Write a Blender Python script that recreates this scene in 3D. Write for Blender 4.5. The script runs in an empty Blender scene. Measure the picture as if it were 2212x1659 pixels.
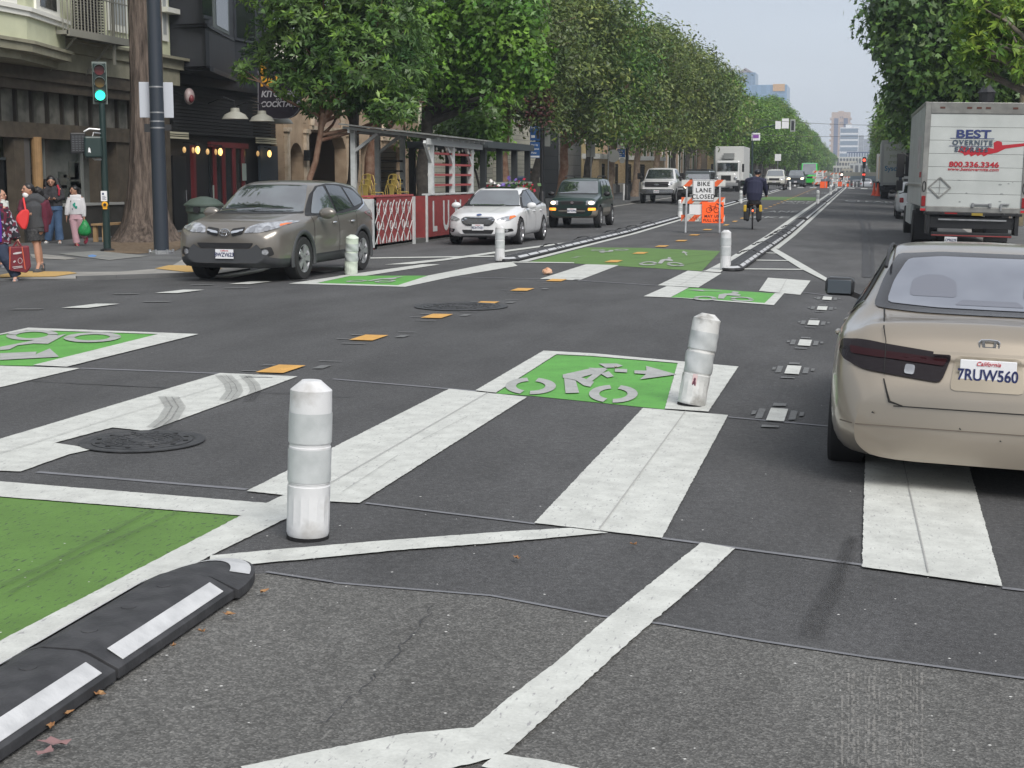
import bpy, bmesh, math, random
import numpy as np
from mathutils import Vector, Matrix, Quaternion
from mathutils.bvhtree import BVHTree
from mathutils.geometry import tessellate_polygon
sc = bpy.context.scene
R = math.radians
random.seed(7)
# ---------------------------------------------------------------- camera
F = 3200.0; CX, CY = 1106.0, 829.5; VX, VY = 1868.0, 384.0; H = 1.7
th = math.atan((CY-VY)/F)
fh = F*math.cos(th)+(CY-VY)*math.sin(th)
ps = math.atan((VX-CX)/fh)
cam = bpy.data.cameras.new('camera'); co = bpy.data.objects.new('camera', cam)
sc.collection.objects.link(co); sc.camera = co
co.location = (0, 0, H); co.rotation_euler = (R(90)-th, 0, ps)
cam.sensor_width = 36; cam.lens = F/2212*36; cam.clip_start = 0.1; cam.clip_end = 9000
# ---------------------------------------------------------------- sky, sun, exposure (overcast)
w = bpy.data.worlds.new('World'); sc.world = w; w.use_nodes = True
nt = w.node_tree; nt.nodes.clear()
def N(t, ty, **k):
    n = t.nodes.new(ty)
    for a, b in k.items(): setattr(n, a, b)
    return n
out = N(nt, 'ShaderNodeOutputWorld'); bg = N(nt, 'ShaderNodeBackground'); bg2 = N(nt, 'ShaderNodeBackground')
sky = N(nt, 'ShaderNodeTexSky', sky_type='NISHITA', sun_disc=False, sun_elevation=R(44), sun_rotation=R(142))
sky.dust_density = 4; sky.air_density = 1.2
nt.links.new(sky.outputs[0], bg.inputs[0]); bg.inputs[1].default_value = 0.03
tc = N(nt, 'ShaderNodeTexCoord'); sep = N(nt, 'ShaderNodeSeparateXYZ'); nt.links.new(tc.outputs['Generated'], sep.inputs[0])
rp = N(nt, 'ShaderNodeValToRGB'); nt.links.new(sep.outputs[2], rp.inputs[0])
E = rp.color_ramp.elements
E[0].position = 0.0; E[0].color = (.47, .51, .56, 1); E[1].position = 0.5; E[1].color = (.55, .56, .58, 1)
e = E.new(.12); e.color = (.42, .46, .525, 1)
e = E.new(.2); e.color = (.42, .455, .52, 1)
nz = N(nt, 'ShaderNodeTexNoise'); nz.inputs['Scale'].default_value = 3.5; nz.inputs['Detail'].default_value = 4
mp = N(nt, 'ShaderNodeMapping'); mp.inputs['Scale'].default_value = (1, 1, 4); nt.links.new(tc.outputs['Generated'], mp.inputs[0]); nt.links.new(mp.outputs[0], nz.inputs['Vector'])
mr = N(nt, 'ShaderNodeMapRange'); mr.inputs[1].default_value = .3; mr.inputs[2].default_value = .7; mr.inputs[3].default_value = .93; mr.inputs[4].default_value = 1.08
nt.links.new(nz.outputs[0], mr.inputs[0])
mx = N(nt, 'ShaderNodeVectorMath', operation='SCALE'); nt.links.new(rp.outputs[0], mx.inputs[0]); nt.links.new(mr.outputs[0], mx.inputs['Scale'])
nt.links.new(mx.outputs[0], bg2.inputs[0]); bg2.inputs[1].default_value = 0.92
ad = N(nt, 'ShaderNodeAddShader'); nt.links.new(bg.outputs[0], ad.inputs[0]); nt.links.new(bg2.outputs[0], ad.inputs[1])
nt.links.new(ad.outputs[0], out.inputs[0])
sl = bpy.data.lights.new('sun', 'SUN'); so = bpy.data.objects.new('sun', sl); sc.collection.objects.link(so)
sl.energy = 2.3; sl.angle = R(32); sl.color = (1, .97, .93)
so.rotation_euler = (R(46), 0, R(38)); so.location = (0, 0, 60)
sc.view_settings.view_transform = 'Standard'; sc.view_settings.look = 'None'; sc.view_settings.exposure = 0.36; sc.view_settings.gamma = 1
# ---------------------------------------------------------------- terrain and picture-to-place helpers
XB = -2.5
def zg(X, Y):
    if Y < 45: z = 0.
    elif Y < 165: z = .0065*(Y-45)
    else: z = .78-.012*(min(Y, 400)-165)
    return z-.035*max(0, min(X, 12)-XB)
def ray(x, y):
    r, u = x-CX, CY-y
    fwd = F*math.cos(th)+u*math.sin(th); up = -F*math.sin(th)+u*math.cos(th)
    return r*math.cos(ps)-fwd*math.sin(ps), r*math.sin(ps)+fwd*math.cos(ps), up
def G(x, y, dz=0.):
    a, b, c = ray(x, y); z = dz
    for _ in range(80):
        t = (z-H)/c; z = .5*z+.5*(zg(a*t, b*t)+dz)
    return a*t, b*t
def AX(x, y, X):
    a, b, c = ray(x, y); t = X/a; return b*t, H+c*t
def AY(x, y, Y):
    a, b, c = ray(x, y); t = Y/b; return a*t, H+c*t
def PX(X, Y, Z):
    Z -= H
    r = X*math.cos(ps)+Y*math.sin(ps); fw = -X*math.sin(ps)+Y*math.cos(ps)
    f = fw*math.cos(th)-Z*math.sin(th); u = fw*math.sin(th)+Z*math.cos(th)
    return CX+F*r/f, CY-F*u/f
# ---------------------------------------------------------------- materials
MATS = {}
def mat(name, c, rough=.6, metal=0., c2=None, ns=4., nd=3., bump=0., bs=None, spec=.5, emit=None, es=1., coat=0., alpha=1., trans=0., contrast=(.35, .65), isl=0.):
    if name in MATS: return MATS[name]
    m = bpy.data.materials.new(name); m.use_nodes = True; t = m.node_tree; b = t.nodes['Principled BSDF']
    if len(c) == 3: c = (*c, 1)
    b.inputs['Base Color'].default_value = c; b.inputs['Roughness'].default_value = rough; b.inputs['Metallic'].default_value = metal
    b.inputs['Specular IOR Level'].default_value = spec; b.inputs['Coat Weight'].default_value = coat; b.inputs['Coat Roughness'].default_value = .05
    b.inputs['Alpha'].default_value = alpha; b.inputs['Transmission Weight'].default_value = trans
    if emit: b.inputs['Emission Color'].default_value = (*emit, 1); b.inputs['Emission Strength'].default_value = es
    src = None
    if c2 or bump:
        tcn = N(t, 'ShaderNodeTexCoord')
        no = N(t, 'ShaderNodeTexNoise'); no.inputs['Scale'].default_value = ns; no.inputs['Detail'].default_value = nd
        t.links.new(tcn.outputs['Object'], no.inputs['Vector'])
        if c2:
            r_ = N(t, 'ShaderNodeValToRGB'); r_.color_ramp.elements[0].position = contrast[0]; r_.color_ramp.elements[1].position = contrast[1]
            r_.color_ramp.elements[0].color = c; r_.color_ramp.elements[1].color = (*c2[:3], 1)
            t.links.new(no.outputs[0], r_.inputs[0]); src = r_.outputs[0]
        if bump:
            n2 = N(t, 'ShaderNodeTexNoise'); n2.inputs['Scale'].default_value = bs or ns*6; n2.inputs['Detail'].default_value = 3
            t.links.new(tcn.outputs['Object'], n2.inputs['Vector'])
            bp = N(t, 'ShaderNodeBump'); bp.inputs['Strength'].default_value = bump; bp.inputs['Distance'].default_value = .02
            t.links.new(n2.outputs[0], bp.inputs['Height']); t.links.new(bp.outputs[0], b.inputs['Normal'])
    if isl:
        g = N(t, 'ShaderNodeNewGeometry'); hs = N(t, 'ShaderNodeHueSaturation'); mr_ = N(t, 'ShaderNodeMapRange')
        mr_.inputs[3].default_value = 1-isl; mr_.inputs[4].default_value = 1+isl
        t.links.new(g.outputs['Random Per Island'], mr_.inputs[0]); t.links.new(mr_.outputs[0], hs.inputs['Value'])
        if src: t.links.new(src, hs.inputs['Color'])
        else: hs.inputs['Color'].default_value = c
        src = hs.outputs[0]
    if src: t.links.new(src, b.inputs['Base Color'])
    MATS[name] = m; return m
def leafmat(name, ca, cb, tip=None):
    m = mat(name, ca, rough=.42, c2=cb, ns=.9, nd=4, isl=.45, spec=.45)
    t = m.node_tree; b = t.nodes['Principled BSDF']; o = t.nodes['Material Output']
    tr = N(t, 'ShaderNodeBsdfTranslucent'); ms = N(t, 'ShaderNodeMixShader'); ms.inputs[0].default_value = .28
    s = b.inputs['Base Color'].links[0].from_socket; t.links.new(s, tr.inputs[0])
    t.links.new(b.outputs[0], ms.inputs[1]); t.links.new(tr.outputs[0], ms.inputs[2]); t.links.new(ms.outputs[0], o.inputs[0])
    return m
def asphalt(name, base, agg, sp, scale=120, spk=.25):
    m = bpy.data.materials.new(name); m.use_nodes = True; t = m.node_tree; b = t.nodes['Principled BSDF']
    b.inputs['Roughness'].default_value = .85; b.inputs['Specular IOR Level'].default_value = .3
    tcn = N(t, 'ShaderNodeTexCoord')
    v = N(t, 'ShaderNodeTexVoronoi'); v.inputs['Scale'].default_value = scale; t.links.new(tcn.outputs['Object'], v.inputs['Vector'])
    sepc = N(t, 'ShaderNodeSeparateColor'); t.links.new(v.outputs['Color'], sepc.inputs[0])
    r1 = N(t, 'ShaderNodeValToRGB'); el = r1.color_ramp.elements
    el[0].position = .0; el[0].color = (*[x*.7 for x in base], 1); el[1].position = 1; el[1].color = (*[x*1.35 for x in agg], 1)
    q = el.new(.5); q.color = (*base, 1); q = el.new(1-spk); q.color = (*agg, 1)
    t.links.new(sepc.outputs[0], r1.inputs[0])
    n1 = N(t, 'ShaderNodeTexNoise'); n1.inputs['Scale'].default_value = .55; n1.inputs['Detail'].default_value = 8; n1.inputs['Roughness'].default_value = .65
    mpp = N(t, 'ShaderNodeMapping'); mpp.inputs['Scale'].default_value = (1.6, .6, 1); t.links.new(tcn.outputs['Object'], mpp.inputs[0]); t.links.new(mpp.outputs[0], n1.inputs['Vector'])
    r2 = N(t, 'ShaderNodeMapRange'); r2.inputs[1].default_value = .3; r2.inputs[2].default_value = .7; r2.inputs[3].default_value = .72; r2.inputs[4].default_value = 1.26
    t.links.new(n1.outputs[0], r2.inputs[0])
    vm = N(t, 'ShaderNodeVectorMath', operation='SCALE'); t.links.new(r1.outputs[0], vm.inputs[0]); t.links.new(r2.outputs[0], vm.inputs['Scale'])
    n3 = N(t, 'ShaderNodeTexNoise'); n3.inputs['Scale'].default_value = 28; n3.inputs['Detail'].default_value = 5; t.links.new(tcn.outputs['Object'], n3.inputs['Vector'])
    r3 = N(t, 'ShaderNodeMapRange'); r3.inputs[1].default_value = .3; r3.inputs[2].default_value = .7; r3.inputs[3].default_value = .82; r3.inputs[4].default_value = 1.18
    t.links.new(n3.outputs[0], r3.inputs[0])
    vm2 = N(t, 'ShaderNodeVectorMath', operation='SCALE'); t.links.new(vm.outputs[0], vm2.inputs[0]); t.links.new(r3.outputs[0], vm2.inputs['Scale'])
    t.links.new(vm2.outputs[0], b.inputs['Base Color'])
    bp = N(t, 'ShaderNodeBump'); bp.inputs['Strength'].default_value = sp; bp.inputs['Distance'].default_value = .008
    t.links.new(v.outputs['Distance'], bp.inputs['Height']); t.links.new(bp.outputs[0], b.inputs['Normal'])
    return m
def paint(name, c, wear, amt=.5, sc_=7):
    """road paint with worn pits and grime"""
    m = bpy.data.materials.new(name); m.use_nodes = True; t = m.node_tree; b = t.nodes['Principled BSDF']
    b.inputs['Roughness'].default_value = .7
    tcn = N(t, 'ShaderNodeTexCoord')
    def noise(s, d, sx=1, sy=1, rr=.6):
        n = N(t, 'ShaderNodeTexNoise'); n.inputs['Scale'].default_value = s; n.inputs['Detail'].default_value = d; n.inputs['Roughness'].default_value = rr
        q = N(t, 'ShaderNodeMapping'); q.inputs['Scale'].default_value = (sx, sy, 1); t.links.new(tcn.outputs['Object'], q.inputs[0]); t.links.new(q.outputs[0], n.inputs['Vector']); return n
    a = noise(sc_, 6); r = N(t, 'ShaderNodeMapRange'); r.inputs[1].default_value = .35; r.inputs[2].default_value = .7; r.inputs[3].default_value = 1.04; r.inputs[4].default_value = .8
    t.links.new(a.outputs[0], r.inputs[0])
    f = noise(70, 6); r4 = N(t, 'ShaderNodeMapRange'); r4.inputs[1].default_value = .3; r4.inputs[2].default_value = .7; r4.inputs[3].default_value = .9; r4.inputs[4].default_value = 1.05
    t.links.new(f.outputs[0], r4.inputs[0])
    mul = N(t, 'ShaderNodeMath', operation='MULTIPLY'); t.links.new(r.outputs[0], mul.inputs[0]); t.links.new(r4.outputs[0], mul.inputs[1])
    vm = N(t, 'ShaderNodeVectorMath', operation='SCALE'); vm.inputs[0].default_value = c; t.links.new(mul.outputs[0], vm.inputs['Scale'])
    p = noise(22, 4, 3.0, .8); gt = N(t, 'ShaderNodeMapRange'); gt.inputs[1].default_value = .70-.08*amt; gt.inputs[2].default_value = .74-.06*amt
    t.links.new(p.outputs[0], gt.inputs[0])
    mixn = N(t, 'ShaderNodeMix', data_type='RGBA'); mixn.inputs[7].default_value = (*wear, 1)
    t.links.new(gt.outputs[0], mixn.inputs[0]); t.links.new(vm.outputs[0], mixn.inputs[6]); t.links.new(mixn.outputs[2], b.inputs['Base Color'])
    bp = N(t, 'ShaderNodeBump'); bp.inputs['Strength'].default_value = .3; bp.inputs['Distance'].default_value = .006
    t.links.new(f.outputs[0], bp.inputs['Height']); t.links.new(bp.outputs[0], b.inputs['Normal'])
    MATS[name] = m; return m
# ---------------------------------------------------------------- mesh building
def root_of(o):
    while o.parent: o = o.parent
    return o
class MB:
    def __init__(s): s.v = []; s.f = []; s.m = []; s.mi = 0; s.p = []
    def add(s, vs, fs):
        k = len(s.v); s.p.append((k, len(s.f))); s.v += [tuple(x) for x in vs]; s.f += [tuple(i+k for i in f) for f in fs]; s.m += [s.mi]*len(fs); return s
    def bx(s, x0, x1, y0, y1, z0, z1, mt=None):
        v = [Vector(p) for p in ((x0,y0,z0),(x1,y0,z0),(x1,y1,z0),(x0,y1,z0),(x0,y0,z1),(x1,y0,z1),(x1,y1,z1),(x0,y1,z1))]
        if mt: v = [mt @ p for p in v]
        return s.add(v, [(0,3,2,1),(4,5,6,7),(0,1,5,4),(1,2,6,5),(2,3,7,6),(3,0,4,7)])
    def box(s, c, d, rot=None):
        mt = Matrix.Translation(c)
        if rot: mt = mt @ rot.to_4x4()
        return s.bx(-d[0]/2, d[0]/2, -d[1]/2, d[1]/2, -d[2]/2, d[2]/2, mt)
    def bar(s, a, b, w_, h_=None, up=(0, 0, 1)):
        a, b = Vector(a), Vector(b); h_ = h_ or w_; d = b-a; L = d.length; d.normalize(); u = Vector(up)
        if abs(d.dot(u)) > .98: u = Vector((0, 1, 0))
        x = d.cross(u).normalized(); z = x.cross(d)
        mt = Matrix((x, d, z)).transposed().to_4x4(); mt.translation = (a+b)/2
        return s.bx(-w_/2, w_/2, -L/2, L/2, -h_/2, h_/2, mt)
    def tube(s, pts, rad, n=10, ref=None, cap=True):
        pts = [Vector(p) for p in pts]; k = len(pts)
        if not hasattr(rad, '__len__'): rad = [rad]*k
        rings = []
        for i, p in enumerate(pts):
            d = (pts[min(i+1, k-1)]-pts[max(i-1, 0)]).normalized()
            u = Vector(ref) if ref else (Vector((1, 0, 0)) if abs(d.x) < .8 else Vector((0, 0, 1)))
            x = (u-d*u.dot(d)).normalized(); y = d.cross(x)
            r = rad[i]; rx, ry = (r if hasattr(r, '__len__') else (r, r))
            rings.append([p+x*math.cos(2*math.pi*j/n)*rx+y*math.sin(2*math.pi*j/n)*ry for j in range(n)])
        vs = [q for r_ in rings for q in r_]; fs = []
        for i in range(k-1):
            for j in range(n): fs.append((i*n+j, i*n+(j+1) % n, (i+1)*n+(j+1) % n, (i+1)*n+j))
        if cap: fs += [tuple(range(n-1, -1, -1)), tuple((k-1)*n+j for j in range(n))]
        return s.add(vs, fs)
    def cyl(s, a, b, r0, r1=None, n=16): return s.tube([a, b], [r0, r0 if r1 is None else r1], n)
    def lathe(s, prof, n=24, mt=None, cap=True):
        vs = []; fs = []
        for r, z in prof:
            for j in range(n): vs.append(Vector((r*math.cos(2*math.pi*j/n), r*math.sin(2*math.pi*j/n), z)))
        for i in range(len(prof)-1):
            for j in range(n): fs.append((i*n+j, i*n+(j+1) % n, (i+1)*n+(j+1) % n, (i+1)*n+j))
        if cap: fs += [tuple(range(n-1, -1, -1)), tuple((len(prof)-1)*n+j for j in range(n))]
        if mt: vs = [mt @ v for v in vs]
        return s.add(vs, fs)
    def ell(s, c, r, n=12, m=8, rot=None):
        vs = []; fs = []; c = Vector(c)
        for i in range(m+1):
            a = math.pi*i/m
            for j in range(n):
                b = 2*math.pi*j/n; v = Vector((r[0]*math.sin(a)*math.cos(b), r[1]*math.sin(a)*math.sin(b), r[2]*math.cos(a)))
                if rot: v = rot @ v
                vs.append(c+v)
        for i in range(m):
            for j in range(n): fs.append((i*n+j, (i+1)*n+j, (i+1)*n+(j+1) % n, i*n+(j+1) % n))
        return s.add(vs, fs)
    def prism(s, poly, d0, d1, ax='y', mt=None):
        """polygon in the plane across axis ax, extruded from d0 to d1"""
        def P(a, b, d): return Vector({'y': (a, d, b), 'x': (d, a, b), 'z': (a, b, d)}[ax])
        n = len(poly); vs = [P(a, b, d0) for a, b in poly]+[P(a, b, d1) for a, b in poly]
        if mt: vs = [mt @ v for v in vs]
        tri = tessellate_polygon([[Vector((a, b, 0)) for a, b in poly]])
        fs = [tuple(t) for t in tri]+[tuple(i+n for i in reversed(t)) for t in tri]+[(i, (i+1) % n, n+(i+1) % n, n+i) for i in range(n)]
        return s.add(vs, fs)
    def build(s, name, mats, parent=None, world=False, smooth=False, bevel=0, ang=35, remesh=0, fixn=True, each=False):
        if each:
            P = s.p+[(len(s.v), len(s.f))]
            for (a, c), (d, e) in zip(P, P[1:]):
                q = MB(); q.add(s.v[a:d], [[i-a for i in f] for f in s.f[c:e]]); o = q.build(name, mats, parent, world, smooth, bevel, ang)
            return o
        if not isinstance(mats, (list, tuple)): mats = [mats]
        me = bpy.data.meshes.new(name)
        v = s.v
        if world and parent is not None:
            o0 = root_of(parent).location; v = [(a-o0[0], b-o0[1], c-o0[2]) for a, b, c in v]
        me.from_pydata(v, [], s.f); me.polygons.foreach_set('material_index', s.m)
        if fixn:
            bm = bmesh.new(); bm.from_mesh(me); bmesh.ops.recalc_face_normals(bm, faces=bm.faces); bm.to_mesh(me); bm.free()
        for q in mats: me.materials.append(q)
        if smooth:
            me.polygons.foreach_set('use_smooth', [True]*len(me.polygons))
            if not remesh:
                try: me.set_sharp_from_angle(angle=R(ang))
                except Exception: pass
        me.update()
        o = bpy.data.objects.new(name, me); sc.collection.objects.link(o)
        if parent: o.parent = parent
        if remesh:
            q = o.modifiers.new('r', 'REMESH'); q.mode = 'VOXEL'; q.voxel_size = remesh; q.use_smooth_shade = True
            q = o.modifiers.new('s', 'SMOOTH'); q.iterations = 3; q.factor = .5
        if bevel:
            q = o.modifiers.new('b', 'BEVEL'); q.width = bevel; q.segments = 2; q.limit_method = 'ANGLE'
        return o
def tag(o, label=None, cat=None, group=None, kind=None):
    if label: o['label'] = label
    if cat: o['category'] = cat
    if group: o['group'] = group
    if kind: o['kind'] = kind
    return o
def thing(name, label, cat, loc=(0, 0, 0), rz=0, group=None):
    o = bpy.data.objects.new(name, None); sc.collection.objects.link(o); o.empty_display_size = .2
    o.location = loc; o.rotation_euler = (0, 0, rz); return tag(o, label, cat, group)
def copy_tree(o, parent=None):
    c = o.copy(); sc.collection.objects.link(c); c.parent = parent
    for ch in list(o.children): copy_tree(ch, c)
    return c
def dup(o, loc, rz=None, label=None, scale=None):
    c = copy_tree(o); c.location = loc
    if rz is not None: c.rotation_euler = (0, 0, rz)
    if label: c['label'] = label
    if scale: c.scale = scale
    return c
def text(body, size, m, parent, loc, rot, name='lettering', bold=0., align='CENTER', shear=0., sx=1., world=False, ext=.002, space=1.):
    cu = bpy.data.curves.new('t', 'FONT'); cu.body = body; cu.size = size; cu.align_x = align; cu.align_y = 'CENTER'; cu.offset = bold; cu.extrude = ext
    cu.shear = shear; cu.space_character = space; cu.resolution_u = 4
    t = bpy.data.objects.new('t', cu); sc.collection.objects.link(t); dg = bpy.context.evaluated_depsgraph_get(); dg.update()
    me = bpy.data.meshes.new_from_object(t.evaluated_get(dg)); bpy.data.objects.remove(t)
    me.materials.clear(); me.materials.append(m)
    o = bpy.data.objects.new(name, me); sc.collection.objects.link(o); o.parent = parent
    loc = Vector(loc)
    if world and parent: loc -= root_of(parent).location
    o.location = loc; o.rotation_euler = rot; o.scale = (sx, 1, 1); return o
# ---------------------------------------------------------------- road sheets
def sheet(name, polys, m, layer, kind='structure', jit=0.):
    """flat markings: polygons of ground points, laid on the terrain at layer*4 mm"""
    bm = bmesh.new()
    for pi, P in enumerate(polys):
        q = []
        for i, p in enumerate(P):
            q.append(p); b = P[(i+1) % len(P)]
            if jit and p[1] < 18 and b[1] < 18:
                L = math.hypot(b[0]-p[0], b[1]-p[1]); n = int(L/.025)
                for k in range(1, n): q.append((p[0]+(b[0]-p[0])*k/n+random.gauss(0, jit), p[1]+(b[1]-p[1])*k/n+random.gauss(0, jit)))
        vs = [bm.verts.new((a, b, (pi % 12)*.0003)) for a, b in q]
        for t in tessellate_polygon([[v.co.copy() for v in vs]]):
            try: bm.faces.new([vs[i] for i in t])
            except ValueError: pass
    for c, n in (((XB, 0, 0), (1, 0, 0)), ((12, 0, 0), (1, 0, 0)), ((0, 45, 0), (0, 1, 0)), ((0, 165, 0), (0, 1, 0)), ((0, 400, 0), (0, 1, 0))):
        bmesh.ops.bisect_plane(bm, geom=bm.verts[:]+bm.edges[:]+bm.faces[:], plane_co=c, plane_no=n)
    for v in bm.verts: v.co.z += zg(v.co.x, v.co.y)+.004*layer
    bmesh.ops.recalc_face_normals(bm, faces=bm.faces)
    for f in bm.faces:
        if f.normal.z < 0: f.normal_flip()
    me = bpy.data.meshes.new(name); bm.to_mesh(me); bm.free(); me.materials.append(m)
    o = bpy.data.objects.new(name, me); sc.collection.objects.link(o); o['kind'] = kind; return o
def gp(*pts): return [G(x, y) for x, y in pts]
def line(p, q, wd):
    p, q = Vector(p), Vector(q); d = (q-p).normalized(); n = Vector((-d.y, d.x))*wd/2
    return [tuple(p+n), tuple(p-n), tuple(q-n), tuple(q+n)]
# ---------------------------------------------------------------- palette
WHITE = mat('white_plastic', (.78, .79, .79), .35, c2=(.66, .67, .66), ns=3, contrast=(.45, .8))
BLACK = mat('black_metal', (.012, .013, .015), .45)
DGREEN = mat('dark_green_metal', (.012, .03, .028), .4)
RUBBER = mat('black_rubber', (.022, .023, .026), .7, c2=(.045, .046, .05), ns=9, bump=.15)
STEEL = mat('galvanised_steel', (.42, .43, .44), .4, .7, c2=(.3, .31, .32), ns=6)
CHROME = mat('chrome', (.75, .76, .78), .12, 1.)
SILVER = mat('silver_alloy', (.55, .56, .58), .3, .85)
GLASS = mat('dark_glass', (.012, .016, .018), .04, 0, spec=.8)
GLASS.node_tree.nodes['Principled BSDF'].inputs['IOR'].default_value = 2.1
TYRE = mat('tyre_rubber', (.014, .014, .015), .8)
DARK = mat('dark_void', (.006, .006, .007), .9)
BARK = mat('brown_bark', (.075, .05, .036), .9, c2=(.16, .12, .09), ns=7, bump=.7, bs=14)
SIGNW = mat('sign_white', (.72, .73, .74), .45)
INK = mat('black_ink', (.01, .01, .012), .5)
ORANGE = mat('fluorescent_orange', (.9, .12, .02), .5, emit=(.9, .1, .01), es=.15)
# ================================================================ ground, road, pavements
ASN = asphalt('new_asphalt', (.070, .071, .073), (.088, .089, .091), .35, 190, .12)
ASO = asphalt('old_asphalt', (.102, .102, .098), (.136, .135, .129), .5, 130, .22)
ASM = asphalt('street_asphalt', (.084, .085, .087), (.101, .102, .103), .3, 150, .15)
CONC = mat('concrete', (.22, .215, .2), .85, c2=(.32, .31, .29), ns=1.6, nd=8, bump=.2, bs=60)
CONCD = mat('dark_pavement', (.085, .088, .09), .85, c2=(.13, .133, .135), ns=1.2, nd=8, bump=.2, bs=50)
WP = paint('white_road_paint', (.54, .555, .525), (.3, .3, .3), 1.1)
WPF = paint('white_lane_paint', (.54, .56, .54), (.2, .2, .2), .7)
GPN = paint('green_road_paint', (.10, .34, .055), (.07, .17, .05), 1.2, 3)
GPB = paint('olive_green_road_paint', (.095, .20, .035), (.04, .07, .028), 1.4, 2)
SYM = paint('worn_symbol_paint', (.37, .38, .37), (.2, .25, .18), .8)
ORP = paint('orange_road_paint', (.62, .34, .08), (.2, .15, .08), .6)
SEAM = paint('crack_sealant_grey', (.17, .175, .19), (.08, .08, .08), .6)
DRK = paint('dark_sealant', (.042, .043, .046), (.05, .05, .05), .4)
GHOST = paint('faded_ghost_paint', (.14, .145, .145), (.07, .07, .07), 1.6, 12)
BIG = [(-3000, -30), (3000, -30), (3000, 5000), (-3000, 5000)]
sheet('ground', [BIG], mat('far_ground', (.07, .07, .07), .9), -6)
# street: main carriageway, cross street
sheet('road', [[(-13, -20), (5.2, -20), (5.2, 3000), (-13, 3000)], [(-200, 8), (-13, 8), (-13, 22.1), (-200, 22.1)], [(5.2, 8), (200, 8), (200, 22), (5.2, 22)],
      [(-200, 150), (-13, 150), (-13, 163), (-200, 163)], [(5.2, 150), (200, 150), (200, 163), (5.2, 163)]], ASM, 0)
newp = gp((-700, 560), (0, 603), (395, 598), (1106, 566), (1340, 568), (1580, 590), (1800, 612), (2400, 640)) + gp((2600, 1500), (2212, 1470), (1880, 1425), (1430, 1352), (1300, 1335), (1060, 1290), (900, 1277), (720, 1262), (575, 1240)) + [(-3.1, 5.3), (-5, 5.6), (-14, 8)]
sheet('road_resurfaced', [newp], ASN, 1)
oldp = gp((575, 1240), (720, 1262), (900, 1277), (1060, 1290), (1300, 1335), (1430, 1352), (1880, 1425), (2212, 1470), (2600, 1510)) + [(5, 1.5), (-3.2, 1.5), (-3.1, 5.3)]
sheet('road_old_patch', [oldp], ASO, 1)
white = [
 gp((-250, 860), (0, 792.7), (173.6, 798), (0, 839.6), (-150, 880)),
 gp((-150, 997), (0, 951.7), (475.7, 808.4), (643, 816), (560, 847), (450, 887), (333, 930), (312, 934.4), (298, 932.6), (243, 927), (118, 960.4), (205, 973.3), (149, 985.4), (45, 1022.6), (0, 1021), (-150, 1016)),
 gp((970, 843), (1138.5, 860.7), (777, 1091), (714, 1088), (613, 1074), (533, 1065.3)),
 gp((1389, 884.6), (1573, 900), (1430, 1167), (1154, 1134.5)),
 # near green area border
 gp((-400, 1020), (0, 1044.4), (575, 1091.5), (613, 1074), (640, 1076), (690, 1090), (455.6, 1206), (0, 1451.5), (-500, 1730), (-500, 1670), (0, 1391.5), (521, 1118.7), (0, 1077.4), (-400, 1052)),
 gp((455.6, 1206), (640, 1189), (820, 1174), (1097, 1153.2), (1233, 1145.6), (1314, 1155.7), (1097, 1176), (850, 1195), (640, 1216), (513, 1228), (440, 1236)),
 gp((1515, 1177.4), (1588, 1190), (1515, 1259), (1369, 1385), (1198, 1541), (1095, 1634.5), (1023, 1579.7), (1097, 1516), (1198, 1440), (1314, 1340), (1419.6, 1254)),
 gp((520, 1665), (764, 1615), (873, 1593.4), (1023, 1579.7), (1095, 1634.5), (1060, 1648), (930, 1680), (560, 1720)),
 gp((1075, 1637), (1180, 1652), (1300, 1680), (1250, 1700), (1040, 1665)),
 # box by the tilted post
 gp((1174, 760.4), (1595, 795), (1530, 893), (1436, 886.5), (1464, 787.3), (1202, 768.3), (1071, 852), (1027, 846.9)),
 # left box
 gp((-300, 775), (-60, 737), (61, 710.4), (429.5, 724.3), (144, 795.5), (71, 792), (342, 724.3), (57, 715.3), (0, 726), (-300, 790)),
]
gA = G(1862, 1231); gB = G(2165, 1273)
white.append([gA, gB, (gB[0]+.06, gB[1]+3.9), (gA[0]+.02, gA[1]+3.9)])
white.append([(gA[0]+1.75, gA[1]-.45), (gA[0]+2.35, gA[1]-.6), (gA[0]+2.4, gA[1]+3.3), (gA[0]+1.8, gA[1]+3.4)])
sheet('crosswalk_markings', white, WP, 3, jit=.0016)
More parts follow.
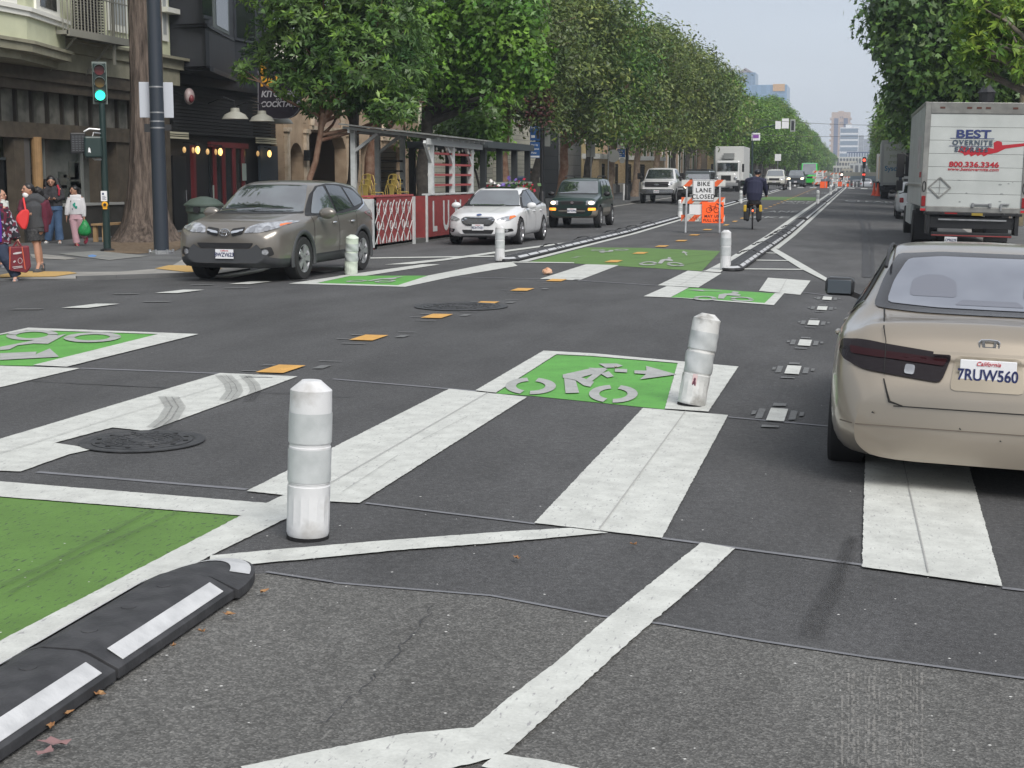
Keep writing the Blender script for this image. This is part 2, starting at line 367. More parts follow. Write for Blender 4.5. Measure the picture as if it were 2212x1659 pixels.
far = [
 gp((623, 614), (740.5, 596.5), (760, 596.5), (684, 612.7), (859, 617.7), (925.5, 596.5), (1060.5, 570), (1106, 566.5), (1118, 575.5), (978, 599), (875.5, 621)),
 gp((913, 572), (950.5, 572.3), (790, 597), (728, 597.7)),
 gp((1166, 604), (1266, 572), (1337, 574), (1251, 607)),
 gp((1421, 617.7), (1486, 586), (1558.5, 592), (1508.5, 622.7)),
 gp((1390, 642), (1441, 619.5), (1488.5, 622.7), (1448.4, 644), (1651.8, 656.4), (1674, 635), (1694, 635), (1671.6, 661)),
 gp((1639.4, 630), (1659, 601.4), (1751, 607.8), (1728.7, 638.6)),
 gp((800, 557.5), (1068, 553.5), (1068, 555.8), (800, 559.8)),
 gp((830.5, 573), (960, 560), (1070, 544.5), (1236, 522.6), (1238, 525), (1070, 548.5), (960, 564), (890, 572)),
 gp((460, 601.5), (553, 585), (600, 576), (560, 590), (500, 602)),
 gp((630, 583), (742, 576), (742, 584), (700, 590)),
 gp((1106, 566.5), (1240, 568.2), (1240, 570), (1106, 568.6)),
 gp((1664, 533.5), (1676, 538), (1742, 576), (1796, 608), (1784, 609), (1728, 581), (1660, 538)),
 gp((1650, 546.4), (1676, 547), (1676, 548.4), (1648, 547.8)), gp((1632, 562), (1707, 563.3), (1707, 565), (1628, 563.7)), gp((1600, 580.8), (1744, 582.3), (1744, 584.3), (1598, 583)),
]
def xl(y): return -6.72-.0055*(y-29)      # bike-lane left line
def xr(y): return -2.22+.002*(y-30)
Y = 29.5
far.append([(xl(29.5)-.09, 29.5), (xl(29.5)+.09, 29.5), (xl(158)+.09, 158), (xl(158)-.09, 158)])
far.append([(-2.75, 27.3), (-2.55, 27.2), (-2.6, 60), (-2.5, 158), (-2.68, 158), (-2.8, 60)])
far.append([(-2.13, 36.6), (-1.98, 36.6), (-1.75, 158), (-1.93, 158)])
far.append(gp((1516, 587), (1524, 586), (1581, 556), (1590, 556), (1556, 590)))
for Y in range(168, 320, 6): far += [[(-7.6, Y), (-7.45, Y), (-7.45, Y+3), (-7.6, Y+3)], [(-2.2, Y), (-2.05, Y), (-2.05, Y+3), (-2.2, Y+3)]]
for k in range(9): far.append([(-6.6+k*1.25, 151.), (-5.95+k*1.25, 151.), (-5.95+k*1.25, 156), (-6.6+k*1.25, 156)])
for k in range(3): far.append([(-12.6+k*1.25, 151), (-11.95+k*1.25, 151), (-11.95+k*1.25, 156), (-12.6+k*1.25, 156)])
sheet('far_markings', far, WP, 3)
# broken crossing dashes with faded ghosts around them
orng = []; gh = []; wsq = []
for x, y, a, b in ((607, 800, 27, 7), (797, 732, 19, 4.6), (944, 685, 16, 3.7), (1049, 657, 14, 4.8), (1128.5, 627.4, 12, 2.6), (1202, 607, 9, 1.8)):
    cx, cy = G(x, y); orng.append([(cx-.13, cy-.27), (cx+.13, cy-.27), (cx+.13, cy+.27), (cx-.13, cy+.27)])
    for dx, dy, w_, h_ in ((-.3, -.2, .14, .06), (-.28, .2, .12, .08), (.25, .1, .1, .25), (-.1, -.6, .25, .06), (.12, .62, .22, .05)): gh.append([(cx+dx, cy+dy), (cx+dx+w_, cy+dy+.02), (cx+dx+w_, cy+dy+h_), (cx+dx, cy+dy+h_)])
for x, y in ((1430, 533), (1472, 521), (1500, 508.5), (1528.5, 497), (1383.5, 548), (1326, 566)):
    cx, cy = G(x, y); orng.append([(cx-.13, cy-.4), (cx+.13, cy-.4), (cx+.13, cy+.4), (cx-.13, cy+.4)])
for k in range(28): orng.append([(-4.75, 52+k*3.6), (-4.6, 52+k*3.6), (-4.6, 53.1+k*3.6), (-4.75, 53.1+k*3.6)])
for x, y in ((1679, 899.5), (1713, 802), (1738.6, 743), (1757.5, 699.6), (1776, 668), (1787, 646.5)):
    cx, cy = G(x, y); wsq.append([(cx-.065, cy-.3), (cx+.065, cy-.3), (cx+.065, cy+.3), (cx-.065, cy+.3)])
    for dx, dy, w_, h_ in ((-.15, -.25, .05, .5), (.09, -.2, .05, .45), (-.06, .42, .1, .16), (-.08, -.6, .12, .1), (-.19, -.08, .03, .2), (.16, 0, .03, .2)): gh.append([(cx+dx, cy+dy), (cx+dx+w_, cy+dy+.03), (cx+dx+w_, cy+dy+h_), (cx+dx, cy+dy+h_)])
for x, y, a in ((194.6, 663.5, 1.), (387, 632, 1.05), (540, 613, 1.1)):
    cx, cy = G(x, y); wsq.append([(cx-.22, cy-.35), (cx+.12, cy-.3), (cx+.22, cy+.4), (cx-.1, cy+.35)])
    for dx, dy in ((-.75, -.7), (.35, .75)): gh.append([(cx+dx, cy+dy), (cx+dx+.35, cy+dy+.1), (cx+dx+.35, cy+dy+.25), (cx+dx, cy+dy+.15)])
sheet('orange_dashes', orng, ORP, 4); sheet('white_dashes', wsq, WP, 4); sheet('faded_marks', gh, GHOST, 3)
green = [gp((1202, 768.3), (1464, 787.3), (1436, 886.5), (1071, 852)), gp((-300, 790), (0, 726), (57, 715.3), (342, 724.3), (71, 792), (-300, 786)),
         gp((684, 612.7), (760, 596.5), (925.5, 596.5), (859, 617.7)), gp((1488.5, 622.7), (1674, 635), (1651.8, 656.4), (1448.4, 644))]
sheet('green_boxes', green, GPN, 2)
olive = [gp((-400, 1052), (0, 1077.4), (521, 1118.7), (0, 1391.5), (-500, 1670)), gp((1140, 567), (1266, 535), (1388, 536), (1556, 543), (1516, 586.5), (1330, 575), (1246, 570)),
         [(-6.6, 95), (-2.9, 93), (-2.9, 103), (-6.6, 105)]]
sheet('green_lane', olive, GPB, 2)
# bicycle stencils traced on the ground
def z2(*p): return gp(*[(658.3+.3968*a, 493.7+.3968*b) for a, b in p])
def arc(cx, cy, rx, ry, a0, a1, k=.62, n=12, sh=0):
    o = [(cx+rx*math.cos(R(a0+(a1-a0)*i/n))+sh*math.sin(R(a0+(a1-a0)*i/n)), cy+ry*math.sin(R(a0+(a1-a0)*i/n))) for i in range(n+1)]
    return o+[(cx+k*rx*math.cos(R(a1+(a0-a1)*i/n))+k*sh*math.sin(R(a1+(a0-a1)*i/n)), cy+k*ry*math.sin(R(a1+(a0-a1)*i/n))) for i in range(n+1)]
sym = []
for cx, cy, rx, ry in ((1230, 867, 138, 46), (1680, 910, 133, 49)):
    sym += [z2(*arc(cx, cy, rx, ry, 115, 262, .58)), z2(*arc(cx, cy, rx, ry, -72, 92, .58))]
sym += [z2((1405, 805), (1560, 770), (1640, 768), (1630, 785), (1505, 820), (1575, 845), (1555, 872), (1520, 865), (1475, 835), (1405, 822)),
        z2((1412, 825), (1475, 838), (1494, 905), (1420, 907)), z2((1610, 800), (1655, 787), (1683, 815), (1648, 822)),
        z2((1600, 745), (1700, 745), (1732, 757), (1700, 766), (1640, 768)), z2((1688, 773), (1755, 776), (1755, 794), (1688, 790)),
        z2((1795, 783), (1860, 784), (1858, 758), (2025, 805), (1825, 832), (1858, 803), (1795, 799)), z2((1545, 768), (1650, 775), (1560, 845), (1530, 835), (1585, 790))]
def z1(*p): return gp(*[(.3472*a, 603.5+.3472*b) for a, b in p])
sym += [z1((395, 385), (440, 355), (560, 338), (750, 340), (745, 365), (640, 395), (480, 402)), ]
sym[-1:] = [z1(*arc(575, 370, 178, 32, 0, 178, .62, sh=-25)), z1(*arc(575, 370, 178, 32, 186, 352, .62, sh=-25)), z1(*arc(200, 355, 160, 32, 0, 178, .62, sh=-25)), z1(*arc(200, 355, 160, 32, 186, 352, .62, sh=-25)),
        z1((0, 430), (180, 395), (250, 378), (340, 362), (415, 348), (300, 410), (210, 408), (110, 420), (60, 445), (0, 450)), z1((0, 470), (230, 460), (220, 478), (310, 440), (368, 492), (0, 512))]
def lb(corners, polys):
    """stencil coordinates 0..1 in a ground quadrilateral (near-left, near-right, far-right, far-left)"""
    A, B, C_, D = [Vector(c) for c in corners]
    return [[tuple((A*(1-u)+B*u)*(1-v)+(D*(1-u)+C_*u)*v) for u, v in P] for P in polys]
def ring(cx, cy, rx, ry, a0=0, a1=360, k=.6): return arc(cx, cy, rx, ry, a0, a1, k, 10)
bike = [ring(.2, .2, .17, .2, 10, 170), ring(.2, .2, .17, .2, 190, 350), ring(.72, .2, .17, .2, 10, 170), ring(.72, .2, .17, .2, 190, 350),
        [(.38, .22), (.46, .2), (.52, .55), (.7, .5), (.74, .6), (.5, .72), (.4, .6)], [(.52, .7), (.66, .8), (.74, .62), (.68, .58)], [(.6, .82), (.7, .78), (.74, .9), (.64, .95)]]
arrow = [[(.45, 0), (.55, 0), (.55, .55), (.75, .5), (.5, 1), (.25, .5), (.45, .55)]]
def gq(*p): return [G(x, y) for x, y in p]
sym += lb(gq((1370, 574), (1498, 578), (1462, 557), (1410, 555)), bike) + lb(gq((1468, 552), (1500, 554), (1490, 543), (1462, 543)), arrow)
sym += lb(gq((1362, 539), (1262, 541), (1272, 547.5), (1362, 548)), bike) + lb(gq((1272, 552), (1262, 555), (1225, 563), (1240, 555)), arrow)
sym += lb(gq((1490, 651), (1650, 654), (1630, 632), (1500, 628)), bike) + lb(gq((1560, 635), (1560, 628), (1478, 625), (1490, 632)), arrow)
sym += lb(gq((735, 611), (855, 613), (905, 599), (790, 600)), bike)
sheet('bicycle_stencils', sym, SYM, 4)
# lane lettering far up the street
def ltext(s_, X, Yc, wd, ln, m):
    cu = bpy.data.curves.new('t', 'FONT'); cu.body = s_; cu.size = 1; cu.align_x = 'CENTER'; cu.align_y = 'CENTER'; cu.offset = .02
    t = bpy.data.objects.new('t', cu); sc.collection.objects.link(t); dg = bpy.context.evaluated_depsgraph_get(); dg.update()
    me = bpy.data.meshes.new_from_object(t.evaluated_get(dg)); bpy.data.objects.remove(t)
    xs = [v.co.x for v in me.vertices]; ys = [v.co.y for v in me.vertices]
    for v in me.vertices:
        x = X+(v.co.x-(max(xs)+min(xs))/2)/(max(xs)-min(xs))*wd; y = Yc+(v.co.y-(max(ys)+min(ys))/2)/(max(ys)-min(ys))*ln
        v.co = (x, y, zg(x, y)+.017)
    me.materials.clear(); me.materials.append(m); o = bpy.data.objects.new('lane_lettering', me); sc.collection.objects.link(o); o['kind'] = 'structure'
FT = paint('faint_lettering', (.36, .37, .36), (.1, .1, .1), 2)
ltext('LANE', -3.75, 69, 1.7, 2.6, FT); ltext('BIKE', -3.75, 61, 1.7, 2.2, FT); ltext('LANE', -3.7, 86, 1.6, 2.2, FT); ltext('BIKE', -3.7, 90, 1.6, 2.2, FT)
ltext('CLEAR', .35, 95, 3.0, 4, FT); ltext('LANE', -3.6, 120, 1.6, 3, FT)
# joints, tar lines, cracks, skid marks
seam = [line(a, b, wd) for a, b, wd in ((G(80, 1022), G(534, 1060), .045), (G(173, 797), G(476, 808.5), .06), (G(719, 820.5), G(1030, 847), .05), (G(1573, 903), G(1790, 923), .045), (G(1790, 923), G(2300, 965), .045),
        (G(790, 1090), G(1157, 1135), .03), (G(1430, 1166), G(1862, 1224), .035), (G(2165, 1274), G(2300, 1290), .035), (G(978, 599), G(1166, 604), .07), (G(1251, 607), G(1421, 618), .07), (G(1730, 632), G(1800, 641), .06))]
pts = [(575, 1240), (720, 1262), (900, 1277), (1060, 1290), (1300, 1335), (1430, 1352), (1650, 1390), (1880, 1425), (2212, 1470), (2400, 1495)]
seam += [line(G(*a), G(*b), .022) for a, b in zip(pts, pts[1:])]
sheet('joint_seams', seam, SEAM, 2)
drk = []
def wander(p, q, n, amp, wd):
    P = [(p[0]+(q[0]-p[0])*i/n+random.gauss(0, amp), p[1]+(q[1]-p[1])*i/n+random.gauss(0, amp)) for i in range(n+1)]
    return [line(a, b, wd*random.uniform(.5, 1.4)) for a, b in zip(P, P[1:])]
drk += wander(G(940, 1310), G(840, 1440), 20, .008, .004) + wander(G(840, 1440), G(690, 1570), 24, .010, .003)
cl = [(1836, 498), (1842, 470), (1850, 450), (1862, 490), (1870, 520), (1872, 560), (1874, 600)]
tar = [(1846, 420), (1842, 440), (1852, 462), (1864, 485), (1868, 510), (1870, 545), (1872, 600)]
drk += [line(G(*a), G(*b), .16) for a, b in zip(tar, tar[1:])]+[line(G(a[0]+14, a[1]), G(b[0]+14, b[1]), .07) for a, b in zip(tar[2:], tar[3:])]
drk += wander(G(0, 822), G(760, 860), 20, .01, .02)
sheet('road_cracks', drk, DRK, 2)
skid = mat('skid_rubber', (.02, .02, .022), .9, alpha=.22, c2=(.05, .05, .05), ns=30)
sk = []
def curve_line(P, wd):
    g = [G(*p) for p in P]; return [line(a, b, wd) for a, b in zip(g, g[1:])]
for dx in (0, 18, 36): sk += curve_line([(1850-dx*.4, 1165), (1820-dx*.6, 1260), (1790-dx, 1330), (1770-dx, 1385)], .035)
for dx in (0, 14, 28): sk += curve_line([(350+dx, 862), (365+dx, 885), (350+dx, 910), (325+dx, 930)], .06)
for dx in (0, 12, 24, 52, 64): sk += curve_line([(470+dx, 815), (490+dx, 835), (495+dx, 850), (480+dx, 870)], .05)
sk += curve_line([(330, 1110), (100, 1230), (0, 1275)], .03)+curve_line([(390, 1112), (130, 1230), (20, 1290)], .025)
for k in range(5): sk += curve_line([(880+k*9, 585+k*4), (1030+k*9, 578+k*4)], .03)
for k in range(4): sk += curve_line([(1180+k*8, 601-k*8), (1300+k*8, 604-k*8)], .05)
for k in range(5): sk += curve_line([(1425+k*8, 614-k*5), (1530+k*8, 622-k*5)], .05)
sk += curve_line([(1560, 560), (1440, 580)], .06)+curve_line([(1556, 548), (1400, 565)], .05)+curve_line([(860, 990), (740, 1070)], .01)+curve_line([(1010, 905), (905, 960)], .008)
sheet('tyre_marks', sk, skid, 5)
# joint lines inside the white bars
jl = [line(G(*a), G(*b), .006) for a, b in (((1055, 852), (665, 1078)), ((1481, 893), (1295, 1150)), ((560, 811), (270, 900)), ((270, 900), (0, 985)), ((1950, 1000), (2005, 1245)), ((1524, 588), (1468, 618)), ((1700, 604), (1684, 634)))]
sheet('paint_joints', jl, mat('paint_joint_grey', (.33, .33, .32), .8), 5)
# scraped and ground-out band, lower right
grd = []
for k in range(24):
    x0 = 1805+k*8.5+random.gauss(0, 3)
    if 11 < k < 14: continue
    y = 1445+random.uniform(0, 40)
    while y < 1659:
        y2 = y+random.uniform(2, 14); grd.append(line(G(x0+random.uniform(-1, 1), y), G(x0+random.uniform(-1, 1), y2), random.uniform(.003, .009))); y = y2+random.uniform(1, 18)*random.choice((.3, 1, 2))
sheet('scraped_marks', grd, mat('scraped_stone', (.3, .29, .27), .9, alpha=.3), 3)
fl = []
for k in range(150):
    x, y = random.uniform(0, 2212), random.choice((random.uniform(640, 1659), random.uniform(1050, 1659)))
    p = G(x, y); s = random.uniform(.003, .007); fl.append([(p[0]-s, p[1]), (p[0], p[1]-s*.7), (p[0]+s, p[1]+s*.3), (p[0], p[1]+s)])
sheet('paint_flecks', fl, mat('fleck_white', (.6, .6, .58), .8), 5)
# ---- pavements
def pave(name, poly, h, m, kerbm=None):
    bm = bmesh.new(); vs = [bm.verts.new((a, b, 0)) for a, b in poly]; f = bm.faces.new(vs)
    if f.normal.z < 0: f.normal_flip()
    bm.faces.ensure_lookup_table()
    r = bmesh.ops.extrude_face_region(bm, geom=[f]); top = [v for v in r['geom'] if isinstance(v, bmesh.types.BMVert)]
    for v in top: v.co.z = 1
    for c, n in (((0, 45, 0), (0, 1, 0)), ((0, 165, 0), (0, 1, 0))): bmesh.ops.bisect_plane(bm, geom=bm.verts[:]+bm.edges[:]+bm.faces[:], plane_co=c, plane_no=n)
    for v in bm.verts: v.co.z = zg(v.co.x, v.co.y)+(h if v.co.z > .5 else -.3)
    bmesh.ops.recalc_face_normals(bm, faces=bm.faces); bmesh.ops.triangulate(bm, faces=bm.faces)
    me = bpy.data.meshes.new(name); bm.to_mesh(me); bm.free(); me.materials.append(m); o = bpy.data.objects.new(name, me); sc.collection.objects.link(o); o['kind'] = 'structure'
c0 = gp((-260, 612), (0, 607), (160, 606.5), (250, 604), (330, 601), (395, 599), (460, 596.5), (540, 583))
kerbcurve = c0+[(-12.95, 30), (-13.05, 34)]
pave('pavement_left', kerbcurve+[(-60, 34), (-60, c0[0][1])], .03, CONCD)
pave('pavement_left', [(-13.05, 34), (-13.05, 149), (-60, 149), (-60, 34)], .03, CONCD)
q_ = gp((165, 606), (250, 603.5), (330, 600.5), (395, 598.5), (450, 596.5)); b = MB()
for (p, q) in zip(q_, q_[1:]): b.bar((*p, .03), (*q, .03), .1, .09)
for Y in range(34, 149, 5): b.bar((-13, Y, zg(-13, Y)+.05), (-13, Y+5, zg(-13, Y+5)+.05), .14, .12)
o = b.build('kerb', CONCD); o['kind'] = 'structure'
inner = [(-22, 24.2)]+[(x-.1, y+1.9) for x, y in c0[1:5]]+[(c0[5][0]-1.2, c0[5][1]+1.5), (-14.5, 30), (-14.5, 36)]
sheet('corner_concrete', [kerbcurve[1:]+[(-14.2, 34), (-14.3, 30), (c0[6][0]-1.4, c0[6][1]+1.), (c0[4][0]-.9, c0[4][1]+1.9), (c0[2][0]-.2, c0[2][1]+1.9), (c0[1][0], c0[1][1]+1.9)]], CONC, 0)
o = bpy.data.objects['corner_concrete']; o.location.z = .034
def flat(name, pts, m, z): 
    b = MB(); q = [G(x, y, z) for x, y in pts]; b.prism(q, z, z+.004, 'z'); o = b.build(name, m); o['kind'] = 'structure'; return o
YEL = mat('yellow_tactile', (.52, .33, .10), .8, c2=(.4, .27, .11), ns=30)
flat('tactile_paving', [(0, 594), (40, 586), (150, 587), (166, 590), (120, 597), (0, 599)], YEL, .042)
flat('tactile_paving', [(335, 580), (365, 573), (440, 574), (480, 580), (430, 587), (400, 587)], YEL, .042)
flat('repaired_slab', [(125, 548), (210, 542), (320, 553), (235, 562)], mat('pale_slab', (.24, .24, .22), .9, c2=(.17, .18, .18), ns=4), .0385)
flat('utility_slab', [(65, 549), (100, 550), (168, 558), (140, 561), (70, 557)], CONC, .038)
flat('blue_paint_mark', [(190, 552), (200, 550), (209, 552), (205, 555), (192, 555)], mat('blue_mark', (.12, .25, .5), .8), .045)
pave('pavement_left', [(-13, 164), (-13, 900), (-60, 900), (-60, 164)], .08, CONCD)
pave('pavement_right', [(3.9, 24), (3.9, 149), (60, 149), (60, 24)], .14, CONCD)
pave('pavement_right', [(3.9, 164), (3.9, 900), (60, 900), (60, 164)], .14, CONCD)
sheet('gutter', [[(-13, 34), (-12.6, 34), (-12.6, 149), (-13, 149)], [(3.5, 26), (3.9, 26), (3.9, 149), (3.5, 149)]], CONC, 1)
flat('tree_soil', [(222, 546), (250, 510), (420, 500), (450, 506), (380, 541), (300, 548)], mat('leaf_litter_soil', (.11, .075, .045), 1, c2=(.2, .15, .1), ns=12, bump=.8, bs=30), .037)
# ================================================================ vehicles
def lerp_tab(tab, y):
    if y <= tab[0][0]: return tab[0][1]
    for (a, u), (b, v) in zip(tab, tab[1:]):
        if y <= b: return u+(v-u)*(y-a)/(b-a+1e-9)
    return tab[-1][1]
def sm(tab, y, s=.07):
    return sum(wt*lerp_tab(tab, y+d*s) for d, wt in ((-1.5, .12), (-.75, .22), (0, .32), (.75, .22), (1.5, .12)))
def chaikin(p, it=2):
    for _ in range(it):
        q = [p[0]]
        for a, b in zip(p, p[1:]): q += [tuple(.75*x+.25*y for x, y in zip(a, b)), tuple(.25*x+.75*y for x, y in zip(a, b))]
        q.append(p[-1]); p = q
    return p
def clear_arch(me, wheels, W, m_idx):
    for f in me.polygons:
        c = f.center
        for (y, z, r) in wheels:
            if (c.y-y)**2+(c.z-z)**2 < (r*1.03)**2 and (abs(c.x) < W/2-.02 or abs(f.normal.x) < .3): f.material_index = m_idx
def carbody(root, L, top, bot, plan, belt, tw, mats, wheels, matfn=None, crown=.05, ns=72, tuck=.97, name='body'):
    """lofted shell; front at -y. tables are (y from -L/2..L/2 , value)"""
    ys = [-L/2+L*(.5-.5*math.cos(math.pi*i/(ns-1)))*.35+L*(i/(ns-1))*.65 for i in range(ns)]
    W = max(v for _, v in plan)*2; b = MB(); n = None; vs = []
    for y in ys:
        zt, zb, hw, zl, t = sm(top, y), sm(bot, y), sm(plan, y, .05), sm(belt, y), sm(tw, y)
        zl = min(zl, zt-.05); zm = (zb+zl)/2
        half = [(0, zb), (.8*hw, zb), (tuck*hw, zb+.07), (hw, zm), (.985*hw, zl-.1), (.95*hw, zl), (t*hw+.02, zt-crown-.03), (t*hw-.06, zt-crown*.55), (.5*t*hw, zt-crown*.12), (0, zt)]
        h = chaikin(half, 2)
        full = h+[(-x, z) for x, z in reversed(h[1:-1])]
        n = len(full); vs += [(x, y, z) for x, z in full]
    fs = []
    for i in range(ns-1):
        for j in range(n): fs.append((i*n+j, (i+1)*n+j, (i+1)*n+(j+1) % n, i*n+(j+1) % n))
    fs += [tuple(range(n)), tuple((ns-1)*n+j for j in range(n-1, -1, -1))]
    b.add(vs, fs); o = b.build(name, mats, None)
    cut = MB()
    for (y, z, r) in wheels:
        for s in (-1, 1): cut.cyl((s*(W/2-.36), y, z), (s*(W/2+.2), y, z), r, n=40)
    c = cut.build('cut', mats[0], None)
    md = o.modifiers.new('b', 'BOOLEAN'); md.object = c; md.operation = 'DIFFERENCE'; md.solver = 'EXACT'
    dg = bpy.context.evaluated_depsgraph_get(); dg.update()
    me = bpy.data.meshes.new_from_object(o.evaluated_get(dg)); old = o.data; o.modifiers.clear(); o.data = me; me.name = name
    bpy.data.objects.remove(c)
    me.materials.clear()
    for q in mats: me.materials.append(q)
    for f in me.polygons:
        f.material_index = matfn(f.center, f.normal) if matfn else 0
    clear_arch(me, wheels, W, 1)
    me.polygons.foreach_set('use_smooth', [True]*len(me.polygons))
    try: me.set_sharp_from_angle(angle=R(40))
    except Exception: pass
    o.parent = root
    bvh = BVHTree.FromPolygons([v.co.copy() for v in me.vertices], [tuple(f.vertices) for f in me.polygons])
    return o, bvh
def patch(parent, name, bvh, view, poly, m, off=.004, res=.07, smooth=True, label=None, curve=True):
    bm = bmesh.new()
    if curve and len(poly) > 3:
        q = []
        for i in range(len(poly)):
            a, b_, c_ = Vector(poly[i-1]), Vector(poly[i]), Vector(poly[(i+1) % len(poly)])
            r = min(.03, (a-b_).length*.25, (c_-b_).length*.25)
            p0 = b_+(a-b_).normalized()*r; p2 = b_+(c_-b_).normalized()*r
            q += [p0, (p0+p2)/4+b_/2, p2]
        poly = [tuple(v) for v in q]
    vs = [bm.verts.new((a, b, 0)) for a, b in poly]
    for t in tessellate_polygon([[v.co.copy() for v in vs]]):
        try: bm.faces.new([vs[i] for i in t])
        except ValueError: pass
    for _ in range(5):
        es = [e for e in bm.edges if e.calc_length() > res]
        if not es or len(bm.verts) > 1500: break
        bmesh.ops.subdivide_edges(bm, edges=es, cuts=1, use_grid_fill=False); bmesh.ops.triangulate(bm, faces=bm.faces)
    D = {'front': (Vector((0, 1, 0)), lambda a, b: Vector((a, -9, b))), 'rear': (Vector((0, -1, 0)), lambda a, b: Vector((a, 9, b))),
         'right': (Vector((-1, 0, 0)), lambda a, b: Vector((9, a, b))), 'left': (Vector((1, 0, 0)), lambda a, b: Vector((-9, a, b))), 'top': (Vector((0, 0, -1)), lambda a, b: Vector((a, b, 9)))}
    d, fn = D[view]
    for v in bm.verts:
        o_ = fn(v.co.x, v.co.y); h = bvh.ray_cast(o_, d, 18)
        if h[0] is None: h = bvh.find_nearest(o_+d*8)
        v.co = h[0]-d*off+(h[1] if h[1].dot(d) < 0 else -h[1])*off
    bmesh.ops.recalc_face_normals(bm, faces=bm.faces)
    me = bpy.data.meshes.new(name); bm.to_mesh(me); bm.free(); me.materials.append(m)
    for f in me.polygons: f.use_smooth = smooth
    if me.polygons and sum((f.normal.dot(d) for f in me.polygons)) > 0: me.flip_normals()
    o = bpy.data.objects.new(name, me); sc.collection.objects.link(o); o.parent = parent
    if label: o['label'] = label
    return o
def mir(p): return [(-a, b) for a, b in reversed(p)]
def rect(x0, x1, z0, z1): return [(x0, z0), (x1, z0), (x1, z1), (x0, z1)]
WHEELS = {}
def wheel(root, x, y, r, wd=.21, rim=.66, spokes=5, mrim=None, side=1, dark=False):
    key = (round(r, 3), wd, rim, spokes, (mrim or SILVER).name)
    if key not in WHEELS:
        Rm = Matrix.Rotation(R(90), 4, 'Y')
        a = MB(); pr = [(rim*r, -wd/2), (r*.93, -wd/2), (r*.985, -wd*.4), (r, -wd*.25), (r, wd*.25), (r*.985, wd*.4), (r*.93, wd/2), (rim*r, wd/2), (rim*r, wd*.3), (rim*r, -wd*.3)]
        a.lathe(pr[:-2], 36, Rm, cap=False)
        b = MB(); b.lathe([(rim*r*.99, wd*.44), (rim*r*1.01, wd*.49), (rim*r*.93, wd*.47), (rim*r*.86, wd*.2)], 36, Rm, cap=False)
        for k in range(spokes):
            an = 2*math.pi*k/spokes
            for da in (-.14, .14):
                p0 = Vector((wd*.4, math.cos(an+da*2.2)*rim*r*.2, math.sin(an+da*2.2)*rim*r*.2)); p1 = Vector((wd*.44, math.cos(an+da)*rim*r*.92, math.sin(an+da)*rim*r*.92))
                b.bar(p0, p1, .05, .03, up=(1, 0, 0))
        b.cyl((wd*.3, 0, 0), (wd*.45, 0, 0), rim*r*.2, rim*r*.17, 16)
        d = MB(); d.cyl((wd*.05, 0, 0), (wd*.2, 0, 0), rim*r*.95, n=28)
        WHEELS[key] = (a, b, d)
    a, b, d = WHEELS[key]
    e_ = bpy.data.objects.new('wheel', bpy.data.objects['_w%s' % (key,)].data) if False else None
    w_ = a.build('wheel', TYRE, root, smooth=True, ang=30) if ('t', key) not in WHEELS else None
    if w_: WHEELS[('t', key)] = w_.data
    else: w_ = bpy.data.objects.new('wheel', WHEELS[('t', key)]); sc.collection.objects.link(w_); w_.parent = root
    w_.location = (x, y, r)
    if x < 0: w_.rotation_euler = (0, 0, math.pi)
    if ('r', key) not in WHEELS:
        rr = b.build('rim', [mrim or SILVER], w_, smooth=True, ang=30); WHEELS[('r', key)] = rr.data
        dd = d.build('rim_backing', DARK, w_); WHEELS[('d', key)] = dd.data
    else:
        for nm, kk in (('rim', 'r'), ('rim_backing', 'd')):
            q = bpy.data.objects.new(nm, WHEELS[(kk, key)]); sc.collection.objects.link(q); q.parent = w_
    return w_
def carpaint(name, c, metal=.35, c2=None):
    return mat(name, c, .28, metal, coat=.6, c2=c2, ns=2.5, contrast=(.3, .7)) if c2 else mat(name, c, .28, metal, coat=.6)
CLEAR = mat('headlight_clear', (.55, .57, .6), .12, .5, spec=.8, c2=(.25, .26, .28), ns=12)
AMBER = mat('amber_lens', (.8, .2, .03), .25, c2=(.6, .12, .02), ns=20)
REDL = mat('red_lens', (.25, .01, .012), .2)
GRILLE = mat('grille_black', (.012, .012, .013), .5)
CLAD = mat('grey_cladding', (.045, .048, .052), .6)
PLATE = mat('plate_white', (.7, .71, .73), .4)
PINK = mat('plate_blue', (.012, .02, .09), .5)
LITH = mat('lit_headlight', (1, .9, .7), .3, emit=(1, .85, .55), es=2.2)
LITA = mat('lit_amber', (1, .4, .05), .3, emit=(1, .3, .03), es=1.3)
SEAMB = mat('panel_gap', (.008, .008, .008), .8)
GLASSL = mat('windscreen_glass', (.05, .065, .068), .03, 0, spec=1., c2=(.018, .022, .024), ns=1.6, contrast=(.4, .6))
GLASSL.node_tree.nodes['Principled BSDF'].inputs['IOR'].default_value = 2.4
def plate(root, x, y, z, s, face, script='California', tilt=0):
    """face -1 front (-y), +1 rear"""
    b = MB(); b.bx(-.152, .152, -.004, .004, -.076, .076); o = b.build('licence_plate', PLATE, root, bevel=.006)
    o.location = (x, y, z); o.rotation_euler = (tilt, 0, 0 if face < 0 else math.pi)
    text(s, .092, PINK, o, (0, -.0065, -.012), (R(90), 0, 0), bold=.0016, sx=.82)
    text(script, .034, mat('plate_red', (.5, .03, .05), .5), o, (0, -.0065, .055), (R(90), 0, 0), name='state_lettering', shear=.3)
    return o
def mirror(root, x, y, z, m, s=1.):
    for sg in (-1, 1):
        b = MB(); b.ell((sg*(x+.1), y, z), (.13*s, .075, .085*s), 14, 10); o = b.build('side_mirror', m, root, smooth=True, ang=60)
        c = MB(); c.bar((sg*(x-.06), y-.01, z-.05), (sg*(x+.05), y, z-.04), .05, .04); c.build('mirror_arm', CLAD, o)
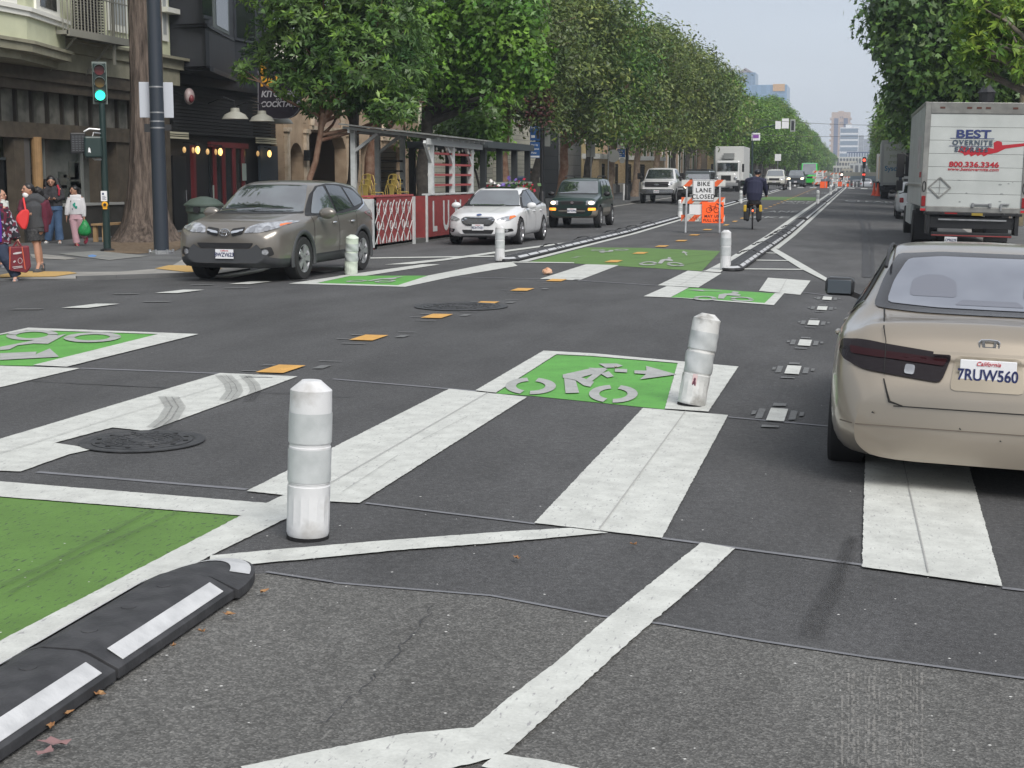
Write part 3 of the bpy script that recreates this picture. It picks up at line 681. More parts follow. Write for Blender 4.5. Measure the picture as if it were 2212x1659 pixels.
def seams(root, bvh, vs_, sides=('left', 'right')):
    for s in sides:
        for P in vs_: patch(root, 'door_seam', bvh, s, P, SEAMB, .0025, .12, curve=False)
def handles(root, bvh, ys, z, m, x):
    for s in (-1, 1):
        for y in ys:
            b = MB(); b.ell((s*x, y, z), (.025, .09, .02), 10, 6); b.build('door_handle', m, root, smooth=True, ang=60)
def vplace(root, X, Y, rz, roll=0):
    root.location = (X, Y, zg(X, Y)); root.rotation_euler = (0, roll, rz)
def sides2(root, name, bvh, poly, m, off=.004, label=None):
    for s in ('left', 'right'): patch(root, name, bvh, s, poly, m, off, label=label)
# ---------- taupe SUV
def suv():
    r = thing('suv', 'taupe grey compact SUV turning at the corner beside the leaning white post', 'suv')
    P = carpaint('taupe_paint', (.17, .158, .14), .4); L = 4.57
    top = [(-2.28, .80), (-2.22, .93), (-2.05, 1.02), (-1.5, 1.10), (-1.12, 1.15), (-.95, 1.20), (-.3, 1.6), (.0, 1.655), (.9, 1.66), (1.6, 1.615), (1.85, 1.58), (2.1, 1.2), (2.2, 1.02), (2.28, .8)]
    bot = [(-2.28, .34), (-2.15, .24), (-1.8, .22), (2.0, .25), (2.2, .33), (2.28, .42)]
    plan = [(-2.28, .62), (-2.22, .78), (-2.08, .88), (-1.8, .915), (-1.3, .925), (1.3, .915), (1.9, .88), (2.15, .8), (2.28, .66)]
    belt = [(-2.28, .70), (-2.1, .89), (-1.2, 1.0), (0, 1.03), (1.5, 1.12), (2.1, 1.1), (2.28, .75)]
    tw = [(-2.28, .8), (-1.2, .82), (-.9, .78), (-.2, .70), (.5, .70), (1.5, .67), (2.1, .68), (2.28, .8)]
    wh = [(-1.33, .36, .415), (1.33, .36, .415)]
    def mf(c, n):
        if c.z < .42 or (c.y < -2.0 and c.z < .47 and abs(c.x) < .62): return 2
        return 0
    b, v = carbody(r, L, top, bot, plan, belt, tw, [P, DARK, CLAD], wh, mf)
    for s in (-1, 1):
        for y in (-1.33, 1.33): wheel(r, s*.80, y, .365, .225, .64, 5)
    G1 = GLASSL
    patch(r, 'windscreen', v, 'front', [(-.74, 1.13), (.74, 1.13), (.66, 1.36), (.55, 1.575), (-.55, 1.575), (-.66, 1.36)], G1, .006)
    patch(r, 'cowl', v, 'front', [(-.76, 1.105), (.76, 1.105), (.75, 1.135), (-.75, 1.135)], GRILLE, .004)
    for a, c in (((-.62, 1.145), (-.05, 1.17)), ((-.02, 1.145), (.6, 1.165))):
        patch(r, 'wiper', v, 'front', [a, c, (c[0], c[1]+.014), (a[0], a[1]+.018)], GRILLE, .02, curve=False)
    sides2(r, 'window_surround', v, [(-1.02, 1.06), (-.5, 1.42), (-.2, 1.555), (.3, 1.6), (1.0, 1.58), (1.5, 1.52), (1.78, 1.33), (1.68, 1.22), (1.2, 1.12), (.4, 1.065)], GRILLE, .003)
    sides2(r, 'front_window', v, [(-.8, 1.1), (-.38, 1.45), (-.14, 1.54), (.08, 1.555), (.16, 1.1), (-.2, 1.08)], G1, .006)
    sides2(r, 'rear_window', v, [(.23, 1.1), (.2, 1.565), (.62, 1.565), (.88, 1.54), (1.02, 1.17)], GLASS, .006)
    sides2(r, 'quarter_window', v, [(1.1, 1.18), (.97, 1.53), (1.3, 1.5), (1.5, 1.45), (1.68, 1.31), (1.58, 1.24)], GLASS, .006)
    sides2(r, 'chrome_trim', v, [(-.6, 1.045), (.4, 1.05), (1.2, 1.105), (1.7, 1.205), (1.83, 1.33), (1.79, 1.34), (1.67, 1.225), (1.2, 1.125), (.4, 1.07), (-.6, 1.06)], CHROME, .007)
    patch(r, 'rear_screen', v, 'rear', [(-.6, 1.12), (.6, 1.12), (.52, 1.5), (-.52, 1.5)], GLASS, .006)
    hl = [(.32, .82), (.56, .82), (.80, .89), (.87, .985), (.80, 1.0), (.5, .965), (.36, .91)]
    for P_ in (hl, mir(hl)):
        h = patch(r, 'headlight', v, 'front', P_, CLEAR, .006, .04)
        sg = 1 if P_ is hl else -1
        patch(h, 'lens', v, 'front', [(sg*.44+.05*math.cos(k), .862+.045*math.sin(k)) for k in np.linspace(0, 6.28, 13)[:-1]], mat('lens_dark', (.3, .31, .33), .1, .6), .009, .03, curve=False)
        patch(h, 'lens', v, 'front', [(sg*.65+.05*math.cos(k), .885+.045*math.sin(k)) for k in np.linspace(0, 6.28, 13)[:-1]], mat('lens_dark', (.3, .31, .33), .1, .6), .009, .03, curve=False)
        a_ = [(.80, .915), (.845, .96), (.80, .965), (.765, .95)]
        patch(h, 'turn_signal', v, 'front', a_ if sg > 0 else mir(a_), AMBER, .009, .03, curve=False)
    for sg in (1, -1):
        g = [(.1, .88), (.32, .91), (.3, .80), (.12, .755)]; g = g if sg > 0 else mir(g)
        patch(r, 'grille', v, 'front', g, GRILLE, .006, .04)
        g = [(.11, .835), (.30, .87), (.30, .845), (.115, .805)]; g = g if sg > 0 else mir(g)
        patch(r, 'grille_bar', v, 'front', g, CHROME, .014, .04, curve=False)
        g = [(.5, .56), (.66, .6), (.72, .5), (.64, .46)]; g = g if sg > 0 else mir(g)
        f = patch(r, 'fog_light_recess', v, 'front', [(sg*abs(a), z) for a, z in [(.47, .54), (.74, .6), (.78, .47), (.66, .42)]], GRILLE, .005, .04)
        patch(f, 'fog_lamp', v, 'front', [(sg*.66+.045*math.cos(k), .51+.045*math.sin(k)) for k in np.linspace(0, 6.28, 12)[:-1]], CLEAR, .01, .03, curve=False)
    patch(r, 'lower_grille', v, 'front', [(-.48, .655), (.48, .655), (.41, .57), (-.41, .57)], GRILLE, .005)
    patch(r, 'bumper_guard', v, 'front', [(-.60, .56), (-.53, .64), (-.42, .56), (.42, .56), (.53, .64), (.60, .56), (.74, .40), (.80, .33), (-.80, .33), (-.74, .40)], CLAD, .008)
    e = MB(); yy = -2.31
    for rx, rz_ in ((.085, .058), (.04, .056), (.075, .022)):
        pts = [(rx*math.cos(k), yy, .825+rz_*math.sin(k)+(.02 if rz_ < .03 else 0)) for k in np.linspace(0, 6.283, 25)]
        e.tube(pts, .0075, 6, cap=False)
    e.build('oval_emblem', CHROME, r, smooth=True)
    plate(r, 0, -2.325, .475, '8WZV623', -1)
    mirror(r, .93, -.62, 1.1, P, 1.15)
    seams(r, v, [[(-.95, .42), (-.935, .42), (-.86, 1.05), (-.875, 1.05)], [(.2, .4), (.213, .4), (.213, 1.08), (.2, 1.08)], [(1.0, .55), (1.013, .55), (1.08, 1.1), (1.067, 1.1)]])
    handles(r, v, (-.02, .82), .93, CHROME, .925)
    for s in (-1, 1):
        for y in (-1.33, 1.33):
            b = MB(); b.tube([(s*.90, y+.45*math.cos(k), .36+.45*math.sin(k)) for k in np.linspace(-.25, math.pi+.25, 22)], [(.03, .045)]*22, 8, ref=(1, 0, 0)); b.build('wheel_arch', CLAD, r, smooth=True, ang=60)
    sides2(r, 'sill', v, [(-.88, .26), (.88, .26), (.88, .42), (-.88, .40)], CLAD, .012)
    tl = [(.62, .95), (.86, .9), (.88, 1.08), (.7, 1.12)]
    for P_ in (tl, mir(tl)): patch(r, 'tail_light', v, 'rear', P_, REDL, .006)
    vplace(r, -10.0, 24.8, R(-1.5)); r.scale = (1.05, 1.05, 1.0); return r
suv()
# ---------- white saloon
def saloon():
    r = thing('sedan', 'white four-door sedan driving behind the taupe SUV, ahead of the dark green one', 'sedan')
    P = carpaint('white_car_paint', (.66, .67, .68), .0)
    top = [(-2.43, .66), (-2.38, .74), (-2.15, .82), (-1.5, .94), (-1.15, .985), (-.95, 1.04), (-.15, 1.40), (.15, 1.455), (.75, 1.465), (1.1, 1.42), (1.95, 1.12), (2.3, 1.06), (2.42, .9)]
    bot = [(-2.43, .3), (-2.3, .2), (-1.8, .18), (1.9, .2), (2.3, .28), (2.43, .4)]
    plan = [(-2.43, .5), (-2.36, .68), (-2.2, .81), (-1.9, .89), (-1.3, .925), (1.3, .925), (2.0, .88), (2.3, .78), (2.43, .62)]
    belt = [(-2.43, .55), (-2.2, .7), (-1.2, .88), (0, .93), (1.5, 1.0), (2.2, .98), (2.43, .8)]
    tw = [(-2.43, .8), (-1.2, .82), (-.8, .76), (-.1, .67), (.8, .66), (1.7, .66), (2.1, .8), (2.43, .8)]
    wh = [(-1.485, .33, .375), (1.365, .33, .375)]
    b, v = carbody(r, 4.87, top, bot, plan, belt, tw, [P, DARK, CLAD], wh, lambda c, n: 2 if c.z < .235 and abs(c.x) < .7 else 0, .045)
    for s in (-1, 1):
        for y in (-1.485, 1.365): wheel(r, s*.815, y, .335, .23, .72, 5)
    patch(r, 'windscreen', v, 'front', [(-.73, .99), (.73, .99), (.64, 1.2), (.52, 1.37), (-.52, 1.37), (-.64, 1.2)], GLASSL, .006)
    patch(r, 'cowl', v, 'front', [(-.76, .965), (.76, .965), (.74, .995), (-.74, .995)], GRILLE, .004)
    sides2(r, 'window_surround', v, [(-1.0, .92), (-.4, 1.25), (0, 1.375), (.6, 1.4), (1.05, 1.34), (1.6, 1.1), (1.5, 1.02), (.4, .95)], GRILLE, .003)
    sides2(r, 'front_window', v, [(-.82, .95), (-.35, 1.24), (0, 1.35), (.2, 1.365), (.27, .97)], GLASS, .006)
    sides2(r, 'rear_window', v, [(.34, .975), (.28, 1.37), (.6, 1.375), (1.0, 1.31), (1.12, 1.03)], GLASS, .006)
    sides2(r, 'quarter_window', v, [(1.19, 1.035), (1.1, 1.27), (1.48, 1.09), (1.42, 1.05)], GLASS, .006)
    patch(r, 'rear_screen', v, 'rear', [(-.62, 1.12), (.62, 1.12), (.5, 1.36), (-.5, 1.36)], GLASS, .006)
    patch(r, 'sunroof', v, 'top', [(-.42, -.05), (.42, -.05), (.42, .75), (-.42, .75)], GLASS, .004)
    g = [(-.36, .72), (.36, .72), (.44, .66), (.40, .56), (.3, .5), (-.3, .5), (-.40, .56), (-.44, .66)]
    gg = patch(r, 'grille', v, 'front', g, GRILLE, .008, .05)
    for z, hw in ((.54, .34), (.57, .38), (.60, .4), (.63, .41), (.66, .42), (.69, .39)):
        patch(gg, 'grille_slat', v, 'front', [(-hw, z), (hw, z), (hw, z+.013), (-hw, z+.013)], CHROME, .016, .1, curve=False)
    patch(r, 'lower_grille', v, 'front', [(-.42, .40), (.42, .40), (.36, .30), (-.36, .30)], GRILLE, .007, .05)
    for sg in (1, -1):
        hl = [(.46, .66), (.56, .61), (.78, .63), (.86, .72), (.83, .755), (.62, .72)]; hl = hl if sg > 0 else mir(hl)
        h = patch(r, 'headlight', v, 'front', hl, CLEAR, .006, .04)
        a_ = [(.76, .65), (.86, .72), (.83, .75), (.75, .735)]
        patch(h, 'turn_signal', v, 'front', a_ if sg > 0 else mir(a_), AMBER if sg > 0 else CLEAR, .01, .04, curve=False)
        f = patch(r, 'fog_light_recess', v, 'front', [(sg*a, z) for a, z in [(.6, .42), (.82, .43), (.84, .36), (.66, .33)]], GRILLE, .006, .05)
        patch(f, 'fog_lamp', v, 'front', [(sg*.71+.035*math.cos(k), .385+.035*math.sin(k)) for k in np.linspace(0, 6.28, 12)[:-1]], CLEAR, .012, .03, curve=False)
        patch(r, 'hood_crease', v, 'top', [(sg*.42, -1.2), (sg*.44, -1.2), (sg*.25, -2.1), (sg*.235, -2.1)], P, .012, .1, curve=False)
    patch(r, 'oval_badge', v, 'front', [(.07*math.cos(k), .765+.024*math.sin(k)) for k in np.linspace(0, 6.28, 16)[:-1]], mat('badge_blue', (.05, .08, .2), .2), .012, .05, curve=False)
    plate(r, 0, -2.465, .46, '9DHT431', -1)
    mirror(r, .92, -.72, .98, P)
    seams(r, v, [[(-.98, .3), (-.967, .3), (-.9, .9), (-.913, .9)], [(.26, .28), (.272, .28), (.3, .95), (.288, .95)], [(1.05, .42), (1.062, .42), (1.14, 1.0), (1.128, 1.0)]])
    handles(r, v, (.1, .95), .83, P, .925)
    vplace(r, -9.48, 38.8, R(.5)); return r
saloon()
# ---------- dark green older SUV
def oldsuv():
    r = thing('suv', 'dark green older SUV with beige bumper and lit headlights behind the white sedan', 'suv')
    P = carpaint('dark_green_paint', (.012, .035, .03), .3); B = mat('beige_cladding', (.2, .185, .155), .5)
    top = [(-2.05, .84), (-2.0, .96), (-1.9, 1.02), (-1.1, 1.11), (-.85, 1.17), (-.4, 1.58), (-.15, 1.65), (.8, 1.67), (1.75, 1.64), (1.95, 1.3), (2.03, 1.0)]
    bot = [(-2.05, .4), (-1.9, .33), (1.9, .33), (2.05, .45)]
    plan = [(-2.05, .66), (-1.98, .78), (-1.8, .83), (-1.2, .85), (1.5, .85), (1.95, .8), (2.05, .72)]
    belt = [(-2.05, .78), (-1.9, .9), (-1., 1.0), (1.9, 1.05), (2.05, .9)]
    tw = [(-2.05, .86), (-1.0, .86), (-.7, .84), (-.2, .76), (1.6, .76), (2.05, .84)]
    wh = [(-1.3, .35, .42), (1.25, .35, .42)]
    def mf(c, n):
        if c.z < .6 and (abs(c.y) > 1.72 or c.z < .52): return 2
        return 0
    b, v = carbody(r, 4.1, top, bot, plan, belt, tw, [P, DARK, B], wh, mf, .045)
    for s in (-1, 1):
        for y in (-1.3, 1.25): wheel(r, s*.76, y, .35, .22, .58, 5)
    patch(r, 'windscreen', v, 'front', [(-.68, 1.14), (.68, 1.14), (.61, 1.55), (-.61, 1.55)], GLASSL, .006)
    patch(r, 'cowl', v, 'front', [(-.7, 1.11), (.7, 1.11), (.69, 1.145), (-.69, 1.145)], GRILLE, .004)
    sides2(r, 'front_window', v, [(-.72, 1.1), (-.34, 1.5), (-.2, 1.56), (.05, 1.57), (.1, 1.1)], GLASSL, .006)
    sides2(r, 'rear_window', v, [(.18, 1.1), (.15, 1.57), (.7, 1.57), (.8, 1.12)], GLASSL, .006)
    sides2(r, 'quarter_window', v, [(.92, 1.14), (.85, 1.57), (1.5, 1.55), (1.66, 1.2)], GLASSL, .006)
    patch(r, 'rear_screen', v, 'rear', [(-.6, 1.12), (.6, 1.12), (.54, 1.55), (-.54, 1.55)], GLASS, .006)
    g = patch(r, 'grille', v, 'front', [(-.4, .9), (.4, .9), (.36, .78), (-.36, .78)], GRILLE, .006)
    patch(g, 'round_badge', v, 'front', [(.05*math.cos(k), .845+.04*math.sin(k)) for k in np.linspace(0, 6.28, 16)[:-1]], CHROME, .014, .04, curve=False)
    patch(r, 'bumper_slot', v, 'front', [(-.46, .65), (.46, .65), (.42, .49), (-.42, .49)], GRILLE, .006)
    patch(r, 'bumper_bar', v, 'front', [(-.45, .585), (.45, .585), (.45, .555), (-.45, .555)], B, .02)
    for sg in (1, -1):
        hl = [(.46, .76), (.74, .77), (.78, .9), (.48, .91)]; hl = hl if sg > 0 else mir(hl)
        h = patch(r, 'headlight', v, 'front', hl, CLEAR, .006, .04)
        patch(h, 'lit_bulb', v, 'front', [(sg*.64+.09*math.cos(k), .835+.055*math.sin(k)) for k in np.linspace(0, 6.28, 12)[:-1]], LITH, .01, .05, curve=False)
        t = [(.54, .58), (.78, .59), (.78, .67), (.54, .67)]
        patch(r, 'turn_signal', v, 'front', t if sg > 0 else mir(t), LITA, .008, .05)
        rl = MB(); rl.tube([(sg*.56, -.2, 1.66), (sg*.56, -.1, 1.72), (sg*.56, 1.5, 1.72), (sg*.56, 1.65, 1.66)], .018, 8); rl.build('roof_rail', GRILLE, r, smooth=True)
    plate(r, 0, -2.1, .58, '4BTW996', -1)
    mirror(r, .86, -.66, 1.12, GRILLE, .95)
    seams(r, v, [[(-.9, .5), (-.888, .5), (-.82, 1.05), (-.832, 1.05)], [(.13, .5), (.142, .5), (.142, 1.08), (.13, 1.08)], [(.84, .6), (.852, .6), (.852, 1.08), (.84, 1.08)]])
    sides2(r, 'side_cladding', v, [(-.85, .5), (.8, .5), (.8, .66), (-.85, .66)], B, .01)
    handles(r, v, (0, .72), .95, GRILLE, .86)
    vplace(r, -9.48, 50.8, R(.9)); return r
oldsuv()
# ---------- champagne saloon seen from behind (front faces up the street)
def gold():
    r = thing('sedan', 'champagne gold four-door sedan seen from behind at the right edge', 'sedan')
    P = carpaint('champagne_paint', (.33, .29, .235), .6, c2=(.31, .272, .22))
    L = 4.7
    top = [(-2.35, .6), (-2.2, .78), (-1.2, .95), (-.95, 1.0), (-.1, 1.37), (.2, 1.415), (.7, 1.42), (1.0, 1.39), (1.22, 1.33), (1.68, 1.07), (1.85, 1.03), (2.16, 1.015), (2.22, .99), (2.25, .8), (2.28, .74), (2.34, .7), (2.35, .6)]
    bot = [(-2.35, .3), (-2.2, .2), (1.5, .2), (2.1, .21), (2.35, .24)]
    plan = [(-2.35, .5), (-2.2, .75), (-1.8, .88), (-1.2, .91), (1.2, .91), (1.7, .9), (2.0, .88), (2.2, .835), (2.3, .77), (2.35, .69)]
    belt = [(-2.35, .5), (-2.1, .7), (-1.2, .86), (0, .9), (1.5, .945), (2.1, .93), (2.22, .88), (2.3, .62), (2.35, .5)]
    tw = [(-2.35, .8), (-1.2, .82), (-.8, .78), (-.1, .69), (.9, .67), (1.3, .66), (1.7, .74), (2.1, .84), (2.35, .9)]
    wh = [(-1.38, .32, .36), (1.36, .32, .36)]
    b, v = carbody(r, L, top, bot, plan, belt, tw, [P, DARK, CLAD], wh, None, .04, 96)
    for s in (-1, 1):
        for y in (-1.38, 1.36): wheel(r, s*.80, y, .32, .215, .64, 5)
    DG = mat('rear_screen_glass', (.21, .23, .27), .05, 0, spec=.9, c2=(.15, .165, .2), ns=1.6)
    patch(r, 'screen_band', v, 'rear', [(-.68, 1.05), (-.4, 1.04), (.4, 1.04), (.68, 1.05), (.64, 1.2), (.57, 1.35), (.3, 1.372), (-.3, 1.372), (-.57, 1.35), (-.64, 1.2)], mat('dark_screen_edge', (.035, .037, .042), .15), .005, .05)
    patch(r, 'rear_screen', v, 'rear', [(-.60, 1.078), (-.3, 1.065), (.3, 1.065), (.60, 1.078), (.57, 1.2), (.50, 1.325), (.3, 1.345), (-.3, 1.345), (-.50, 1.325), (-.57, 1.2)], DG, .008, .05)
    HR = mat('seen_through_dark', (.07, .075, .09), .5)
    for x in (-.33, .33): patch(r, 'headrest', v, 'rear', [(x-.14, 1.12), (x+.14, 1.12), (x+.13, 1.21), (x+.05, 1.24), (x-.05, 1.24), (x-.13, 1.21)], mat('screen_headrest', (.145, .155, .185), .06), .0095, .05)
    patch(r, 'brake_lamp_housing', v, 'rear', [(-.2, 1.082), (.2, 1.082), (.16, 1.11), (-.16, 1.11)], mat('screen_headrest', (.145, .155, .185), .06), .0095, .05)
    sides2(r, 'window_surround', v, [(-.95, .9), (-.4, 1.2), (0, 1.335), (.6, 1.36), (1.0, 1.28), (1.35, 1.06), (1.3, .97), (.4, .93)], GRILLE, .003)
    sides2(r, 'front_window', v, [(-.8, .93), (-.35, 1.2), (0, 1.31), (.2, 1.33), (.27, .95)], GLASS, .006)
    sides2(r, 'rear_window', v, [(.34, .955), (.28, 1.335), (.58, 1.335), (.95, 1.25), (1.22, 1.05), (1.2, .99)], GLASS, .006)
    sides2(r, 'chrome_trim', v, [(-.9, .885), (.4, .91), (1.32, .955), (1.42, 1.06), (1.4, 1.065), (1.3, .97), (.4, .925), (-.9, .9)], CHROME, .007)
    for sg in (1, -1):
        sm_ = mat('smoked_lens', (.012, .009, .011), .16, spec=.3)
        t = [(.25, .695), (.70, .745), (.80, .79), (.83, .83), (.82, .895), (.70, .905), (.195, .85)]
        t = [(sg*a, z) for a, z in t]
        h = patch(r, 'tail_light', v, 'rear', t, sm_, .007, .04)
        patch(h, 'red_lens_band', v, 'rear', [(sg*a, z) for a, z in [(.24, .785), (.76, .825), (.77, .865), (.22, .825)]], mat('smoked_red', (.022, .004, .006), .2, spec=.25), .011, .04)
        patch(h, 'reversing_lens', v, 'rear', [(sg*a, z) for a, z in [(.40, .73), (.455, .735), (.45, .785), (.395, .78)]], CLEAR, .012, .03)
        patch(r, 'boot_seam', v, 'rear', [(sg*a, z) for a, z in [(.60, 1.04), (.565, .9), (.56, .72), (.565, .72), (.57, .9), (.61, 1.04)]], SEAMB, .012, .05, curve=False)
        patch(r, 'boot_seam', v, 'rear', [(sg*a, z) for a, z in [(.56, .70), (.52, .58), (.45, .557), (.45, .55), (.53, .57), (.568, .70)]], SEAMB, .004, .05, curve=False)
        dch = MB(); dch.tube([(sg*.63, y, sm(top, y)-.035) for y in np.linspace(-.2, 1.25, 14)], .011, 6); dch.build('roof_strip', GRILLE, r, smooth=True)
    patch(r, 'boot_edge', v, 'rear', [(-.5, .555), (.5, .555), (.5, .548), (-.5, .548)], SEAMB, .004, .1, curve=False)
    patch(r, 'plate_recess_shade', v, 'rear', [(-.2, .66), (.2, .66), (.18, .845), (-.18, .845)], mat('champagne_shade', (.27, .24, .19), .3, .5), .004, .05)  # surface patch; the recess shade is painted as darker champagne
    patch(r, 'plate_lamp_bar', v, 'rear', [(-.3, .845), (.3, .845), (.3, .862), (-.3, .862)], P, .03, .1, curve=False)
    patch(r, 'bumper_crease', v, 'rear', [(-.8, .43), (.8, .43), (.8, .436), (-.8, .436)], mat('crease_line_brown', (.12, .1, .08), .8), .003, .1, curve=False)  # thin dark brown line running across the bumper
    patch(r, 'chip', v, 'rear', [(.12, .44), (.135, .445), (.13, .455)], SEAMB, .006, .05, curve=False); patch(r, 'chip', v, 'rear', [(-.1, .39), (-.088, .39), (-.09, .4)], SEAMB, .006, .05, curve=False)
    patch(r, 'chip', v, 'rear', [(.6, .5), (.62, .505), (.615, .515)], SEAMB, .006, .05, curve=False)
    hit = v.ray_cast(Vector((0, 9, .76)), Vector((0, -1, 0)))[0]; plate(r, 0, hit.y+.02, .762, '7RUW560', 1, tilt=R(0))
    hit = v.ray_cast(Vector((0, 9, .93)), Vector((0, -1, 0)))[0]
    e = MB(); yy = hit.y+.012
    e.tube([(x*.9, yy, (.90+z*.9)) for x, z in ((-.05, .042), (-.06, .03), (-.056, -.03), (-.042, -.044), (.042, -.044), (.056, -.03), (.06, .03), (.05, .042), (0, .046), (-.05, .042), (-.06, .03))], .007, 6)
    e.bar((-.034, yy, .935), (-.022, yy, .866), .016, .012, (0, 1, 0)); e.bar((.034, yy, .935), (.022, yy, .866), .016, .012, (0, 1, 0)); e.bar((-.03, yy, .898), (.03, yy, .898), .014, .012, (0, 1, 0))
    e.build('letter_emblem', CHROME, r)
    for sg in (-1, 1):
        m_ = MB(); m_.bx(sg*1.05-.11, sg*1.05+.11, -.86, -.72, .92, 1.06); q = m_.build('side_mirror', mat('mirror_black', (.02, .022, .025), .35), r, bevel=.035, smooth=True)
        a = MB(); a.bx(sg*1.05-.088, sg*1.05+.088, -.722, -.716, .938, 1.042); a.build('mirror_glass', mat('mirror_glass', (.10, .12, .14), .05, .3), q, bevel=.01)
        a = MB(); a.bar((sg*.85, -.8, .9), (sg*1.0, -.79, .95), .07, .04); a.build('mirror_arm', GRILLE, q)
    handles(r, v, (.15, 1.0), .82, P, .92)
    seams(r, v, [[(.3, .26), (.31, .26), (.31, .93), (.3, .93)], [(.98, .5), (.99, .5), (1.2, .94), (1.19, .94)], [(1.75, .32), (1.76, .32), (1.95, .66), (1.94, .66)]])
    ex = MB(); ex.cyl((-.55, 2.2, .2), (-.55, 2.3, .2), .03, n=14); ex.build('exhaust_pipe', STEEL, r)
    r.location = (.815, 8.62+2.33, zg(.74, 10.5)-.04); r.rotation_euler = (0, R(-1.6), R(180-3.2)); return r
gold()
# ---------- generic distant vehicles
def simple_car(nm, label, cat, X, Y, rz, P, L=4.6, W=1.85, Hh=1.5, hood=1.0, kind='suv', plate_s=None, lit=False, grille=True):
    r = thing(nm, label, cat); k = Hh; y0 = -L/2; hb = hood
    if kind == 'pickup':
        top = [(y0, hb-.25), (y0+.1, hb-.05), (y0+1.1, hb), (y0+1.3, hb+.08), (y0+1.75, k-.06), (y0+2.1, k), (y0+3.2, k), (y0+3.5, k-.2), (y0+3.6, hb+.05), (-y0, hb+.05)]
    elif kind == 'van':
        top = [(y0, hb-.2), (y0+.15, hb), (y0+.6, hb+.15), (y0+1.5, k-.1), (y0+1.9, k), (-y0-.1, k), (-y0, k-.1)]
    else:
        top = [(y0, hb-.25), (y0+.12, hb-.1), (y0+1.1, hb), (y0+1.3, hb+.06), (y0+1.95, k-.06), (y0+2.3, k), (-y0-.5, k-.04), (-y0-.12, hb+.1), (-y0, hb-.2)]
    cl = .26 if kind != 'pickup' else .45
    bot = [(y0, cl+.15), (y0+.2, cl), (-y0-.2, cl), (-y0, cl+.15)]
    plan = [(y0, W*.38), (y0+.12, W*.45), (y0+.5, W*.5), (-y0-.4, W*.5), (-y0, W*.42)]
    belt = [(y0, hb-.3), (y0+.6, hb-.12), (0, hb+.02), (-y0, hb)]
    tw = [(y0, .85), (y0+1.1, .86), (y0+1.9, .74), (-y0-.4, .74), (-y0, .84)]
    if kind == 'van': tw = [(y0, .85), (y0+1.5, .84), (-y0, .86)]
    wr = .34 if Hh < 1.75 else .4; wh = [(y0+.9, wr, wr+.06), (-y0-.95, wr, wr+.06)]
    b, v = carbody(r, L, top, bot, plan, belt, tw, [P, DARK, CLAD], wh, lambda c, n: 2 if c.z < cl+.08 else 0, .05, 44)
    for s in (-1, 1):
        for y in (wh[0][0], wh[1][0]): wheel(r, s*(W/2-.12), y, wr, .23, .62, 5)
    zt = k-.1
    patch(r, 'windscreen', v, 'front', [(-W*.40, hb+.05), (W*.40, hb+.05), (W*.34, zt), (-W*.34, zt)], GLASSL, .006, .15)
    sides2(r, 'side_window', v, [(y0+1.5, hb+.05), (y0+1.95, zt-.03), (y0+2.6, zt-.02), (y0+2.6, hb+.05)], GLASS, .006)
    if kind != 'van': sides2(r, 'side_window', v, [(y0+2.68, hb+.05), (y0+2.68, zt-.02), (y0+3.3, zt-.04), (y0+3.4, hb+.08)], GLASS, .006)
    if kind == 'suv': patch(r, 'rear_screen', v, 'rear', [(-W*.34, hb+.1), (W*.34, hb+.1), (W*.3, zt), (-W*.3, zt)], GLASS, .006, .15)
    if grille: patch(r, 'grille', v, 'front', [(-W*.24, hb-.34), (W*.24, hb-.34), (W*.25, hb-.14), (-W*.25, hb-.14)], GRILLE, .008, .1)
    for sg in (1, -1):
        hl = [(sg*a, z) for a, z in [(W*.28, hb-.34), (W*.42, hb-.3), (W*.43, hb-.15), (W*.28, hb-.17)]]
        patch(r, 'headlight', v, 'front', hl, LITH if lit else CLEAR, .008, .08)
        patch(r, 'tail_light', v, 'rear', [(sg*a, z) for a, z in [(W*.33, hb-.3), (W*.42, hb-.3), (W*.42, hb-.1), (W*.33, hb-.1)]], REDL, .008, .08)
    patch(r, 'lower_grille', v, 'front', [(-W*.3, cl+.12), (W*.3, cl+.12), (W*.3, cl+.24), (-W*.3, cl+.24)], GRILLE, .007, .1)
    if plate_s:
        h = v.ray_cast(Vector((0, -9, cl+.3)), Vector((0, 1, 0)))[0]; plate(r, 0, h.y-.02, cl+.3, plate_s, -1)
    mirror(r, W/2+.01, y0+1.55, hb+.12, GRILLE, 1.)
    vplace(r, X, Y, rz); return r, v
WC = carpaint('white_fleet_paint', (.62, .63, .63), .0)
def ford():
    r, v = simple_car('pickup_truck', 'large white pickup truck with black grille parked by the left kerb', 'pickup', -11.4, 86.8, 0, WC, 5.9, 2.03, 2.0, 1.32, 'pickup')
    patch(r, 'black_grille', v, 'front', [(-.66, .92), (.66, .92), (.68, 1.2), (-.68, 1.2)], GRILLE, .012, .1)
    for z in (.98, 1.06, 1.14): patch(r, 'grille_slat', v, 'front', [(-.6, z), (.6, z), (.6, z+.02), (-.6, z+.02)], mat('grille_grey', (.05, .05, .055), .4), .02, .2, curve=False)
    patch(r, 'oval_badge', v, 'front', [(.14*math.cos(k), 1.06+.06*math.sin(k)) for k in np.linspace(0, 6.28, 16)[:-1]], CHROME, .03, .1, curve=False)
    b = MB(); b.bx(-.98, .98, -3.08, -2.9, .56, .8); b.build('chrome_bumper', CHROME, r, bevel=.03)
    for s in (-1, 1):
        m_ = MB(); m_.bx(s*1.22-.12, s*1.22+.12, -1.38, -1.25, 1.35, 1.7); m_.build('tow_mirror', GRILLE, r, bevel=.03)
    plate(r, 0, -3.1, .66, '72911E2', -1)
ford()
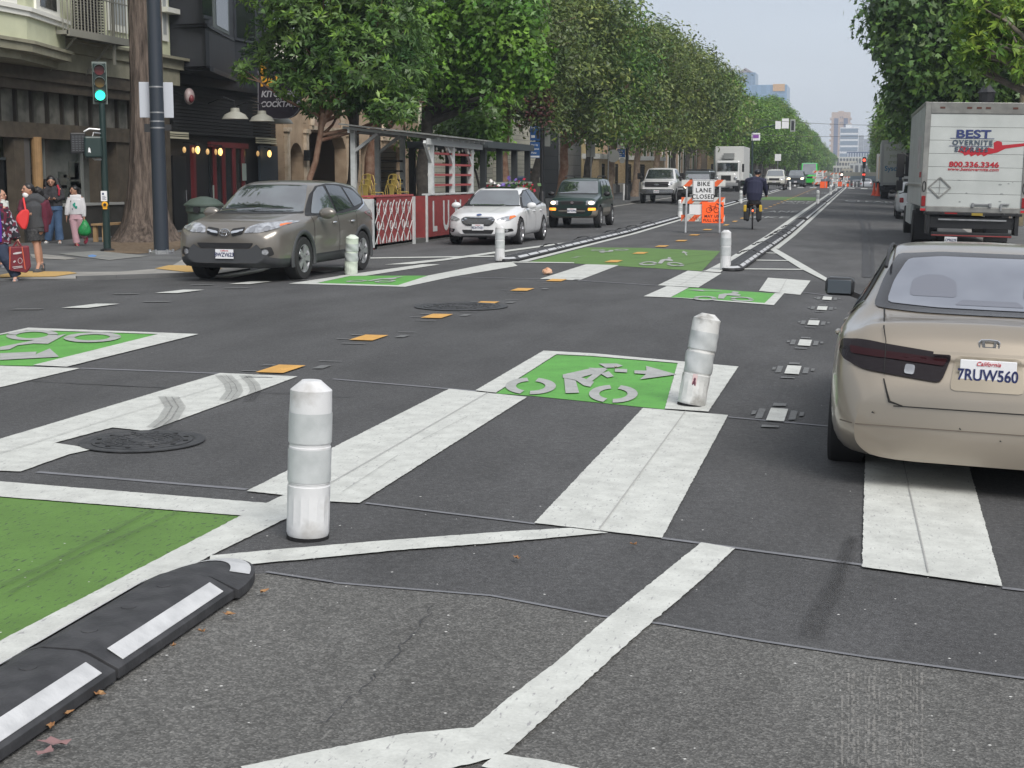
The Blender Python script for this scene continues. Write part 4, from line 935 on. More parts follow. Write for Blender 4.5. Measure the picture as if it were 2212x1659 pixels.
def jeep():
    r = thing('jeep', 'grey boxy off-road vehicle with round headlights behind the bike lane barricade', 'off-roader'); P = carpaint('gunmetal_paint', (.12, .14, .15), .4)
    b = MB(); b.bx(-.62, .62, -2.0, -.7, .75, 1.2); b.bx(-.78, .78, -.7, 2.0, .55, 1.3); o = b.build('body', P, r, bevel=.04)
    b = MB(); b.bx(-.7, .7, -.55, 1.95, 1.3, 1.84); b.build('cab', P, r, bevel=.06)
    b = MB(); b.add([(-.68, -.72, 1.28), (.68, -.72, 1.28), (.62, -.5, 1.76), (-.62, -.5, 1.76), (-.68, -.6, 1.28), (.68, -.6, 1.28), (.62, -.4, 1.76), (-.62, -.4, 1.76)], [(0, 1, 2, 3), (4, 5, 6, 7), (0, 4, 7, 3), (1, 5, 6, 2), (3, 2, 6, 7), (0, 1, 5, 4)]); b.build('windscreen', GLASSL, r)
    for s in (-1, 1):
        b = MB(); b.bx(s*.705-.004, s*.705+.004, -.3, .5, 1.36, 1.74); b.bx(s*.705-.004, s*.705+.004, .62, 1.7, 1.36, 1.74); b.build('side_window', GLASS, r)
        b = MB(); b.bx(s*.76-.16, s*.76+.16, -2.0, -1.0, .92, .98); b.bx(s*.76-.16, s*.76+.16, .8, 1.8, .92, .98); b.build('wheel_arch', CLAD, r, bevel=.02)
        b = MB(); b.cyl((s*.47, -2.03, 1.0), (s*.47, -1.99, 1.0), .1, n=18); h = b.build('headlight', CLEAR, r)
        b = MB(); b.tube([(s*.47+.095*math.cos(k), -2.035, 1.0+.095*math.sin(k)) for k in np.linspace(0, 6.28, 18)], .018, 6); b.build('halo_ring', LITH, h)
        for y in (-1.5, 1.4): wheel(r, s*.82, y, .41, .26, .5, 5)
    b = MB()
    for k in range(7): b.bx(-.3+k*.1-.025, -.3+k*.1+.025, -2.01, -1.99, .84, 1.12)
    b.build('grille_slot', GRILLE, r)
    b = MB(); b.bx(-.75, .75, -2.3, -2.05, .6, .76); b.build('bumper', GRILLE, r, bevel=.03)
    b = MB(); b.bx(-.6, .6, -.5, 1.6, 1.86, 1.92); b.build('roof_rack', GRILLE, r, bevel=.02)
    mirror(r, .8, -.5, 1.35, GRILLE)
    vplace(r, -8.95, 83.0, 0)
jeep()
simple_car('pickup_truck', 'white mid-size pickup truck approaching in the traffic lane beyond the cyclist', 'pickup', -7.9, 138.5, 0, carpaint('offwhite_paint', (.55, .55, .5), .05), 5.2, 1.9, 1.85, 1.2, 'pickup', '8E04512')
simple_car('suv', 'dark grey SUV following the white mid-size pickup', 'suv', -6.9, 158, 0, carpaint('slate_paint', (.06, .075, .09), .4), 4.7, 1.9, 1.75, 1.12, 'suv', '8XKL204', True)
simple_car('cargo_van', 'bright green delivery van beyond the dark grey SUV', 'van', -6.2, 176, 0, carpaint('green_van_paint', (.03, .42, .05), .0), 5.6, 2.1, 2.75, 1.35, 'van')
simple_car('sedan', 'dark green parked car half hidden behind the white mid-size pickup', 'sedan', -11.6, 148, 0, carpaint('bottle_green_paint', (.01, .12, .07), .2), 4.5, 1.8, 1.5, .95, 'suv')
simple_car('sedan', 'white car parked ahead of the large box truck by the right kerb', 'car', 2.2, 66.5, math.pi, carpaint('white_parked_paint', (.6, .62, .63), .0), 4.6, 1.8, 1.6, 1.0, 'suv')
for i, (x, y, z, c, lab) in enumerate(((-1.2, 235, 0, (.03, .03, .035), 'small dark car waiting under the distant overpass, left of the silver one'), (.2, 215, 0, (.4, .42, .45), 'small silver car at the far end of the right lane'), (-4.2, 225, 0, (.3, .31, .33), 'small pale car just beyond the far orange barricades'), (-9.8, 190, 0, (.05, .06, .09), 'dark blue car parked under the trees beyond the green van'))):
    simple_car('car', lab, 'car', x, y, math.pi if x > -2 else 0, carpaint('far_paint_%d' % i if False else ('charcoal_paint', 'silver_paint', 'pale_paint', 'navy_paint')[i], c, .3), 4.5, 1.8, 1.5, 1.0, 'suv')
# ---------- box trucks
def boxtruck():
    r = thing('box_truck', 'large white delivery box truck with red and navy lettering parked at the right kerb', 'truck')
    X0, Y0 = 1.42, 40.5; W = 2.55; Lb = 8.2; zt = 3.94; zb = 1.16
    BW = mat('truck_white', (.50, .53, .52), .4, c2=(.40, .43, .42), ns=.8, contrast=(.3, .7)); AL = mat('aluminium_frame', (.36, .36, .34), .35, .6, c2=(.25, .25, .24), ns=3)
    b = MB(); b.bx(0, W, 0.03, Lb, zb, zt-.0); b.build('cargo_box', BW, r, bevel=.03)
    b = MB(); b.bx(-.01, .13, -.02, .06, zb-.1, zt+.02); b.bx(W-.13, W+.01, -.02, .06, zb-.1, zt+.02); b.bx(.13, W-.13, -.02, .06, zt-.28, zt+.02); b.bx(.13, W-.13, -.02, .05, zb-.12, zb+.02)
    fr = b.build('rear_frame', AL, r, bevel=.01)
    b = MB(); b.bx(-.02, .05, 0, Lb, zt-.05, zt+.03); b.bx(-.035, .02, .0, Lb, zb+.55, zb+.6); b.build('roof_rail', AL, r)
    b = MB()
    for k in range(12): b.bx(-.006, .0, .4+k*.65, .43+k*.65, zb+.65, zt-.08)
    b.build('side_rivet_strip', AL, r)
    DW = mat('roll_door_white', (.52, .55, .54), .45, c2=(.43, .46, .45), ns=1.5, contrast=(.3, .7))
    b = MB(); n = 7; dh = (zt-.28-zb-.02)/n
    for k in range(n): b.bx(.13, W-.13, 0.0, .03, zb+.02+k*dh+.004, zb+.02+(k+1)*dh-.004)
    dr = b.build('roll_door', DW, r, bevel=.004)
    b = MB(); b.bx(.13, W-.13, .02, .035, zb, zt-.27); b.build('door_gap', DARK, dr)
    NV = mat('navy_lettering', (.03, .045, .16), .5); RD = mat('red_lettering', (.42, .015, .03), .5); GN = mat('grey_lettering', (.06, .085, .12), .5)
    rot = (R(90), 0, 0)
    b = MB()
    Q = [(1640, 1245), (1660, 1200), (1700, 1205), (1690, 1235), (1740, 1200), (1760, 1215), (1750, 1240), (1800, 1210), (1815, 1230), (1860, 1205), (1905, 1215), (1900, 1165), (1925, 1150), (1960, 1158), (1965, 1185), (2128, 1165), (2130, 1188), (1990, 1212), (1930, 1245), (1860, 1262), (1835, 1278), (1815, 1262), (1790, 1276), (1775, 1262), (1740, 1280), (1725, 1262), (1690, 1275), (1680, 1255)]
    tx = lambda x, y: ((x-1385)/307., 6.7-y/307.2)
    b.prism([tx(*p) for p in Q], -.006, -.003, 'y'); b.build('red_swoosh', RD, dr)
    text('BEST', .29, NV, dr, (1.18, -.012, 3.12), rot, bold=.008, sx=1.38)
    text('OVERNITE', .175, GN, dr, (1.17, -.016, 2.895), rot, bold=.006, sx=1.0, space=1.25)
    text('EXPRESS', .165, GN, dr, (1.15, -.016, 2.71), rot, bold=.006, sx=1.05, space=1.3)
    b = MB(); b.bx(.63, 1.69, -.014, -.01, 3.005, 3.018); b.bx(.61, 1.66, -.014, -.01, 2.80, 2.812); b.build('lettering_rule', NV, dr)
    text('800.336.3346', .19, RD, dr, (1.24, -.012, 2.315), rot, bold=.006, sx=1.17)
    text('www.bestovernite.com', .125, RD, dr, (1.22, -.012, 2.19), rot, bold=.002, shear=.35, sx=1.05)
    b = MB(); c = (.44, 1.69)
    dd = [(c[0], c[1]+.27), (c[0]+.27, c[1]), (c[0], c[1]-.27), (c[0]-.27, c[1])]
    for p, q in zip(dd, dd[1:]+dd[:1]): b.bar((p[0], -.015, p[1]), (q[0], -.015, q[1]), .035, .02, (0, 1, 0))
    b.bar((c[0]-.2, -.01, c[1]), (c[0]+.2, -.01, c[1]), .008, .006); b.bar((c[0], -.01, c[1]-.2), (c[0], -.01, c[1]+.2), .008, .006); b.build('placard_holder', AL, dr)
    b = MB(); b.bx(1.25, 1.7, -.05, 0, zb+.08, zb+.12); b.bx(1.25, 1.3, -.07, 0, zb+.03, zb+.14); b.bx(1.66, 1.72, -.07, 0, zb+.03, zb+.14); b.bx(1.95, 2.15, -.05, 0, zb+.1, zb+.14); b.bx(1.93, 1.98, -.05, 0, zb-.06, zb+.1); b.build('door_latch', STEEL, dr)
    b = MB()
    for x, z in ((.9, 1.9), (2.1, 1.83), (2.2, 1.86), (1.9, 1.8), (1.1, 1.05+.5), (1.95, 1.55), (1.92, 1.35), (.95, 1.32)): b.ell((x, -.002, z), (random.uniform(.015, .05), .003, random.uniform(.01, .025)), 7, 4)
    b.build('door_scuff', mat('scuff_grey', (.25, .27, .27), .8), dr)
    for x in (.4, 1.05, 1.28, 1.5, 2.15):
        b = MB(); b.bx(x-.06, x+.06, -.03, -.02, zt-.15, zt-.1); b.build('marker_light', mat('marker_dark', (.1, .04, .03), .4), fr)
    for x in (.06, W-.06):
        b = MB(); b.bx(x-.05, x+.05, -.05, -.02, zb+.02, zb+.3); b.build('tail_light', REDL, fr, bevel=.02)
        b = MB(); b.tube([(x+.05*math.cos(k)*.8, -.03, zb+.55+.14*math.sin(k)) for k in np.linspace(0, 6.28, 14)], .012, 6); b.build('grab_handle', GRILLE, fr)
        b = MB(); b.bx(x-.06, x+.06, -.025, -.02, zb-.1, zb-.04); b.build('reflector', mat('red_reflector', (.5, .02, .03), .3), fr)
    b = MB(); b.bx(.08, W-.08, -.12, .0, zb-.2, zb-.12); b.bx(.15, .25, -.1, .5, .45, zb-.12); b.bx(W-.25, W-.15, -.1, .5, .45, zb-.12); b.bx(.25, W-.25, -.02, .1, .6, zb-.25); b.bx(.3, W-.3, -.06, .2, .38, .5)
    for x in (.2, .55, 2.0, 2.35): b.cyl((x, -.15, zb-.16), (x, -.05, zb-.16), .05, n=12)
    lg = b.build('lift_gate', BLACK, r, bevel=.01)
    b = MB(); b.bx(.45, W-.45, -.09, -.08, .82, .86); b.build('steel_edge', STEEL, lg)
    b = MB(); b.bx(.5, .9, -.13, -.12, zb-.17, zb-.13); b.build('red_reflector', REDL, lg)
    b = MB(); b.bx(1.25, 1.52, -.13, -.12, zb-.2, zb-.13); b.build('maker_plate', mat('yellow_plate', (.3, .22, .03), .5), lg)
    b = MB(); b.bx(.3, 2.25, -.1, -.09, .4, .43); b.build('hazard_strip', mat('dull_red', (.25, .04, .04), .6), lg)
    pl = plate(r, .78, -.14, .3, 'CP96229', 1, ''); pl.rotation_euler = (0, 0, 0)
    b = MB(); b.bx(.5, W-.5, .2, Lb+2, .62, .8); b.build('chassis', DARK, r)
    for y in (4.0,):
        for x in (-.02+.3, W-.3): 
            b = MB(); b.cyl((x-.28, y, .5), (x+.28, y, .5), .5, n=28); b.build('rear_wheel', TYRE, r, smooth=True)
        for x in (.05, W-.65):
            b = MB(); b.bx(x, x+.6, y-.75, y-.73, .15, 1.05); b.build('mud_flap', BLACK, r)
    b = MB(); b.bx(-.03, .03, 4.7, 7.8, .55, zb-.04); b.bx(W-.03, W+.03, 4.7, 7.8, .55, zb-.04); b.build('side_skirt', BW, r)
    b = MB(); b.bx(.12, W-.12, Lb+.15, Lb+2.0, .7, 2.75); b.bx(.2, W-.2, Lb+2.0, Lb+3.3, .7, 1.7); cb = b.build('cab', BW, r, bevel=.12)
    b = MB(); b.bx(.11, .12, Lb+.9, Lb+1.9, 1.75, 2.45); b.bx(.35, W-.35, Lb+2.005, Lb+2.01, 1.8, 2.6); b.build('cab_window', GLASS, cb)
    for x in (.2, W-.2):
        b = MB(); b.cyl((x-.15, Lb+2.5, .5), (x+.15, Lb+2.5, .5), .5, n=24); b.build('front_wheel', TYRE, r, smooth=True)
    for s, x in ((-1, -.18), (1, W+.18)):
        b = MB(); b.bx(x-.12, x+.12, Lb+1.7, Lb+1.85, 1.95, 2.75); b.bx(x-.1, x+.1, Lb+1.7, Lb+1.85, 1.5, 1.85); b.bar((x, Lb+1.8, 1.4), (x-s*.3, Lb+1.8, 1.5), .03); b.bar((x, Lb+1.8, 2.8), (x-s*.3, Lb+1.8, 2.6), .03)
        b.build('wing_mirror', GRILLE, cb, bevel=.03)
    b = MB(); b.bx(-.008, -.004, 1.5, 2.9, 2.2, 3.1); b.build('side_graphic', mat('faded_graphic', (.35, .3, .3), .5, c2=(.5, .5, .5), ns=3), r)
    b = MB(); b.bx(-.012, -.006, .5, 1.3, 1.95, 2.1); b.build('red_side_sign', RD, r)
    r.location = (X0, Y0, zg(X0+1, Y0)); r.rotation_euler = (0, R(1.2), R(.9)); r.scale = (1.03, 1, .965); return r
boxtruck()
def rear_trailer(nm, label, X, Y, W, Ht, Lb, col, fn):
    r = thing(nm, label, 'truck', (X, Y, zg(X, Y))); m = mat(nm+'_side', col, .5, c2=tuple(c*.85 for c in col), ns=1)
    b = MB(); b.bx(0, W, .02, Lb, 1.1, Ht); b.build('cargo_box', m, r, bevel=.03)
    b = MB(); b.bx(-.02, .16, -.03, .05, .9, Ht+.02); b.bx(W-.16, W+.02, -.03, .05, .9, Ht+.02); b.bx(.16, W-.16, -.03, .05, Ht-.2, Ht+.02); b.bx(.16, W-.16, -.03, .04, .95, 1.12); b.build('rear_frame', mat('frame_grey', (.3, .31, .31), .5), r)
    b = MB(); b.bx(.3, W-.3, .1, Lb, .6, .85); b.bx(.1, W-.1, -.05, .1, .45, .62); b.build('chassis', DARK, r)
    for x in (.3, W-.3):
        b = MB(); b.cyl((x-.26, 1.6, .5), (x+.26, 1.6, .5), .5, n=20); b.build('wheel', TYRE, r)
    fn(r); return r
def f1(r):
    GY = mat('faded_green_lettering', (.24, .27, .18), .6); BL = mat('blue_lettering', (.02, .13, .25), .5); D_ = mat('trailer_door', (.40, .41, .39), .5)
    b = MB(); b.bx(.16, 2.44, -.005, .02, 1.12, 3.7); d = b.build('rear_door', D_, r)
    text('Follow me to', .36, GY, d, (1.32, -.01, 3.35), (R(90), 0, 0), bold=.006, sx=1.05); text('your next', .36, GY, d, (1.32, -.01, 2.92), (R(90), 0, 0), bold=.006, sx=1.1); text('great meal', .36, GY, d, (1.25, -.01, 2.5), (R(90), 0, 0), bold=.006, sx=1.05)
    text('Sysco', .46, BL, d, (.75, -.01, 2.05), (R(90), 0, 0), bold=.01)
rear_trailer('delivery_trailer', 'grey food delivery trailer with faded slogan parked beyond the forklift', 1.05, 104, 2.6, 3.92, 12, (.38, .39, .38), f1)
def f2(r):
    b = MB(); b.bx(.4, 1.3, -.02, -.006, 1.4, 3.2); b.build('orange_panel', mat('dull_orange', (.45, .2, .06), .6), r)
rear_trailer('box_truck', 'orange and tan box truck parked farthest along the right kerb', 1.0, 136, 2.4, 3.3, 7, (.33, .25, .17), f2)
def fartruck():
    r = thing('box_truck', 'white box truck with white cab facing the camera behind the cyclist', 'truck'); W_ = mat('far_truck_white', (.55, .56, .55), .5); X, Y = -11.4, 128
    b = MB(); b.bx(-1.25, 1.25, 1.9, 9, .95, 3.95); b.build('cargo_box', W_, r, bevel=.04)
    b = MB(); b.bx(-1.05, 1.05, .4, 1.8, .8, 2.7); b.bx(-.85, .85, -1.0, .4, .7, 1.6); c = b.build('cab', WC, r, bevel=.14)
    b = MB(); b.bx(-.9, .9, .37, .395, 1.75, 2.5); b.build('windscreen', GLASSL, c, bevel=.01)
    b = MB(); b.bx(-.42, .42, -1.03, -1.005, .95, 1.4); b.build('grille', GRILLE, c)
    b = MB(); b.bx(-1.05, 1.05, -1.2, -1.0, .5, .75); b.build('bumper', mat('bumper_grey', (.25, .26, .27), .4), r, bevel=.03)
    b = MB(); b.bx(-.45, .45, 1.2, 1.88, 2.85, 3.35); b.build('refrigeration_unit', mat('unit_grey', (.2, .21, .21), .5), r)
    for s in (-1, 1):
        b = MB(); b.ell((s*.82, -1.0, 1.15), (.16, .08, .14)); b.build('headlight', CLEAR, c)
        b = MB(); b.bx(s*1.35-.09, s*1.35+.09, .3, .4, 1.7, 2.4); b.build('wing_mirror', GRILLE, c)
        b = MB(); b.cyl((s*.95-.15, -.3, .5), (s*.95+.15, -.3, .5), .5, n=20); b.build('wheel', TYRE, r)
    vplace(r, X, Y, 0); r.scale = (.97, 1, .97)
    q = thing('box_truck', 'truck with grey-green cargo box parked between the white box truck and the trees', 'truck')
    b = MB(); b.bx(-1.25, 1.25, 0, 7, .9, 3.7); b.build('cargo_box', mat('grey_green_side', (.12, .16, .145), .6, c2=(.2, .2, .18), ns=1), q, bevel=.03)
    for s in (-1, 1):
        b = MB(); b.cyl((s*1-.15, 1.2, .45), (s*1+.15, 1.2, .45), .45, n=18); b.build('wheel', TYRE, q)
    b = MB(); b.bx(-.9, .9, .1, 6.8, .5, .9); b.build('chassis', DARK, q)
    vplace(q, -12.4, 139, 0)
fartruck()
def forklift():
    r = thing('forklift', 'dark forklift with overhead guard and work lights ahead of the large box truck', 'forklift', (2.3, 79.5, zg(2.3, 79.5))); Bl = mat('forklift_navy', (.03, .045, .07), .5)
    b = MB(); b.bx(-.5, .6, 0, 1.9, .3, 1.05); b.build('body', Bl, r, bevel=.06)
    b = MB(); b.bx(-.6, .65, -.1, 1.5, 2.35, 2.45); g = b.build('overhead_guard', GRILLE, r, bevel=.03)
    b = MB()
    for x, y in ((-.5, 0), (.55, 0), (-.5, 1.4), (.55, 1.4)): b.bar((x, y, 1.0), (x, y, 2.38), .12 if x < 0 else .08, .1)
    b.build('guard_post', Bl, r)
    b = MB(); b.bx(-.3, .3, -.3, -.2, .1, 2.9); b.build('mast', BLACK, r)
    b = MB(); b.ell((-.4, -.13, 2.25), (.05, .03, .05)); b.ell((.4, -.13, 2.2), (.05, .03, .05)); b.build('work_light', LITH, g)
    b = MB(); b.tube([(.1+.16*math.cos(k), .3, 1.3+.16*math.sin(k)) for k in np.linspace(0, 6.28, 16)], .015, 6); b.build('steering_wheel', GRILLE, r)
    for x in (-.5, .5):
        for y in (.2, 1.5): b = MB(); b.cyl((x-.1, y, .3), (x+.1, y, .3), .3, n=16); b.build('wheel', TYRE, r)
forklift()
# ================================================================ people
def skin(n, c): return mat('skin_'+n, c, .55, spec=.35)
def cloth(n, c, c2=None, ns=8, rough=.85, contrast=(.4, .6)): return mat('cloth_'+n, c, rough, c2=c2, ns=ns, contrast=contrast, bump=.25, bs=25)
HAIR = mat('black_hair', (.008, .007, .008), .4, c2=(.02, .018, .018), ns=20)
def hand(b, w_, d, fl=(0, -1, 0), s=1., curl=.5):
    """palm and five separate bent fingers; w_ wrist, d direction of the fingers, fl palm-side direction"""
    w_, d, fl = Vector(w_), Vector(d).normalized(), Vector(fl).normalized(); sd = d.cross(fl).normalized(); fl = sd.cross(d)
    b.tube([w_-d*.02*s, w_+d*.03*s, w_+d*.085*s], [(.024*s, .018*s), (.036*s, .016*s), (.038*s, .014*s)], 10, ref=sd)
    for i, L in enumerate((.062, .075, .07, .055)):
        p = w_+d*.08*s+sd*(-.027+.018*i)*s; r = .0088*s
        q = p+d*L*.5*s; t = q+(d*(1-curl)+fl*curl).normalized()*L*.3*s; u = t+(d*(1-curl*1.6)+fl*curl*1.3).normalized()*L*.3*s
        b.tube([p, q, t, u], [r, r, r*.9, r*.75], 7)
    p = w_+d*.02*s-sd*.03*s; q = p+(d*.6-sd*.7).normalized()*.035*s; t = q+(d+fl*.4).normalized()*.032*s
    b.tube([p, q, t], [.012*s, .0105*s, .008*s], 7)
def person(label, bp, s, dz, J, sk, parts, head, hands=(), h=1., loc=None):
    X, Y = G(bp[0], bp[1], dz) if loc is None else loc
    rz = ps+math.atan((CX-bp[0])/F); r = thing('person', label, 'person', (X, Y, zg(X, Y)+dz), rz)
    def V(k):
        if isinstance(k, tuple): x, y, d = k
        else: x, y, d = J[k]
        return Vector(((x-bp[0])/s, d, (bp[1]-y)/s))
    b = MB(); S_ = skin(sk[0], sk[1])
    # torso, neck, head: elliptical section (half width, half depth)
    b.tube([V('pelvis')-Vector((0, 0, .1)), V('pelvis'), V('waist'), V('chest'), V('chest')+Vector((0, 0, .12)), V('neck')], [(.11*h, .08*h), (.135*h, .09*h), (.115*h, .085*h), (.135*h, .09*h), (.10*h, .07*h), (.05*h, .05*h)], 16, ref=(1, 0, 0))
    hc, hr, face = V(head[0]), head[1], Vector(head[2]).normalized()
    b.tube([V('neck')-Vector((0, 0, .04)), V('neck')+Vector((0, 0, .03)), hc-Vector((0, 0, hr*.6))], [.055*h, .05*h, .05*h], 12)
    side = Vector((0, 0, 1)).cross(face).normalized()
    b.ell(hc, (hr*.72, hr*.72, hr), 18, 14); b.ell(hc+face*hr*.22, (hr*.6, hr*.6, hr*.8), 16, 12)
    b.ell(hc+face*hr*.45-Vector((0, 0, hr*.62)), (hr*.32, hr*.32, hr*.28), 10, 8)
    b.tube([hc+face*hr*.78+Vector((0, 0, hr*.12)), hc+face*hr*.98-Vector((0, 0, hr*.18))], [hr*.09, hr*.16], 8)
    for sg in (-1, 1): b.ell(hc+side*sg*hr*.72-Vector((0, 0, hr*.05)), (hr*.1, hr*.14, hr*.22), 8, 6)
    for a in ('L', 'R'):
        if 'sh'+a in J: b.tube([V('chest')+Vector((0, 0, .08*h)), V('sh'+a), V('el'+a), V('wr'+a)], [.06*h, .052*h, .04*h, .026*h], 12)
        b.tube([V('pelvis')+Vector(((-.08 if a == 'L' else .08)*h, 0, -.02)), V('kn'+a)+(V('pelvis')+Vector(((-.08 if a == 'L' else .08)*h, 0, 0))-V('kn'+a))*.5, V('kn'+a), V('kn'+a)*.6+V('an'+a)*.4, V('an'+a)], [.076*h, .07*h, .054*h, .054*h, .036*h], 14)
        b.tube([V('an'+a)+Vector((0, 0, .02)), V('an'+a)*.4+V('to'+a)*.6, V('to'+a)], [(.034*h, .034*h), (.03*h, .026*h), (.022*h, .016*h)], 10)
    for k, d, fl, cu in hands: hand(b, V(k), d, fl, h, cu)
    body = b.build('body', S_, r, remesh=.0085)
    # face
    e = MB()
    for sg in (-1, 1): e.ell(hc+face*hr*.79+side*sg*hr*.28+Vector((0, 0, hr*.05)), (hr*.1, hr*.1, hr*.06), 8, 6)
    e.build('eyes', INK, r, smooth=True)
    e = MB(); 
    for sg in (-1, 1): e.bar(hc+face*hr*.83+side*sg*hr*.15+Vector((0, 0, hr*.24)), hc+face*hr*.76+side*sg*hr*.42+Vector((0, 0, hr*.22)), hr*.07, hr*.06)
    e.build('eyebrows', HAIR, r)
    e = MB(); e.ell(hc+face*hr*.83-Vector((0, 0, hr*.42)), (hr*.2, hr*.1, hr*.06), 10, 6); e.build('lips', mat('lip_pink', (.3, .09, .08), .5), r, smooth=True)
    for pi, (nm, m_, spec) in enumerate(parts):
        q = MB()
        if pi == 0: q.tube([V('shL'), V('chest')+Vector((-.05, 0, .12*h)), V('chest')+Vector((.05, 0, .12*h)), V('shR')], [.085*h, .1*h, .1*h, .085*h], 12); q.tube([V('chest')+Vector((0, 0, .1*h)), V('neck')-Vector((0, 0, .02))], [(.11*h, .09*h), (.075*h, .07*h)], 12, ref=(1, 0, 0))
        for kind, pts, rad in spec:
            if kind == 't': q.tube([V(p) for p in pts], rad, 14, ref=(1, 0, 0) if hasattr(rad[0], '__len__') else None)
            elif kind == 'e': q.ell(V(pts[0]), rad, 14, 10)
            elif kind == 'h': q.ell(hc+Vector(pts[0])*hr+face*pts[1]*hr, tuple(hr*a for a in rad), 16, 12)
        q.build(nm, m_, r, remesh=.0095 if nm not in ('hair', 'cap') else .008)
    return r, V
def zc(x, y, d=0.): return (.16204*x, 351.1+.16204*y, d)
# woman with mask, maroon cardigan, shorts
J = dict(pelvis=zc(485, 830), waist=zc(480, 640), chest=zc(490, 490), neck=zc(475, 400), shL=zc(370, 440), elL=zc(320, 560, -.05), wrL=zc(368, 610, -.22), shR=zc(620, 450), elR=zc(675, 620, .1), wrR=zc(640, 780, .12),
         knL=zc(500, 1060, -.05), anL=zc(525, 1345, -.08), toL=zc(485, 1440, -.22), knR=zc(520, 1050, .1), anR=zc(560, 1330, .22), toR=zc(570, 1425, .1))
MR = cloth('maroon', (.10, .012, .03), (.07, .008, .02)); 
rB, VB = person('person in maroon cardigan, grey shirt, dark shorts and white face mask at the kerb', (84, 588.5), 133, .03, J, ('tan', (.40, .22, .15)), [
    ('shirt', cloth('charcoal', (.045, .048, .052)), [('t', [zc(500, 820), zc(482, 660), zc(488, 500), zc(480, 425)], [(.17, .13), (.155, .125), (.18, .13), (.11, .09)])]),
    ('cardigan', MR, [('t', [zc(640, 880, .06), zc(622, 640, .05), zc(615, 470, .03), zc(560, 410, .02)], [(.05, .12), (.085, .13), (.10, .12), (.08, .09)]), ('t', [zc(360, 430, .02), zc(318, 560, -.05), zc(345, 603, -.16)], [.085, .075, .06]), ('t', [zc(400, 420, .05), zc(385, 600, .06)], [(.06, .1), (.05, .1)]), ('t', [zc(625, 440, .02), zc(685, 620, .08), zc(655, 760, .1)], [.095, .085, .07]), ('t', [zc(400, 425, .08), zc(480, 400, .1), zc(580, 415, .08)], [.05, .045, .05])]),
    ('shorts', cloth('dark_pattern', (.02, .021, .023), (.05, .052, .055), 30), [('t', [zc(490, 800), zc(488, 870)], [(.165, .12), (.175, .13)]), ('t', [zc(450, 850, -.03), zc(470, 1010, -.05)], [.115, .115]), ('t', [zc(530, 850, .05), zc(535, 1000, .08)], [.11, .105])]),
    ('shoe', cloth('grey_boot', (.05, .055, .06), (.09, .09, .095), 20), [('t', [zc(535, 1345, -.06), zc(532, 1410, -.06)], [.055, .06]), ('t', [zc(545, 1430, .02), zc(505, 1440, -.12), zc(470, 1450, -.26)], [.062, .06, .05])]),
    ('shoe', cloth('grey_boot', (.05, .055, .06)), [('t', [zc(570, 1340, .2), zc(570, 1400, .2)], [.05, .055]), ('t', [zc(578, 1420, .2), zc(545, 1430, .1)], [.05, .042])]),
    ('hair', HAIR, [('h', ((0, 0, .28), -.15), (.8, .8, .82)), ('h', ((0, 0, .1), -.55), (.6, .55, .7)), ('t', [zc(520, 250, .05), zc(560, 290, .08), zc(600, 360, .1)], [.06, .085, .06])]),
    ('face_mask', mat('mask_white', (.72, .73, .72), .7), [('e', [zc(385, 338, -.03)], (.06, .06, .066)), ('t', [zc(400, 330, -.06), zc(455, 318, -.02)], [.012, .008])]),
    ('bag_strap', mat('bright_red', (.6, .03, .03), .6), [('t', [zc(350, 380, -.12), zc(362, 480, -.2), zc(375, 570, -.24)], [.02, .02, .018])]),
], (zc(415, 268, -.01), .118, (-.85, -.5, .02)), [('wrL', (.5, -.4, -.1), (0, .3, 1), .9), ('wrR', (0, .1, -1), (-1, 0, 0), .4)])
b = MB(); b.prism([(a, z) for a, z in ((-.34, 1.03), (-.25, 1.14), (-.14, 1.16), (-.11, 1.1), (-.14, .92), (-.18, .80), (-.26, .81), (-.34, .95))], -.33, -.22, 'y')
o = b.build('red_bag', mat('bright_red', (.6, .03, .03), .6), None, bevel=.03, smooth=True); tag(o, 'bright red cloth bag held by the masked person in the maroon cardigan', 'bag'); o.location = rB.location; o.rotation_euler = rB.rotation_euler; o.location.z -= .03
# person with plaid jacket and tote at the frame edge
J = dict(pelvis=zc(-20, 1000), waist=zc(-25, 800), chest=zc(-20, 620), neck=zc(-20, 470), shL=zc(-140, 520), elL=zc(-200, 740), wrL=zc(-200, 940), shR=zc(80, 520), elR=zc(190, 740, .02), wrR=zc(262, 985, -.03),
         knL=zc(-60, 1270, .1), anL=zc(-130, 1500, .3), toL=zc(-100, 1560, .2), knR=zc(90, 1260, -.1), anR=zc(215, 1510, -.05), toR=zc(190, 1575, -.2))
PLAID = mat('cloth_plaid', (.02, .018, .03), .9); t = PLAID.node_tree; bs = t.nodes['Principled BSDF']; tcn = N(t, 'ShaderNodeTexCoord'); 
v = N(t, 'ShaderNodeTexChecker'); v.inputs['Scale'].default_value = 26; v.inputs[1].default_value = (.018, .016, .024, 1); v.inputs[2].default_value = (.16, .02, .045, 1)
wv = N(t, 'ShaderNodeTexVoronoi'); wv.inputs['Scale'].default_value = 22; rr = N(t, 'ShaderNodeValToRGB'); rr.color_ramp.interpolation = 'CONSTANT'; rr.color_ramp.elements[0].color = (.016, .015, .022, 1); rr.color_ramp.elements[1].position = .5; rr.color_ramp.elements[1].color = (.11, .012, .03, 1); q = rr.color_ramp.elements.new(.74); q.color = (.32, .32, .36, 1)
t.links.new(tcn.outputs['Object'], wv.inputs['Vector']); t.links.new(wv.outputs['Color'], rr.inputs[0]); t.links.new(rr.outputs[0], bs.inputs['Base Color'])
JE = cloth('dark_jeans', (.022, .032, .06), (.03, .045, .08))
